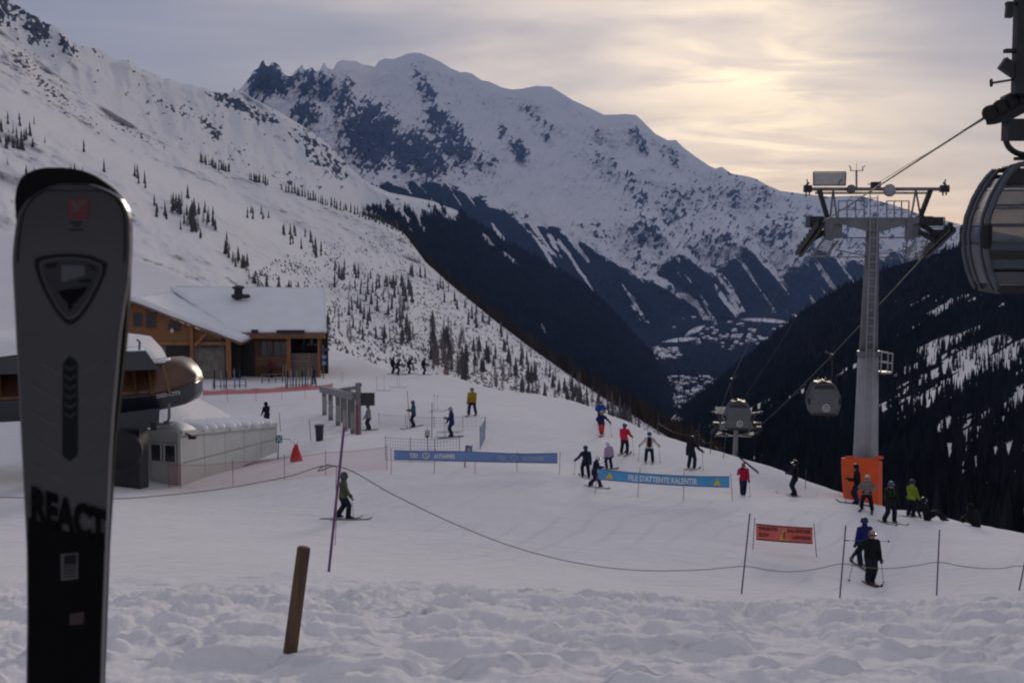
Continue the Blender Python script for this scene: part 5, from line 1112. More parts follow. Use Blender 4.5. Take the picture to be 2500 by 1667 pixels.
# ------------------------------------------------------------------ container cabin
CONT = mat('white_metal_cladding', (0.42, 0.43, 0.41), .55, var=.06, vscale=1.2, bump=.1, bscale=3)
def build_container():
    Y0, Y1 = 55.0, 68.0
    A = at(364, 1184, Y0); B = at(441, 1186, Y0 - .6); D = at(674, 1128, Y1 + 2)
    g = Vector((A.x, A.y, A.z)); t = thing('container_cabin', 'white metal container cabin with snow on its roof and two windows', 'cabin', g)
    L = lambda u, v, Y: at(u, v, Y) - g
    a0, b0, c0 = Vector((0, 0, -.2)), Vector((B.x - g.x, B.y - g.y, -.2)), Vector((D.x - g.x, D.y - g.y, -1.0))
    za, zb, zc = L(364, 1052, Y0).z, L(441, 1058, Y0 - .6).z, L(674, 1037, Y1 + 2).z
    e0 = a0 + (c0 - b0); H = Vector
    m = MB(); m.hexa([a0, b0, Vector((c0.x, c0.y, c0.z)), Vector((e0.x, e0.y, c0.z)), Vector((a0.x, a0.y, za)), Vector((b0.x, b0.y, zb)), Vector((c0.x, c0.y, zc)), Vector((e0.x, e0.y, zc + .1))]); part('shell', m, CONT, t)
    nrm = Vector((b0 - a0)).cross(Vector((0, 0, 1))).normalized(); nrm = nrm if nrm.y < 0 else -nrm
    sn = Vector((c0 - b0)).cross(Vector((0, 0, 1))).normalized(); sn = sn if sn.x > 0 else -sn
    # cladding panels on the long side, posts at the corners
    N = 5
    for i in range(N):
        p = b0 + (c0 - b0) * (i / N); q = b0 + (c0 - b0) * ((i + 1) / N); zt0 = zb + (zc - zb) * i / N; zt1 = zb + (zc - zb) * (i + 1) / N; e = (q - p).normalized() * .03
        for lo, hi in ((.02, .48), (.50, .94)):
            f = lambda P, zt, k: Vector((P.x, P.y, P.z + (zt - P.z) * k)) + sn * .02
            m = MB(); pts = [f(p + e, zt0, lo), f(q - e, zt1, lo), f(q - e, zt1, hi), f(p + e, zt0, hi)]; m.hexa(pts + [x + sn * .03 for x in pts]); part('cladding_panel', m, CONT, t)
    for P, z in ((a0, za), (b0, zb), (c0, zc)): m = MB(); m.beam(Vector((P.x, P.y, P.z)) + nrm * .02, Vector((P.x, P.y, z + .02)) + nrm * .02, .14); part('corner_post', m, CONT, t)
    m = MB(); m.beam(Vector((b0.x, b0.y, zb)) + sn * .06, Vector((c0.x, c0.y, zc)) + sn * .06, .12, .22); part('roof_gutter', m, CONT, t)
    m = MB(); m.beam(Vector((a0.x, a0.y, za)) + nrm * .05, Vector((b0.x, b0.y, zb)) + nrm * .05, .12, .2); part('roof_gutter', m, CONT, t)
    # windows on the short end
    WF = lambda s, k: a0 + (b0 - a0) * s + Vector((0, 0, (za + .2) * k)) + nrm * .03
    for s0, s1 in ((.10, .44), (.54, .90)):
        m = MB(); pts = [WF(s0, .50), WF(s1, .50), WF(s1, .80), WF(s0, .80)]; m.hexa(pts + [p + nrm * .03 for p in pts]); w = part('window', m, WGLASS, t)
        m = MB()
        for i in range(4): m.beam(pts[i] + nrm * .04, pts[(i + 1) % 4] + nrm * .04, .07)
        part('frame', m, CONT, w)
    m = MB(); pts = [WF(.05, -.05), WF(.95, -.05), WF(.95, .02), WF(.05, .02)]; m.hexa(pts + [p + nrm * .05 for p in pts]); part('plinth', m, DSTEEL, t)
    # snow on the roof: cushion at the end and a row of lumps
    r = random.Random(9); ap, bp, cp_, ep = [Vector((P.x, P.y, z)) for P, z in ((a0, za), (b0, zb), (c0, zc), (e0, zc + .1))]
    def top(s, q): return (ap * (1 - q) + bp * q) * (1 - s) + (ep * (1 - q) + cp_ * q) * s
    m = MB(); m.slab(lambda s, q: top(.02 + s * .16, .05 + q * .93) + Vector((0, 0, .06 + .42 * math.sin(math.pi * min(1, max(0, s))) ** .6 * math.sin(math.pi * q) ** .6)), (0, 0, -.10), 12, 12); part('snow_cushion', m, THSNOW, t, True)
    for i in range(9):
        s = .20 + i * .087; c = top(s, .55); m = MB(); d = (bp - ap).normalized(); w = .34 * (bp - ap).length
        m.add(*capsule(c - d * w * .9 + Vector((0, 0, .16)), c + d * w * r.uniform(.9, 1.3) + Vector((0, 0, .12)), .46, .36, d.cross(Vector((0, 0, 1))), .62, 12)); part('snow_lump', m, THSNOW, t, True)
    m = MB(); m.beam(Vector((0, 0, 0)) + bp + (cp_ - bp) * .03 + sn * .1, bp + (cp_ - bp) * .03 + sn * .35 + Vector((0, 0, -.12)), .07); c = bp + (cp_ - bp) * .03 + sn * .35 + Vector((0, 0, -.18)); m.box((c.x - .10, c.y - .12, c.z - .07), (c.x + .22, c.y + .12, c.z + .07)); part('floodlight', m, DSTEEL, t)
build_container()
# ------------------------------------------------------------------ chairlift station on the left
HULL = mat('dark_station_hull', (0.020, 0.024, 0.032), .35, coat=.2, var=.15, vscale=.8); AMBER = mat('smoked_amber_hood', (0.085, 0.032, 0.014), .42, coat=.08, spec=.6, var=.5, vscale=.7); STW = mat('station_lettering', (.55, .55, .55), .6)
def build_station():
    Y0 = 50.0; g = ground_at(200, Y0 + 2); t = thing('chairlift_station', 'dark chairlift station with amber hood panels behind the upright skis', 'lift station', g)
    L = lambda u, v, dy=0.0: at(u, v, Y0 + dy) - g
    W = 5.0
    # hull: long rounded body whose nose points right
    def nose(u): return max(0.0, min(1.0, (427 - u) / 90.0)) ** .5
    us = [-260, -120, 0, 100, 200, 280, 320, 350, 378, 400, 416, 427]
    def ring(u, lo, hi, bul=0.0):
        n = nose(u); w = W / 2 * n; up = []
        for k in range(7): a = k / 6; up.append((a, w))
        return n, w
    def loft(fl, fh, fw0, fw1, mats, name, par=None, n=8, cap=True):
        vs = []; fs = []; R = n * 2
        for u in us:
            nn = nose(u); lo, hi = fl(u), fh(u); mid = (lo + hi) / 2
            for k in range(n): q = k / (n - 1); v = lo + (hi - lo) * q; p = L(u, v); y = W / 2 - (W / 2) * (fw0 + (fw1 - fw0) * q) * nn; vs.append((p.x, y, p.z))
            for k in range(n): q = 1 - k / (n - 1); v = lo + (hi - lo) * q; p = L(u, v); y = W / 2 + (W / 2) * (fw0 + (fw1 - fw0) * q) * nn; vs.append((p.x, y, p.z))
        for i in range(len(us) - 1):
            for k in range(R): fs.append((i*R + k, i*R + (k+1) % R, (i+1)*R + (k+1) % R, (i+1)*R + k))
        fs += [tuple(range(R))[::-1], tuple((len(us)-1)*R + k for k in range(R))]
        m = MB(); m.add(vs, fs); return part(name, m, mats, par or t, True)
    hull = loft(lambda u: np.interp(u, [-260, 250, 345, 402, 427], [1062, 1036, 1022, 1012, 985]), lambda u: np.interp(u, [-260, 250, 365, 402, 427], [1002, 984, 975, 962, 955]), .80, 1.0, HULL, 'hull')
    hood = loft(lambda u: np.interp(u, [-260, 250, 365, 402, 427], [1000, 982, 973, 960, 953]), lambda u: np.interp(u, [-260, 250, 345, 375, 402, 427], [930, 912, 900, 902, 922, 948]), 1.0, .62, AMBER, 'amber_hood')
    for u in (285, 325, 360, -60, 0):
        f1 = (L(u + 12, 978), L(u - 14, 908)); n0, n1 = nose(u + 12), nose(u - 14)
        m = MB(); a, b = f1; m.beam(Vector((a.x, W / 2 - W / 2 * n0 - .04, a.z)), Vector((b.x, W / 2 - W / 2 * n1 * .62 - .06, b.z)), .12, .10); part('hood_rib', m, mat('hood_rib_brass', (.16, .085, .03), .35, .3), hood)
    m = MB(); m.slab(lambda s, q: (lambda p: (p.x, W / 2 - W / 2 * .66 * nose(-200 + 552 * s) + q * .9, p.z + .10 + .05 * math.sin(40 * s) * math.sin(3 * q)))(L(-200 + 552 * s, np.interp(-200 + 552 * s, [-260, 250, 390], [928, 910, 898]))), (0, 0, -.12), 30, 4); part('snow_edge', m, THSNOW, t, True)
    m = MB(); a, b = L(-200, 925), L(398, 905); m.hexa([L(-200, 920, 1.1), L(388, 902, 1.1), L(375, 902, 4.2), L(-200, 920, 4.2), L(-200, 880, 1.3), L(356, 856, 1.3), L(345, 856, 4.0), L(-200, 880, 4.0)]); part('roof_box', m, HULL, t)
    m = MB(); m.slab(lambda s, q: L(-200 + 552 * s, 879 - 24 * s, 1.3 + 2.6 * q) + Vector((0, 0, .05 + .05 * math.sin(17 * s + 4 * q))), (0, 0, -.06), 20, 5); part('roof_snow', m, THSNOW, t, True)
    for u in (305, 340):
        m = MB(); m.tube([L(u, 858, 1.5), L(u + 1, 834, 1.5), L(u - 6, 829, 1.5)], .05, 6); part('rail_post', m, GALV, t)
    # underside machine and column
    m = MB(); m.hexa([L(200, 1072, .9), L(388, 1040, .9), L(388, 1040, 3.5), L(200, 1072, 3.5), L(200, 1020, .9), L(390, 996, .9), L(390, 996, 3.5), L(200, 1020, 3.5)]); part('machine_housing', m, HULL, t)
    m = MB(); m.tube([L(375, 1030, 1.0), L(375, 1050, 1.0)], .14, 8); part('guide_wheel', m, RUBBER, t)
    c = L(318, 1060, 2.2); m = MB(); m.box((c.x - .55, c.y - .6, -.6), (c.x + .55, c.y + .6, c.z + .4)); part('column', m, DSTEEL, t)
    c = L(140, 1060, 2.2); m = MB(); m.box((c.x - .55, c.y - .6, -.6), (c.x + .55, c.y + .6, c.z + .4)); part('column', m, DSTEEL, t)
    c = L(300, 1100, .4); m = MB(); m.lathe([(.2, -.22), (.75, -.2), (.8, 0), (.75, .2), (.2, .22)], 18, Vector((c.x, c.y, c.z)), 'y'); part('tyre_guard', m, RUBBER, t, True)
    m = MB(); m.tube([L(413, 985, 2.2), L(413, 1020, 2.2), L(410, 1028, 2.2), L(400, 1032, 2.2)], .06, 7); m.beam(L(366, 1036, 2.2), L(420, 1034, 2.2), .5, .06); part('drop_pipe', m, GALV, t)
    return t, L, nose, W, hull
STATION = build_station()
# snow heap between the station and the chalet
def snow_heap():
    m = MB(); c = ground_at(300, 72)
    def f(s, q):
        x = -34 + 22 * s; y = 64 + 30 * q; u = u_of(x, y, -9)
        top = float(np.interp(u, [-400, 0, 200, 300, 370, 400, 430, 480, 540, 600], [-5.2, -5.2, -5.3, -5.4, -5.7, -6.6, -8.6, -9.9, -10.8, -12.5])) - 0.02 * abs(y - 74)
        gz = float(ground_z(x, y)); k = float(sstep(0, .28, q) * sstep(1, .7, q)); z = gz - .15 + max(0, top - gz) * k
        return (x, y, z + .12 * float(fbm(x * .4, y * .4, 2, 4)) * k)
    m.grid(f, 60, 44); o = part('snow_heap', m, SNOW, None, True); o['kind'] = 'structure'
snow_heap()
# ------------------------------------------------------------------ lettering on the station
def station_text():
    t, L, nose, W, hull = STATION
    for s, u0, u1, v0, v1 in (('DSD-CITS', 346, 392, 988, 978), ('elés', -4, 48, 1034, 1014)):
        def fn(a, b):
            u = u0 + (u1 - u0) * a; v = v0 + (v1 - v0) * b - (4 * a if u0 > 100 else 0); lo = np.interp(u, [-260, 250, 345, 402, 427], [1062, 1036, 1022, 1012, 985]); hi = np.interp(u, [-260, 250, 365, 402, 427], [1002, 984, 975, 962, 955])
            q = np.clip((v - lo) / (hi - lo), 0, 1); y = W / 2 - W / 2 * (.80 + .20 * q) * nose(u) - .035; p = L(u, v); return (p.x, y, p.z)
        m = MB(); text_on(m, s, fn); part('lettering', m, STW, hull)
station_text()
# ------------------------------------------------------------------ ticket gates with their screen
def build_gates():
    gb = place(873, 1061); t = thing('ticket_gates', 'row of grey ticket gates under a header beam beside the piste', 'gate', gb)
    Yr, Yl = gb.y, gb.y + 12.0
    GR = mat('gate_grey', (.17, .17, .185), .5, .2, var=.1); GRL = mat('gate_pale_panel', (.30, .30, .31), .5, .1, var=.08)
    Y = lambda u: Yr + (Yl - Yr) * (868 - u) / 78.0
    L = lambda u, v, dy=0.0: at(u, v, Y(u) + dy) - gb
    m = MB(); m.beam(L(788, 950), L(868, 968), .5, .42); part('header_beam', m, GR, t)
    m = MB(); m.beam(L(826, 953, 3), L(872, 946, 1.2), .3, .22); part('rear_beam', m, GR, t)
    for u, v in ((793, 1026), (808, 1032), (826, 1038), (843, 1043), (862, 1051)):
        b = L(u, v); gz = float(ground_z(b.x + gb.x, b.y + gb.y)) - gb.z; m = MB(); top = L(u, 955 + (u - 790) * .2).z; m.box((b.x - .14, b.y - .22, gz - .1), (b.x + .14, b.y + .22, top)); p = part('post', m, GR, t)
        m = MB(); m.box((b.x - .12, b.y - .26, gz + .3), (b.x + .12, b.y - .225, gz + 1.35)); part('reader_panel', m, GRL, p)
        m = MB(); m.tube([(b.x, b.y - .2, gz + .95), (b.x + .32, b.y - .35, gz + .90)], .025, 5); part('turn_bar', m, GALVL, p)
    for u in (833, 852): 
        b = L(u, 1010, 2.5); gz = float(ground_z(b.x + gb.x, b.y + gb.y)) - gb.z; m = MB(); m.box((b.x - .1, b.y - .1, gz - .1), (b.x + .1, b.y + .1, L(u, 950, 2.5).z)); part('rear_post', m, GR, t)
    LP = lambda u, v, dy=0.0: at(u, v, Yr + dy) - gb
    m = MB(); m.box(LP(869, 1066, -.15), LP(882, 941, .25)); pil = part('pillar', m, GR, t)
    m = MB(); m.box(LP(868.5, 1063, -.19), LP(874, 988, -.16)); part('red_stripe', m, mat('faded_red', (.20, .05, .055), .6), pil)
    m = MB(); m.lathe([(.20, 0), (.20, .16), (.12, .2)], 12, LP(875.5, 942, .05)); part('pillar_cap', m, GR, pil)
    m = MB(); m.box(LP(881, 990, -.10), LP(915, 958, .12)); sc = part('screen', m, mat('screen_case', (.012, .014, .022), .4), pil)
    m = MB(); m.box(LP(884, 988, -.13), LP(911, 960, -.104)); part('display', m, mat('display_off', (.010, .012, .014), .15, coat=.4), sc)
build_gates()
def build_bin():
    g = place(780, 1076); t = thing('waste_bin', 'dark tapered waste bin left of the ticket gates', 'bin', g); k = g.y / F; M = mat('bin_plastic', (.022, .026, .035), .55, var=.15)
    h = 40 * k; m = MB(); m.lathe([(8.5 * k, 0), (9 * k, .02), (10.8 * k, h * .88), (10.8 * k, h * .9)], 14); part('body', m, M, t, True)
    m = MB(); m.lathe([(12 * k, h * .88), (12.2 * k, h * .93), (11.5 * k, h), (2 * k, h * 1.03)], 14); part('lid', m, M, t)
    m = MB(); m.tube([(-4 * k, -9 * k, .06), (4 * k, -9 * k, .06)], .05, 6); part('wheel_axle', m, RUBBER, t)
build_bin()
def build_tarp():
    g = place(722, 1126); k = g.y / F; t = thing('red_cover', 'red fabric cover draped to a point on the snow by the container', 'cover', g)
    m = MB(); n = 20; rings = [(15.5, 0), (14.5, 6), (11.5, 18), (8.0, 30), (5.0, 39), (2.2, 43)]
    vs = []; fs = []
    for i, (r, z) in enumerate(rings):
        for j in range(n):
            a = 2 * math.pi * j / n; rr = r * (1 + .16 * math.sin(3 * a + .6) * (1 - i / 6)) ; vs.append((rr * k * math.cos(a) + (1.5 * k if i > 3 else 0), rr * k * .8 * math.sin(a), z * k))
    for i in range(len(rings) - 1):
        for j in range(n): fs.append((i*n + j, i*n + (j+1) % n, (i+1)*n + (j+1) % n, (i+1)*n + j))
    fs.append(tuple((len(rings)-1)*n + j for j in range(n))); m.add(vs, fs); part('fabric', m, mat('red_tarpaulin', (.52, .018, .02), .7, var=.25, vscale=4), t, True)
    for dx in (-3, 4): m = MB(); m.tube([(dx * k, 0, 38 * k), (dx * 1.2 * k, 0, 50 * k)], .012, 5); part('rod', m, DSTEEL, t)
build_tarp()
def pole(name, u0, v0, u1, v1, r, M, label, cat='pole', group=None, Y=None, n=6):
    g = place(u1, v1) if Y is None else ground_at(u1, Y); top = at(u0, v0, g.y); m = MB(); d = top - g; m.tube([d.normalized() * -.25, d], [r, r * .92], n); o = part(name, m, M, loc=g); tag(o, label, cat, group); return o, g, top
PURP = mat('purple_pole', (.13, .055, .16), .6, var=.15); THIN = mat('thin_dark_pole', (.06, .055, .065), .6); ORNG = mat('orange_fibre_pole', (.42, .14, .04), .6); RDP = mat('red_pole', (.30, .05, .08), .6)
P1 = pole('marker_pole', 840, 1042, 806, 1400, .030, PURP, 'tall leaning purple pole carrying the knotted rope', group='purple rope poles', Y=26)
P2 = pole('marker_pole', 1831, 1252, 1810, 1457, .022, PURP, 'purple pole left of the orange banner', group='purple rope poles', Y=33); P3 = pole('marker_pole', 2065, 1282, 2050, 1464, .022, PURP, 'purple pole just left of the nearest black skier', group='purple rope poles', Y=33)
P4 = pole('marker_pole', 2294, 1292, 2286, 1458, .022, PURP, 'purple pole right of the nearest black skier', group='purple rope poles', Y=33); P5 = pole('marker_pole', 2503, 1368, 2487, 1448, .022, PURP, 'purple pole at the right edge of the picture', group='purple rope poles', Y=33)
def build_rope():
    TAN = mat('tan_rope', (.17, .14, .11), .9)
    y1, y2, y3, y4, y5 = [p[1].y for p in (P1, P2, P3, P4, P5)]
    pts = []
    key = [(-300, 1200, 30), (0, 1213, 29.5), (265, 1217, 28), (420, 1207, 27.3), (560, 1190, 26.6), (700, 1164, 25.8), (822, 1137, y1), (960, 1207, y1 + .9), (1100, 1274, y1 + 2), (1250, 1333, y1 + 3), (1400, 1372, y1 + 4.2), (1550, 1391, y1 + 5.2), (1700, 1391, y2 - 1), (1817, 1382, y2), (1875, 1391, y2), (1930, 1395, y2), (1990, 1389, y3), (2055, 1376, y3), (2110, 1384, y3), (2170, 1387, y3), (2230, 1381, y4), (2290, 1372, y4), (2345, 1381, y4), (2400, 1387, y4), (2450, 1386, y5), (2492, 1381, y5), (2600, 1390, y5)]
    q = np.array([tuple(at(*k)) for k in key]); tt = np.arange(len(q)); tf = np.linspace(0, len(q) - 1, 160); i = np.clip(tf.astype(int), 0, len(q) - 2); f = (tf - i)[:, None]
    g = lambda k: q[np.clip(k, 0, len(q) - 1)]; p0, p1, p2, p3 = g(i - 1), g(i), g(i + 1), g(i + 2)
    cr = .5 * (2 * p1 + (p2 - p0) * f + (2 * p0 - 5 * p1 + 4 * p2 - p3) * f ** 2 + (3 * p1 - p0 - 3 * p2 + p3) * f ** 3)
    m = MB(); m.tube([tuple(x) for x in cr], .011, 6); o = part('boundary_rope', m, TAN); tag(o, 'tan rope sagging between the purple poles across the piste', 'rope')
    m = MB(); m.tube([at(820, 1139, y1 - .05), at(800, 1134, y1 - .1), at(783, 1141, y1), at(776, 1150, y1), at(790, 1146, y1 + .05), at(812, 1137, y1)], .014, 6); m2 = part('knot_loop', m, TAN, o)
    m = MB(); m.tube([at(822, 1138, y1 - .06), at(820, 1180, y1 - .06), at(822, 1240, y1 - .05), at(818, 1330, y1 - .04)], .008, 5); part('rope_tail', m, TAN, o)
build_rope()
def build_wood_post():
    g = place(709, 1588); top = at(742, 1335, g.y); d = top - g; m = MB(); r = 17 * g.y / F
    m.tube([d.normalized() * -.25, d * .02, d * .5, d * .985, d], [r * 1.04, r * 1.04, r, r * .98, r * .86], 18)
    o = part('wooden_post', m, mat('weathered_brown_post', (.085, .050, .026), .8, var=.45, vscale=6, bump=.5, bscale=20, vstretch=(5, 5, .35)), None, True, loc=g); tag(o, 'leaning brown wooden post standing in the rough snow in front', 'post')
build_wood_post()
# ------------------------------------------------------------------ banners
def banner(name, label, Y, tl, bl, tr, br, sag, col, poles, items, edge=None, wave=.0):
    g = ground_at((tl[0] + tr[0]) / 2, Y); t = thing(name, label, 'banner', g)
    def f(s, q):      # s along, q down
        u = (tl[0] * (1 - s) + tr[0] * s) * (1 - q) + (bl[0] * (1 - s) + br[0] * s) * q; v = (tl[1] * (1 - s) + tr[1] * s) * (1 - q) + (bl[1] * (1 - s) + br[1] * s) * q + sag * 4 * s * (1 - s) * (1 - .35 * q) + wave * math.sin(9 * s + 1) * (1 - q)
        return at(u, v, Y + .10 * math.sin(7 * s + 2 * q) * s * (1 - s) * 4) - g
    m = MB(); m.slab(lambda s, q: f(s, q), (0, .012, 0), 28, 6); cl = part('cloth', m, mat(name + '_fabric', col, .7, var=.10, vscale=1.5, bump=.15, bscale=5), t)
    if edge:
        m = MB(); m.slab(lambda s, q: f(s, -.05 + .08 * q) + Vector((0, -.008, 0)), (0, .01, 0), 28, 2); part('upper_hem', m, edge, cl); m = MB(); m.slab(lambda s, q: f(s, .96 + .08 * q) + Vector((0, -.008, 0)), (0, .01, 0), 28, 2); part('lower_hem', m, edge, cl)
    for it in items:
        if it[0] == 'text':
            _, s, s0, s1, q0, q1, M = it; m = MB(); text_on(m, s, lambda a, b: f(s0 + (s1 - s0) * a, q1 + (q0 - q1) * b) + Vector((0, -.022, 0))); part('lettering', m, M, cl)
        elif it[0] == 'tri':
            _, s, q, ws, hq, M, M2 = it; m = MB(); m.add([f(s - ws, q + hq) + Vector((0, -.016, 0)), f(s + ws, q + hq) + Vector((0, -.016, 0)), f(s, q - hq) + Vector((0, -.016, 0))], [(0, 1, 2)]); w = part('warning_triangle', m, M, cl)
            m = MB(); a = .11 * ws; m.add([f(s - a, q + hq * .42) + Vector((0, -.022, 0)), f(s + a, q + hq * .42) + Vector((0, -.022, 0)), f(s + a * 1.3, q - hq * .45) + Vector((0, -.022, 0)), f(s - a * 1.3, q - hq * .45) + Vector((0, -.022, 0))], [(0, 1, 2, 3)])
            m.add([f(s - a, q + hq * .75) + Vector((0, -.022, 0)), f(s + a, q + hq * .75) + Vector((0, -.022, 0)), f(s + a, q + hq * .58) + Vector((0, -.022, 0)), f(s - a, q + hq * .58) + Vector((0, -.022, 0))], [(0, 1, 2, 3)]); part('exclamation_mark', m, M2, w)
            if len(it) > 7:
                pass
        elif it[0] == 'ring':
            _, s, q, rs, rq, M = it; m = MB(); m.tube([f(s + rs * math.cos(a), q + rq * math.sin(a)) + Vector((0, -.02, 0)) for a in np.linspace(0, 2 * math.pi, 19)[:-1]], .022, 5, True); m.tube([f(s - rs * .1, q - rq * .55) + Vector((0, -.02, 0)), f(s - rs * .1, q + rq * .25) + Vector((0, -.02, 0)), f(s + rs * .5, q + rq * .3) + Vector((0, -.02, 0))], .018, 5); part('emblem', m, M, cl)
    for (u0, v0, u1, v1) in poles:
        p = ground_at(u1, Y + .06); m = MB(); m.tube([p - g + Vector((0, 0, -.2)), at(u0, v0, Y + .06) - g], .013, 5); part('pole', m, RDP if name != 'orange_banner' else THIN, t)
    return t
WPR = mat('banner_white_print', (.68, .69, .72), .7); WPR2 = mat('banner_pale_print', (.36, .42, .54), .7); YEL = mat('warning_yellow', (.62, .48, .03), .6); BLK = mat('banner_black_print', (.012, .012, .014), .7); HEM = mat('banner_dark_hem', (.06, .10, .24), .7); DRED = mat('banner_dark_print', (.10, .02, .015), .7)
banner('blue_banner', 'long slate blue banner reading TSD AUTANNES strung across the piste', 54.0, (962, 1098), (962, 1121), (1361, 1107), (1361, 1130), 1.5, (.15, .24, .47), [(955, 1093, 955, 1158), (1063, 1096, 1059, 1158), (1161, 1100, 1159, 1160), (1262, 1100, 1262, 1164), (1368, 1103, 1365, 1150)],
       [('text', 'TSD', .095, .145, .24, .74, WPR), ('ring', .195, .48, .020, .30, WPR), ('text', 'AUTANNES', .245, .372, .26, .76, WPR), ('text', 'TSD', .635, .682, .24, .74, WPR2), ('ring', .735, .48, .020, .30, WPR2), ('text', 'AUTANNES', .785, .915, .26, .76, WPR2)], HEM, 1.2)
banner('cyan_banner', "cyan banner reading FILE D'ATTENTE RALENTIR with yellow triangles", 50.0, (1461, 1145), (1459, 1169), (1781, 1163), (1781, 1189), 5.0, (.07, .32, .60), [(1563, 1143, 1556, 1214), (1670, 1148, 1669, 1222), (1784, 1156, 1790, 1227), (1459, 1143, 1452, 1190)],
       [('tri', .088, .50, .030, .34, YEL, BLK), ('text', "FILE D'ATTENTE RALENTIR", .23, .755, .20, .84, WPR), ('tri', .905, .48, .030, .36, YEL, BLK)], HEM)
banner('orange_banner', 'small orange banner reading RALENTIR SLOW RALLENTARE LANGSAM', 41.0, (1846, 1279), (1846, 1316), (1984, 1289), (1984, 1326), 1.0, (.62, .13, .10), [(1843, 1263, 1838, 1341), (1987, 1277, 1996, 1360)],
       [('text', 'RALENTIR', .05, .385, .10, .34, DRED), ('text', 'SLOW', .05, .225, .52, .76, DRED), ('text', 'RALLENTARE', .55, .96, .12, .36, DRED), ('text', 'LANGSAM', .64, .96, .55, .78, DRED), ('tri', .495, .52, .085, .36, YEL, BLK)], DRED)
# ------------------------------------------------------------------ nets
def net(name, label, path, h, M, post_M, strand=None, posts=True, lift=0.0, sagv=0.0, cat='net fence', alpha=None, rows=6, step=.16, full=None):
    """path: ground points; a real mesh of strands (or a fine woven sheet when alpha is given)"""
    g = path[0]; t = thing(name, label, cat, g); P = [p - g for p in path]
    seg = [(P[i+1] - P[i]).length for i in range(len(P) - 1)]; tot = sum(seg)
    def base(s):
        d = s * tot
        for i, l in enumerate(seg):
            if d <= l or i == len(seg) - 1: k = d / l; return P[i] * (1 - k) + P[i+1] * k, 4 * k * (1 - k)
            d -= l
    if posts:
        for p in P: m = MB(); m.tube([p + Vector((0, 0, -.2)), p + Vector((0, 0, (full or (h + lift)) + .10))], .014, 5); part('stake', m, post_M, t)
    def f(s, q): p, w = base(s); return p + Vector((0, 0, lift + q * (h - sagv * w * q)))
    m = MB()
    if alpha is not None: m.slab(f, (0, .004, 0), max(2, int(tot / .5)), 4); sh = part('woven_mesh', m, M, t)
    else:
        n = int(tot / step)
        for j in range(rows + 1): m.tube([f(i / 40, j / rows) for i in range(41)], strand * (1.6 if j in (0, rows) else 1), 3)
        for i in range(n + 1): m.tube([f(i / n, j / 3) for j in range(4)], strand, 3)
        sh = part('strand_mesh', m, M, t); sh['kind'] = 'stuff'
    m = MB(); m.tube([f(i / 40, 1) for i in range(41)], .008, 4); part('top_cord', m, M if alpha is None else post_M, t)
    return t
PINKM = mat('pink_fine_net', (.50, .16, .20), .8, alpha=.10); REDN = mat('red_fine_net', (.55, .10, .09), .8, alpha=.55); BLUEN = mat('blue_net_cord', (.10, .17, .36), .7)
net('pink_net_fence', 'fine pink net fence running in front of the container cabin', [place(u, v) for u, v in ((412, 1190), (441, 1192), (569, 1185), (695, 1172), (795, 1160), (945, 1146))], 1.02, PINKM, RDP, alpha=.17, sagv=.05)
net('red_net_fence', 'low red net strung below the ski racks of the chalet', [place(u, v) for u, v in ((496, 985), (556, 982), (625, 980), (688, 976), (745, 972), (812, 968))], .42, REDN, RDP, alpha=.5, lift=.62, sagv=.10)
net('blue_net_fence', 'sagging blue safety net behind the slate blue banner', [place(u, v) for u, v in ((941, 1122), (1002, 1126), (1062, 1128), (1122, 1124))], 1.05, BLUEN, THIN, strand=.006, sagv=.0, rows=7)
net('blue_net_fence', 'short end piece of blue safety net seen almost edge on', [place(u, v) for u, v in ((1172, 1096), (1184, 1072))], 1.1, BLUEN, THIN, strand=.006, rows=7)
net('blue_net_fence', 'low faint blue net between the skiers behind the first net', [place(u, v) for u, v in ((925, 1034), (990, 1040), (1060, 1045), (1130, 1044), (1185, 1046))], .62, BLUEN, THIN, strand=.004, rows=4, step=.3)
# ------------------------------------------------------------------ small things on the piste
pole('slalom_pole', 994, 954, 1001, 1040, .022, ORNG, 'upright orange pole held beside the teal skier'); pole('thin_pole', 1055, 982, 1054, 1070, .02, THIN, 'thin dark pole beside the white box on its post')
pole('thin_pole', 681, 1006, 685, 1052, .02, THIN, 'thin dark pole behind the container cabin'); pole('thin_pole', 755, 1024, 759, 1076, .02, THIN, 'thin dark pole just left of the waste bin')
def box_on_post():
    g = place(1046, 1112); t = thing('control_box', 'small white box on a thin post behind the blue net', 'box', g); L = lambda u, v, dy=0: at(u, v, g.y + dy) - g
    m = MB(); m.tube([(0, 0, -.2), L(1043, 1062)], .02, 6); part('post', m, THIN, t); m = MB(); m.box(L(1037, 1066, -.1), L(1050, 1049, .12)); b = part('case', m, mat('box_white', (.38, .37, .37), .6, var=.1), t); m = MB(); m.box(L(1039, 1068, -.08), L(1047, 1064, -.12)); part('socket', m, BLK, b); m = MB(); m.tube([L(1043, 1050), L(1043, 1042)], .01, 4); part('aerial', m, THIN, b)
box_on_post()
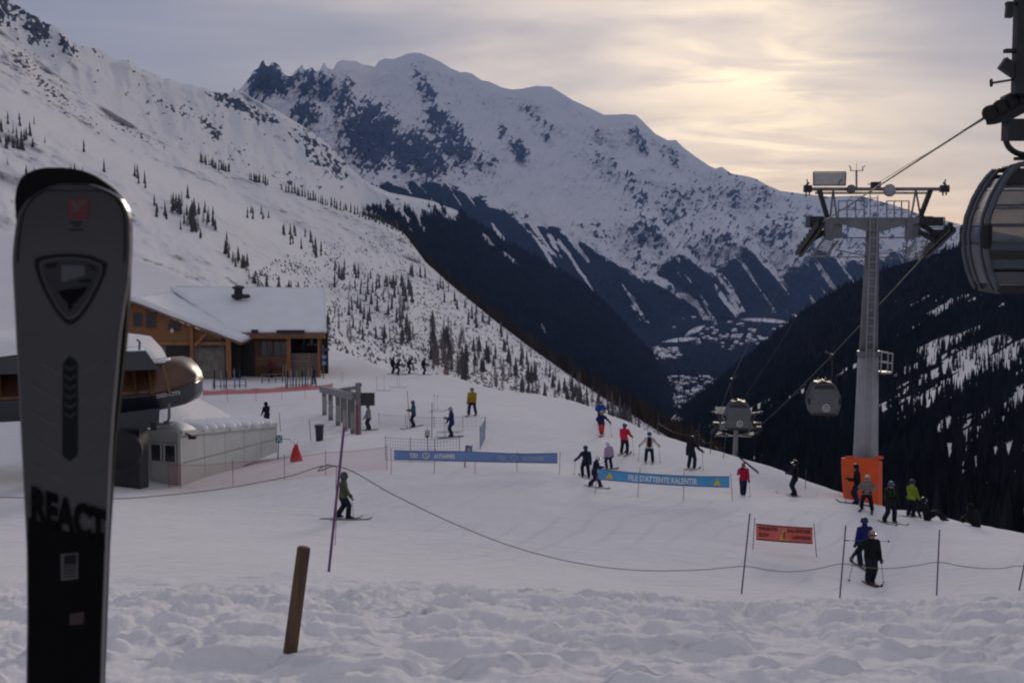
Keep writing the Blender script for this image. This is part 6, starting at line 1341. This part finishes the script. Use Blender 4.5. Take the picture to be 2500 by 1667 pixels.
def first_aid_sign():
    g = place(678, 1121); t = thing('first_aid_sign', 'small green sign with a white cross at the container corner', 'sign', g); L = lambda u, v, dy=0: at(u, v, g.y + dy) - g
    m = MB(); m.tube([(0, 0, -.2), L(680, 1076)], .03, 6); part('post', m, PURP, t); m = MB(); m.box(L(673, 1081, -.05), L(689, 1062, -.01)); b = part('board', m, mat('first_aid_green', (.03, .22, .19), .5), t)
    for q in (((675, 1079), (687, 1064)), ((687, 1079), (675, 1064))): m = MB(); m.beam(L(q[0][0], q[0][1], -.065), L(q[1][0], q[1][1], -.065), .05, .01, (0, 1, 0)); part('cross_bar', m, LOGO, b)
    m = MB(); m.tube([L(689, 1071), L(708, 1072), L(711, 1080)], .02, 6); part('pipe', m, GALV, t)
first_aid_sign()
def planted_poles():
    for i, (u, v0, v1, w) in enumerate(((920, 921, 953, 'left one of two ski poles planted left of the lying board'), (938, 919, 952, 'right one of two ski poles planted left of the lying board'), (970, 914, 944, 'left one of two ski poles planted at the lying board'), (975, 913, 944, 'right one of two ski poles planted at the lying board'), (1060, 964, 1001, 'left one of two ski poles planted behind the thin dark pole'), (1068, 966, 1000, 'right one of two ski poles planted behind the thin dark pole'), (833, 909, 932, 'left one of two ski poles planted behind the ticket gates'), (837, 908, 932, 'right one of two ski poles planted behind the ticket gates'))):
        g = place(u, v1); ski_pole(at(u, v0 + 3, g.y), g, w)
    for (u0, v0, u1, v1, c, w) in ((951, 946, 996, 947, (.05, .06, .09), 'dark snowboard lying on the snow below the crest group'), (919, 954, 956, 955, (.20, .17, .16), 'ski lying on the snow beside the two planted poles'), (1048, 1004, 1092, 1004, (.10, .05, .07), 'dark red ski lying on the snow behind the dark blue skier'), (1066, 1056, 1132, 1055, (.03, .05, .10), 'dark ski lying on the snow at the dark blue skier\'s boots')):
        a, b = place(u0, v0), place(u1, v1); loose_ski(a + Vector((0, 0, .03)), b + Vector((0, 0, .03)), c, w, name='snowboard' if 'board' in w else 'ski')
planted_poles()
def flags():
    for i, (u, v, w) in enumerate(((1083, 915, 'left one of two small orange flags on the crest'), (1092, 912, 'right one of two small orange flags on the crest'))):
        g = place(u, v); k = g.y / F; t = thing('orange_flag', w, 'flag', g, 0, 'orange flags on the crest'); m = MB(); m.tube([(0, 0, -.1), (0, 0, 14 * k)], .02, 5); part('staff', m, RDP, t)
        m = MB(); s = 1 if i == 0 else -1; m.prism([(0, 1), (0, 14), (5.5 * s, 2)] if i == 0 else [(0, 0), (0, 13), (3.5, 12), (3.0, 0)], lambda p: (p[0] * k, -.01, p[1] * k), lambda p: (p[0] * k, .01, p[1] * k)); part('cloth', m, mat('orange_cloth', (.55, .10, .05), .7), t)
flags()
def gate_board():
    g = place(1134, 1141); t = thing('marker_sign', 'small blue panel on a red pole standing in front of the blue banner', 'sign', g); L = lambda u, v, dy=0: at(u, v, g.y + dy) - g
    m = MB(); m.tube([(0, 0, -.2), L(1138, 1088)], .035, 7); part('red_post', m, RDP, t); m = MB(); m.slab(lambda s, q: L(1137 + 15 * s, 1086 + 2 * s + 20 * q, .03 * math.sin(6 * s)), (0, .01, 0), 6, 3); b = part('panel', m, mat('panel_blue', (.10, .16, .34), .7), t)
    for q in (.35, .6): m = MB(); m.slab(lambda s, r: L(1140 + 9 * s, 1086 + 2 * s + 20 * (q + .08 * r), .03 * math.sin(6 * s) - .012), (0, .004, 0), 5, 2); part('stripe', m, WPR, b)
    m = MB(); m.tube([L(1152, 1110), L(1153, 1084)], .012, 5); part('thin_post', m, THIN, t)
gate_board()
def crest_fence():
    pts = [(1571, 996, 1573, 1044), (1608, 1010, 1606, 1056), (1707, 1034, 1706, 1090), (1738, 1050, 1734, 1104), (1772, 1064, 1766, 1115), (1968, 1148, 1966, 1188)]; tops = []
    names = ['above the cream skier', 'right of the cream skier', 'behind the black skier with the pole held out', 'left of the small distant pylon', 'at the foot of the small distant pylon', 'right of the lone black skier']
    for (u0, v0, u1, v1), w in zip(pts, names):
        o, g, tp = pole('crest_stake', u0, v0, u1, v1 + 4, .018, THIN, 'thin stake on the crest ' + w, 'stake', 'stakes along the crest'); tops.append(g + (tp - g) * .55)
    m = MB(); P = []
    for a, b in zip(tops[:5], tops[1:5]):
        for k in range(6): s = k / 6; P.append(a * (1 - s) + b * s + Vector((0, 0, -.55 * 4 * s * (1 - s) * .5)))
    P.append(tops[4]); m.tube(P, .011, 5); tag(part('crest_rope', m, THIN), 'thin dark rope sagging between the stakes on the crest', 'rope')
crest_fence()
# ------------------------------------------------------------------ the two upright skis in front on the left
SK_Y = 1.30
TOPS = mat('shade_darkened_topsheet', (.052, .053, .057), .6, var=.08, vscale=6, spec=.2); SKB = mat('black_topsheet', (.0035, .0035, .004), .7, spec=.06); SKE = mat('steel_ski_edge', (.12, .12, .13), .35, .6); SKG = mat('dark_graphic', (.009, .010, .013), .7, spec=.1); SKM = mat('mid_graphic', (.026, .027, .033), .6, spec=.15); SKR = mat('dull_red_graphic', (.10, .012, .016), .5); SKW = mat('pale_graphic', (.075, .075, .08), .6, spec=.2)  # TOPS: white sheet's colour darkened to hold the shade on the ski
FV = [447, 449, 453, 460, 470, 484, 510, 537, 600, 640, 688, 760, 820, 1000, 1100, 1335, 1500, 1667, 2200, 3000, 3800, 4300, 4420]
FL = [176, 150, 128, 110, 92, 70, 50, 40, 32, 30, 32, 36, 39, 48, 53, 65, 66, 64, 58, 40, 20, 6, 30]
FR = [186, 212, 230, 250, 272, 294, 310, 316, 317, 315, 311, 298, 290, 274, 267, 257, 251, 246, 244, 250, 262, 270, 240]
def bend(v): return 0.055 * max(0.0, (640 - v) / 200.0) ** 2
def sk(u, v, off=0.0): return at(u, v, SK_Y - bend(v) + off)
def build_skis():
    g = Vector((at(160, 600, SK_Y).x, SK_Y, -1.66))
    t = thing('ski', 'front ski standing upright on its tail with pale top sheet lettered REACT', 'ski', g, 0, 'pair of skis in the foreground')
    def strip(FVs, L_, R_, v0, v1, fn, th, mats, name, par, n=60, slant=0.0, cols=7):
        vv = v0 + (v1 - v0) * np.linspace(0, 1, n) ** (1.6 if v0 < 460 else 1.0)
        def f(s, q):
            v = float(np.interp(q * (n - 1), np.arange(n), vv)); l = float(np.interp(v, FVs, L_)); r = float(np.interp(v, FVs, R_)); w = math.sin(math.pi * s)
            return fn(l + (r - l) * s, v + slant * (s - .5), -.0016 * w) - g
        m = MB(); m.slab(f, (0, th, 0), cols, n); return part(name, m, mats, par, False)
    core = strip(FV, FL, FR, 447, 4420, lambda u, v, o: sk(u, v, .0012), .011, SKE, 'core', t, 90)
    # inset top sheet
    ins = 3.5; L2 = [l + ins for l in FL]; R2 = [r - ins for r in FR]; FV2 = [v + (4 if v < 470 else 0) for v in FV]
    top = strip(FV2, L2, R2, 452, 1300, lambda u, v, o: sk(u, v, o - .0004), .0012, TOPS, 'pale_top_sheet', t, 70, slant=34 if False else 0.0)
    low = strip(FV2, L2, R2, 1300, 4400, lambda u, v, o: sk(u, v, o - .0006), .0014, SKB, 'black_top_sheet', t, 50)
    dark = MB()
    def quad(pts, M, name, par, lift=.0022):
        m = MB(); m.add([sk(u, v, -lift) - g for u, v in pts], [tuple(range(len(pts)))]); return part(name, m, M, par)
    # slanting boundary of the black lower part and the big letters
    quad([(69, 1262), (256, 1330), (256, 1345), (69, 1345)], SKB, 'slanted_border', low, .0028)
    letters = ['R', 'E', 'A', 'C', 'T']; m = MB()
    def fn(a, b): u = 76 + 184 * a; vt = 1184 + 62 * a; vb = 1272 + 66 * a; return sk(u, vb + (vt - vb) * b, -.0034) - g
    text_on(m, 'REACT', fn); part('lettering', m, SKB, top)
    # outline groove near the tip
    gp = []
    for v in np.concatenate([np.linspace(640, 510, 8), np.linspace(500, 466, 8)]): gp.append((float(np.interp(v, FV, FL)) + 12, v))
    gq = [(float(np.interp(v, FV, FR)) - 12, v) for u, v in gp][::-1]; m = MB(); m.tube([sk(u, v, -.0018) - g for u, v in gp + gq], .0007, 4); part('tip_groove', m, SKG, top)
    # red tag
    tg = quad([(166, 486), (217, 482), (217, 528), (213, 534), (168, 534), (164, 530)], SKR, 'red_tag', top)
    for pts in ([(174, 490), (188, 489), (184, 496), (196, 508), (190, 519), (171, 517), (178, 512), (186, 510), (174, 499)], [(192, 489), (212, 488), (204, 502), (210, 519), (200, 518), (194, 505)]): quad(pts, SKW, 'tag_mark', tg, .003)
    for u0, u1, v in ((173, 201, 542), (178, 196, 549), (168, 204, 559)): quad([(u0, v), (u1, v), (u1, v + 4), (u0, v + 4)], SKG, 'fine_print', top)
    # shield emblem
    out = [(84, 633), (100, 626), (140, 620), (180, 619), (220, 624), (252, 636), (261, 643), (258, 664), (244, 700), (220, 745), (196, 778), (180, 790), (170, 793), (158, 788), (136, 762), (112, 722), (94, 682), (85, 650)]
    c = (172, 690); inn = [(c[0] + (u - c[0]) * .88, c[1] + (v - c[1]) * .88) for u, v in out]; inn2 = [(c[0] + (u - c[0]) * .80, c[1] + (v - c[1]) * .80) for u, v in out]
    m = MB(); n = len(out); m.add([sk(u, v, -.0024) - g for u, v in out] + [sk(u, v, -.0024) - g for u, v in inn], [(i, (i+1) % n, n + (i+1) % n, n + i) for i in range(n)]); em = part('shield_emblem', m, SKG, top)
    m = MB(); m.add([sk(u, v, -.0021) - g for u, v in inn2], [tuple(range(n))]); part('shield_field', m, SKM, em)
    quad([(142, 712), (165, 706), (216, 700), (206, 714), (192, 728), (186, 738), (178, 740), (176, 755), (166, 755), (165, 738), (152, 728)], SKB, 'shield_mark', em, .0032)
    quad([(110, 645), (140, 640), (136, 652), (112, 656)], SKG, 'shield_mark', em, .0032); quad([(212, 642), (230, 650), (234, 664), (224, 656)], SKG, 'shield_mark', em, .0032); quad([(190, 684), (222, 680), (224, 690), (196, 690)], SKG, 'shield_mark', em, .0032)
    quad([(150, 648), (205, 648), (208, 672), (150, 690)], SKW if False else mat('blue_grey_graphic', (.045, .046, .058), .5), 'shield_mark', em, .0030)
    # central slot with chevrons
    slot = quad([(170, 868), (186, 880), (190, 890), (190, 1110), (170, 1126), (152, 1110), (153, 890), (158, 880)], SKG, 'centre_slot', top)
    for k in range(6): v = 890 + 23 * k; quad([(157, v), (171, v + 9), (186, v), (186, v + 7), (171, v + 16), (157, v + 7)], SKM, 'chevron', slot, .0032)
    for v in (872, 938, 1003, 1066, 1130):
        for s in (-1, 1):
            x0 = 171 + s * 24; x1 = 171 + s * 92; quad([(x0, v + 42), (x1, v), (x1, v + 7), (x0, v + 49)], mat('faint_graphic', (.040, .041, .044), .5), 'faint_chevron', top, .0019)
    st = quad([(148, 1352), (191, 1348), (191, 1412), (149, 1417)], SKW, 'white_sticker', low, .003)
    for v in (1382, 1390, 1398, 1406): quad([(154, v), (186, v - 2), (186, v + 1), (154, v + 3)], SKG, 'fine_print', st, .0038)
    quad([(156, 1356), (186, 1353), (186, 1376), (156, 1378)], SKG, 'sticker_mark', st, .0038)
    quad([(170, 1498), (205, 1492), (205, 1522), (170, 1526)], SKR if False else mat('deep_red_graphic', (.02, .003, .004), .5), 'red_patch', low, .003)
    # rear ski, base to base with the front one
    t2 = thing('ski', 'black rear ski whose tip shows behind the pale one', 'ski', g + Vector((0, .06, 0)), 0, 'pair of skis in the foreground'); g2 = g + Vector((0, .06, 0))
    BV = [409, 412, 418, 428, 444, 460, 487, 520, 573, 640, 760, 820, 1000, 1100, 1335, 1667, 2200, 3000, 3800, 4250, 4400]
    BL = [118, 92, 74, 57, 46, 40, 36, 38, 42, 46, 50, 54, 60, 64, 72, 72, 66, 50, 30, 20, 40]
    BR = [150, 184, 204, 228, 252, 274, 298, 312, 314, 315, 311, 306, 288, 277, 262, 250, 248, 254, 266, 272, 250]
    m = MB(); n = 90; vv = 409 + (4400 - 409) * np.linspace(0, 1, n) ** 1.7
    def f(s, q):
        v = float(np.interp(q * (n - 1), np.arange(n), vv)); l = float(np.interp(v, BV, BL)); r = float(np.interp(v, BV, BR)); return at(l + (r - l) * s, v, SK_Y + .045 + bend(v) * .8) - g2
    m.slab(f, (0, .010, 0), 5, n); part('core', m, SKB, t2)
build_skis()
# ------------------------------------------------------------------ trees
BARK = mat('bark', (0.07, 0.055, 0.05), 0.9, var=0.3, vscale=3, spec=0.0)
LARCH = mat('bare_larch_twigs', (0.19, 0.162, 0.16), 0.9, var=0.35, vscale=0.6, spec=0.0)
SPRUCE = mat('spruce_needles', (0.10, 0.098, 0.105), 0.85, var=0.45, vscale=0.7, spec=0.0)
BROWNL = mat('larch_wood_brown', (0.050, 0.037, 0.028), 0.9, var=0.4, vscale=0.05, spec=0.0)
DARKF = mat('distant_conifers', (0.014, 0.017, 0.022), 0.9, var=0.5, vscale=0.02, spec=0.0)
SHRUB = mat('bare_shrubs', (0.19, 0.17, 0.18), 0.9, var=0.35, vscale=0.3, spec=0.0)
def crown_mesh(kind, seed):
    r = random.Random(seed); mb = MB(); n = 70 if kind == 'larch' else 80
    for i in range(n):
        t = (i + r.random()) / n; z = 0.10 + 0.90 * t
        if kind == 'larch': R = 0.15 * (1 - t) ** 0.75 * r.uniform(0.45, 1.15) + 0.012; w = 0.020 + 0.035 * (1 - t); dr = r.uniform(-0.02, 0.05)
        else: R = 0.19 * (1 - t) ** 0.85 * r.uniform(0.6, 1.12) + 0.012; w = 0.05 + 0.06 * (1 - t); dr = r.uniform(0.03, 0.08)
        a = i * 2.39996 + r.uniform(-0.4, 0.4); c, s = math.cos(a), math.sin(a); q = (-s, c)
        b0 = (0.008 * c, 0.008 * s, z); tip = (R * c, R * s, z - dr * (1.2 - t))
        m1 = (R * .55 * c + q[0] * w / 2, R * .55 * s + q[1] * w / 2, z - dr * .55); m2 = (R * .55 * c - q[0] * w / 2, R * .55 * s - q[1] * w / 2, z - dr * .55)
        up = (R * .5 * c, R * .5 * s, z + w * 0.55)
        mb.add([b0, m1, tip, m2, up], [(0, 1, 4), (1, 2, 4), (2, 3, 4), (3, 0, 4), (0, 3, 2, 1)])
    return mesh_of('crown', mb, LARCH if kind == 'larch' else SPRUCE)
def trunk_mesh(seed):
    r = random.Random(seed); mb = MB(); j = lambda: r.uniform(-0.006, 0.006)
    mb.tube([(0, 0, -0.06), (j(), j(), 0.25), (j(), j(), 0.6), (0, 0, 0.99)], [0.016, 0.013, 0.008, 0.002], 5)
    return mesh_of('trunk', mb, BARK)
CROWNS = {k: [crown_mesh(k, 10 * i + (3 if k == 'larch' else 7)) for i in range(5)] for k in ('larch', 'spruce')}
TRUNKS = [trunk_mesh(i) for i in range(3)]
def cone_forest(name, P, H, W, M, seed=0, tiers=2):
    """many small conifers joined into one mass"""
    P = np.asarray(P, float); n = len(P); r = np.random.default_rng(seed); k = 5
    vs = []; fs = []; per = tiers * (k + 1)
    H = np.asarray(H)[:, None]; W = np.asarray(W)[:, None]
    allv = np.zeros((n, per, 3)); fl = []
    for t in range(tiers):
        z0 = (0.02, 0.42, 0.66)[t]; z1 = (0.62, 1.0, 1.0)[t] if tiers > 1 else 1.0; w = (1.0, 0.62, 0.4)[t]
        a0 = r.uniform(0, 6.28, (n, 1))
        for i in range(k):
            jr = r.uniform(0.7, 1.25, (n, 1)); a = a0 + 2 * math.pi * i / k
            allv[:, t*(k+1)+i, 0:1] = np.cos(a) * W * w * jr; allv[:, t*(k+1)+i, 1:2] = np.sin(a) * W * w * jr; allv[:, t*(k+1)+i, 2:3] = z0 * H + r.uniform(-0.04, 0.04, (n, 1)) * H
        allv[:, t*(k+1)+k, 2:3] = z1 * H; allv[:, t*(k+1)+k, 0:1] = r.uniform(-0.1, 0.1, (n, 1)) * W
        for i in range(k): fl.append((t*(k+1)+i, t*(k+1)+(i+1) % k, t*(k+1)+k))
    allv += P[:, None, :]
    faces = (np.arange(n)[:, None, None] * per + np.array(fl)[None]).reshape(-1, 3)
    o = obj(name, np_mesh(name, allv.reshape(-1, 3), faces, M, False)); o['kind'] = 'stuff'; return o

def build_hill_trees():
    r = random.Random(21); T = []    # u, v, height m, kind, where
    def scat(n, u0, u1, v0, v1, h0, h1, spr, where, slope=0.0):
        for _ in range(n):
            s = r.random(); u = u0 + (u1 - u0) * s; v = v0 + (v1 - v0) * r.random() + slope * (u - u0)
            T.append((u, v, r.uniform(h0, h1), 'spruce' if r.random() < spr else 'larch', where))
    scat(26, 415, 535, 495, 520, 9, 15, .7, 'dark clump', 0.42); scat(10, 455, 490, 545, 570, 10, 15, .6, 'dark clump')
    scat(24, 545, 640, 590, 622, 8, 13, .5, 'line above the chalet', 1.05); scat(22, 690, 790, 548, 590, 7, 12, .4, 'upper shoulder', 0.5)
    scat(8, 600, 660, 520, 545, 6, 10, .4, 'upper shoulder'); scat(34, 0, 520, 300, 420, 5, 9, .5, 'open slope', 0.35)
    scat(18, 0, 90, 300, 380, 6, 10, .5, 'open slope')
    scat(60, 640, 990, 680, 800, 6, 11, .35, 'slope beside the chalet', 0.2); scat(40, 800, 1000, 640, 700, 6, 11, .35, 'slope beside the chalet', 0.25)
    scat(26, 975, 1010, 700, 850, 8, 14, .3, 'steep gully'); scat(60, 1050, 1140, 800, 920, 10, 16, .35, 'steep gully', 0.2)
    scat(70, 1150, 1420, 850, 935, 9, 15, .35, 'steep gully', 0.33); scat(40, 1400, 1560, 960, 1010, 9, 15, .55, 'steep gully', 0.35)
    scat(30, 1000, 1300, 640, 690, 8, 13, .3, 'ridge edge', 0.76)
    out = []
    for u, v, h, k, w in T:
        p, vc, vb = hill_at(u, max(v, float(np.interp(u, R2U, R2V)) + 6)); out.append((h * F / p.y, p, h, k, w))
    for u in list(np.linspace(492, 560, 20)) + list(np.linspace(612, 652, 12)) + list(np.linspace(690, 980, 54)):
        u += r.uniform(-4, 4); v = float(np.interp(u, R2U, R2V)) + r.uniform(2, 9); p = hill_at(u, v)[0]; h = r.uniform(7, 12); out.append((h * F / p.y, p, h, 'spruce' if r.random() < .6 else 'larch', 'skyline of the shoulder'))
    out.sort(key=lambda t: -t[0])
    words = {'dark clump': 'in the dark clump on the open slope', 'line above the chalet': 'in the line running down to the chalet', 'upper shoulder': 'on the upper snowy shoulder', 'open slope': 'standing alone on the open left slope', 'slope beside the chalet': 'on the brushy slope beside the chalet', 'steep gully': 'in the steep gully beyond the piste', 'ridge edge': 'along the edge of the falling ridge', 'skyline of the shoulder': 'on the skyline of the snowy shoulder'}
    cnt = 0; rest = []
    for px, p, h, k, w in out:
        if cnt < 290:
            nm = 'larch_tree' if k == 'larch' else 'spruce_tree'
            t = thing(nm, ('bare brown larch ' if k == 'larch' else 'dark spruce ') + words[w], 'tree', p, r.uniform(0, 6.28), ('larches ' if k == 'larch' else 'spruces ') + w)
            s = h * r.uniform(0.62, 0.85) * (.72 if w in ('open slope', 'dark clump', 'line above the chalet', 'upper shoulder') else 1); t.scale = (s * r.uniform(.9, 1.25), s * r.uniform(.9, 1.25), s)
            t.rotation_euler[0] = r.uniform(-.04, .04)
            obj('trunk', TRUNKS[cnt % 3], t); obj('crown', CROWNS[k][r.randrange(5)], t); cnt += 1
        else: rest.append((p, h))
    # the remaining small trees and the brush on the slope
    P = [tuple(p) for p, h in rest]; H = [h for p, h in rest]
    if P:
        o = cone_forest('distant_trees', P, H, np.array(H) * .13, SPRUCE, 3); o['label'] = 'small distant trees on the snowy hillside'
    P = []; H = []; dens = lambda u, v: float(fbm(u / 60, v / 45, 3.1, 3))
    while len(P) < 4600:
        u = r.uniform(560, 1640); v = r.uniform(560, 1090); c = float(np.interp(u, R2U, R2V))
        if v < c + 8 or v > c + 420: continue
        lim = float(np.interp(u, [560, 700, 800, 1000, 1640], [735, 650, 620, 560, 560]))
        if v < lim - 30 or dens(u, v) < r.uniform(-0.25, 0.45): continue
        p = hill_at(u, v)[0]; P.append(tuple(p)); H.append(r.uniform(0.5, 1.9))
    P = np.array(P); H = np.array(H)
    o = cone_forest('hillside_shrubs', P - [0, 0, .3], H, H * r.uniform(.5, .6), SHRUB, 4); o['label'] = 'bare brush scattered over the snowy hillside'
    # brown larch wood along the far edge of the falling ridge
    P = []; H = []
    for _ in range(4200):
        u = r.uniform(880, 1760); c = float(np.interp(u, R2U, R2V)); yc = float(np.interp(u, R2U, R2Y)); k = r.random() ** 1.3
        w = float(np.interp(u, [880, 1000, 1100, 1760], [0.15, 0.6, 1, 1])); h = r.uniform(9, 17) * (0.55 + 0.45 * w)
        y = yc * (1.0 + 0.16 * k); p = at(u, c, yc); s = y / yc
        P.append((p.x * s, p.y * s, p.z * s - yc * 0.16 * k * 0.42 * 0.9 - 1)); H.append(h)
    o = cone_forest('larch_wood', P, H, np.array(H) * .13, BROWNL, 5); o['label'] = 'brown leafless larch wood along the falling ridge'
build_hill_trees()
def scatter_sheet(G, n, seed, h0, h1, thr=0.45, ulim=None, pw=1.0):
    U, V, Y, T, FO = G; r = np.random.default_rng(seed); nv, nu = U.shape
    X_, Y_, Z_ = at_np(U, V, Y)
    # weight by real area
    ax = np.abs(np.gradient(X_, axis=1)); ay = np.hypot(np.gradient(Y_, axis=0), np.gradient(Z_, axis=0)); w = ax * ay * (FO > thr)
    if ulim: w = w * (U > ulim[0]) * (U < ulim[1])
    w = (w / Y ** pw).ravel(); w /= w.sum()
    k = r.choice(U.size, n, p=w); du = (U[0, 1] - U[0, 0]); uu = U.ravel()[k] + r.uniform(-.5, .5, n) * du
    P = np.stack([X_.ravel()[k] + r.uniform(-.5, .5, n) * ax.ravel()[k], Y_.ravel()[k], Z_.ravel()[k] - 1.0], 1)
    return P, r.uniform(h0, h1, n)
P_, H_ = scatter_sheet(MID, 26000, 31, 12, 24, 0.42, (820, 1720), 1.2)
o = cone_forest('conifer_forest', P_, H_, H_ * .17, DARKF, 8); o['label'] = 'dark conifer forest covering the far flank'
P_, H_ = scatter_sheet(RIGHT, 15000, 32, 8, 15, 0.60, (1560, 2800), 0.7)
o = cone_forest('slope_forest', P_, H_, H_ * .15, DARKF, 9); o['label'] = 'dark conifer forest on the right hand slope'
# thin trees standing in the snow lanes of the right slope
P_, H_ = scatter_sheet((RIGHT[0], RIGHT[1], RIGHT[2], RIGHT[3], 1 - RIGHT[4]), 1800, 33, 6, 11, 0.4, (2000, 2800), 1.0)
o = cone_forest('sparse_larches', P_, H_, H_ * .09, mat('grey_bare_trees', (0.020, 0.020, 0.026), .9, var=.3, vscale=.05, spec=0.0), 10); o['label'] = 'thin leafless trees in the snowy lanes of the right slope'

# ------------------------------------------------------------------ villages on the valley floor
def vz(x, y): return float(-505 + 9 * fbm(x / 900, y / 900, 3, 4))
def valley_point(u, v):
    y = 4000.0
    for _ in range(6):
        p = at(u, v, y); z = vz(p.x, p.y); y = y * z / p.z
    p = at(u, v, y); return Vector((p.x, p.y, vz(p.x, p.y)))
ROOFSNOW = mat('roof_snow', (0.78, 0.78, 0.81), 0.7, var=0.05, vscale=2, bump=0.2, bscale=3)
def build_villages():
    r = random.Random(5); walls = [mat('chalet_wall_brown', (0.09, 0.06, 0.045), .8), mat('house_wall_cream', (0.42, 0.38, 0.33), .8), mat('house_wall_grey', (0.22, 0.21, 0.22), .8)]
    win = mat('far_window', (0.02, 0.025, 0.035), .3)
    protos = []
    for k in range(4):
        w, d, h, rf = [(12, 10, 6, 4), (17, 11, 8, 4.5), (10, 9, 5.5, 3.6), (24, 12, 11, 4)][k]
        t = MB(); t.box((-w/2, -d/2, -2), (w/2, d/2, h))
        rr = MB(); e = 1.3
        rr.prism([(-d/2 - e, h - .3), (0, h + rf), (d/2 + e, h - .3), (d/2 + e, h + .35), (0, h + rf + .9), (-d/2 - e, h + .35)], lambda p: (-w/2 - e, p[0], p[1]), lambda p: (w/2 + e, p[0], p[1]))
        ww = MB()
        for i in range(int(w // 4)):
            for j in range(int(h // 3)):
                x = -w/2 + 2 + i * 4; ww.box((x - .6, -d/2 - .06, 1 + j * 2.8), (x + .6, -d/2 + .02, 2.3 + j * 2.8))
        protos.append((mesh_of('wall', t, walls[k % 3]), mesh_of('roof', rr, ROOFSNOW), mesh_of('windows', ww, win)))
    spots = []
    while len(spots) < 195:
        u = r.gauss(1700, 62); v = r.gauss(975, 34)
        if 1590 < u < 1860 and 915 < v < 1045 and v > 905 + (1760 - u) * 0.10: spots.append((u, v, 0))
    while len(spots) < 270:
        u = r.gauss(1800, 95); v = r.gauss(818, 20)
        if 1640 < u < 1990 and 775 < v < 865: spots.append((u, v + 3, 1))
    spots += [(r.uniform(1600, 1660), r.uniform(852, 880), 2) for _ in range(16)]
    words = ['snow roofed house in the nearest valley village', 'snow roofed house in the far town along the valley floor', 'snow roofed house in the hamlet below the dark forest']
    groups = ['houses of the nearest village', 'houses of the far town', 'houses of the hamlet']
    for u, v, g in spots:
        p = valley_point(u, v); k = r.choice([0, 0, 1, 1, 2, 3])
        t = thing('house', words[g], 'house', p, r.uniform(-0.9, 0.9) + (1.57 if r.random() < .5 else 0), groups[g]); s = r.uniform(.85, 1.2) * (1.0 if g == 0 else 1.35); t.scale = (s, s, s)
        obj('wall', protos[k][0], t); obj('roof', protos[k][1], t)
    P = []; H = []
    for _ in range(4200):
        if r.random() < .62: u = r.gauss(1715, 85); v = r.gauss(980, 50)
        else: u = r.gauss(1800, 120); v = r.gauss(850, 60)
        if v < 760 or v > 1100: continue
        P.append(tuple(valley_point(u, v))); H.append(r.uniform(9, 20))
    o = cone_forest('village_trees', P, H, np.array(H) * .2, DARKF, 14); o['label'] = 'dark trees among the houses of the valley'
build_villages()
# ------------------------------------------------------------------ the air
def build_haze():
    mb = MB(); mb.box((-26000, -400, -562), (26000, 24500, 4200))
    m = bpy.data.materials.new('haze'); m.use_nodes = True; nt = m.node_tree; nt.nodes.clear()
    o = nt.nodes.new('ShaderNodeOutputMaterial'); v = nt.nodes.new('ShaderNodeVolumePrincipled')
    v.inputs['Color'].default_value = (0.30, 0.48, 1.0, 1); v.inputs['Density'].default_value = 2.7e-5; v.inputs['Anisotropy'].default_value = 0.0
    nt.links.new(v.outputs[0], o.inputs['Volume'])
    h = part('haze', mb, m); h['kind'] = 'stuff'
    h['label'] = 'pale bluish haze filling the valley air'
build_haze()
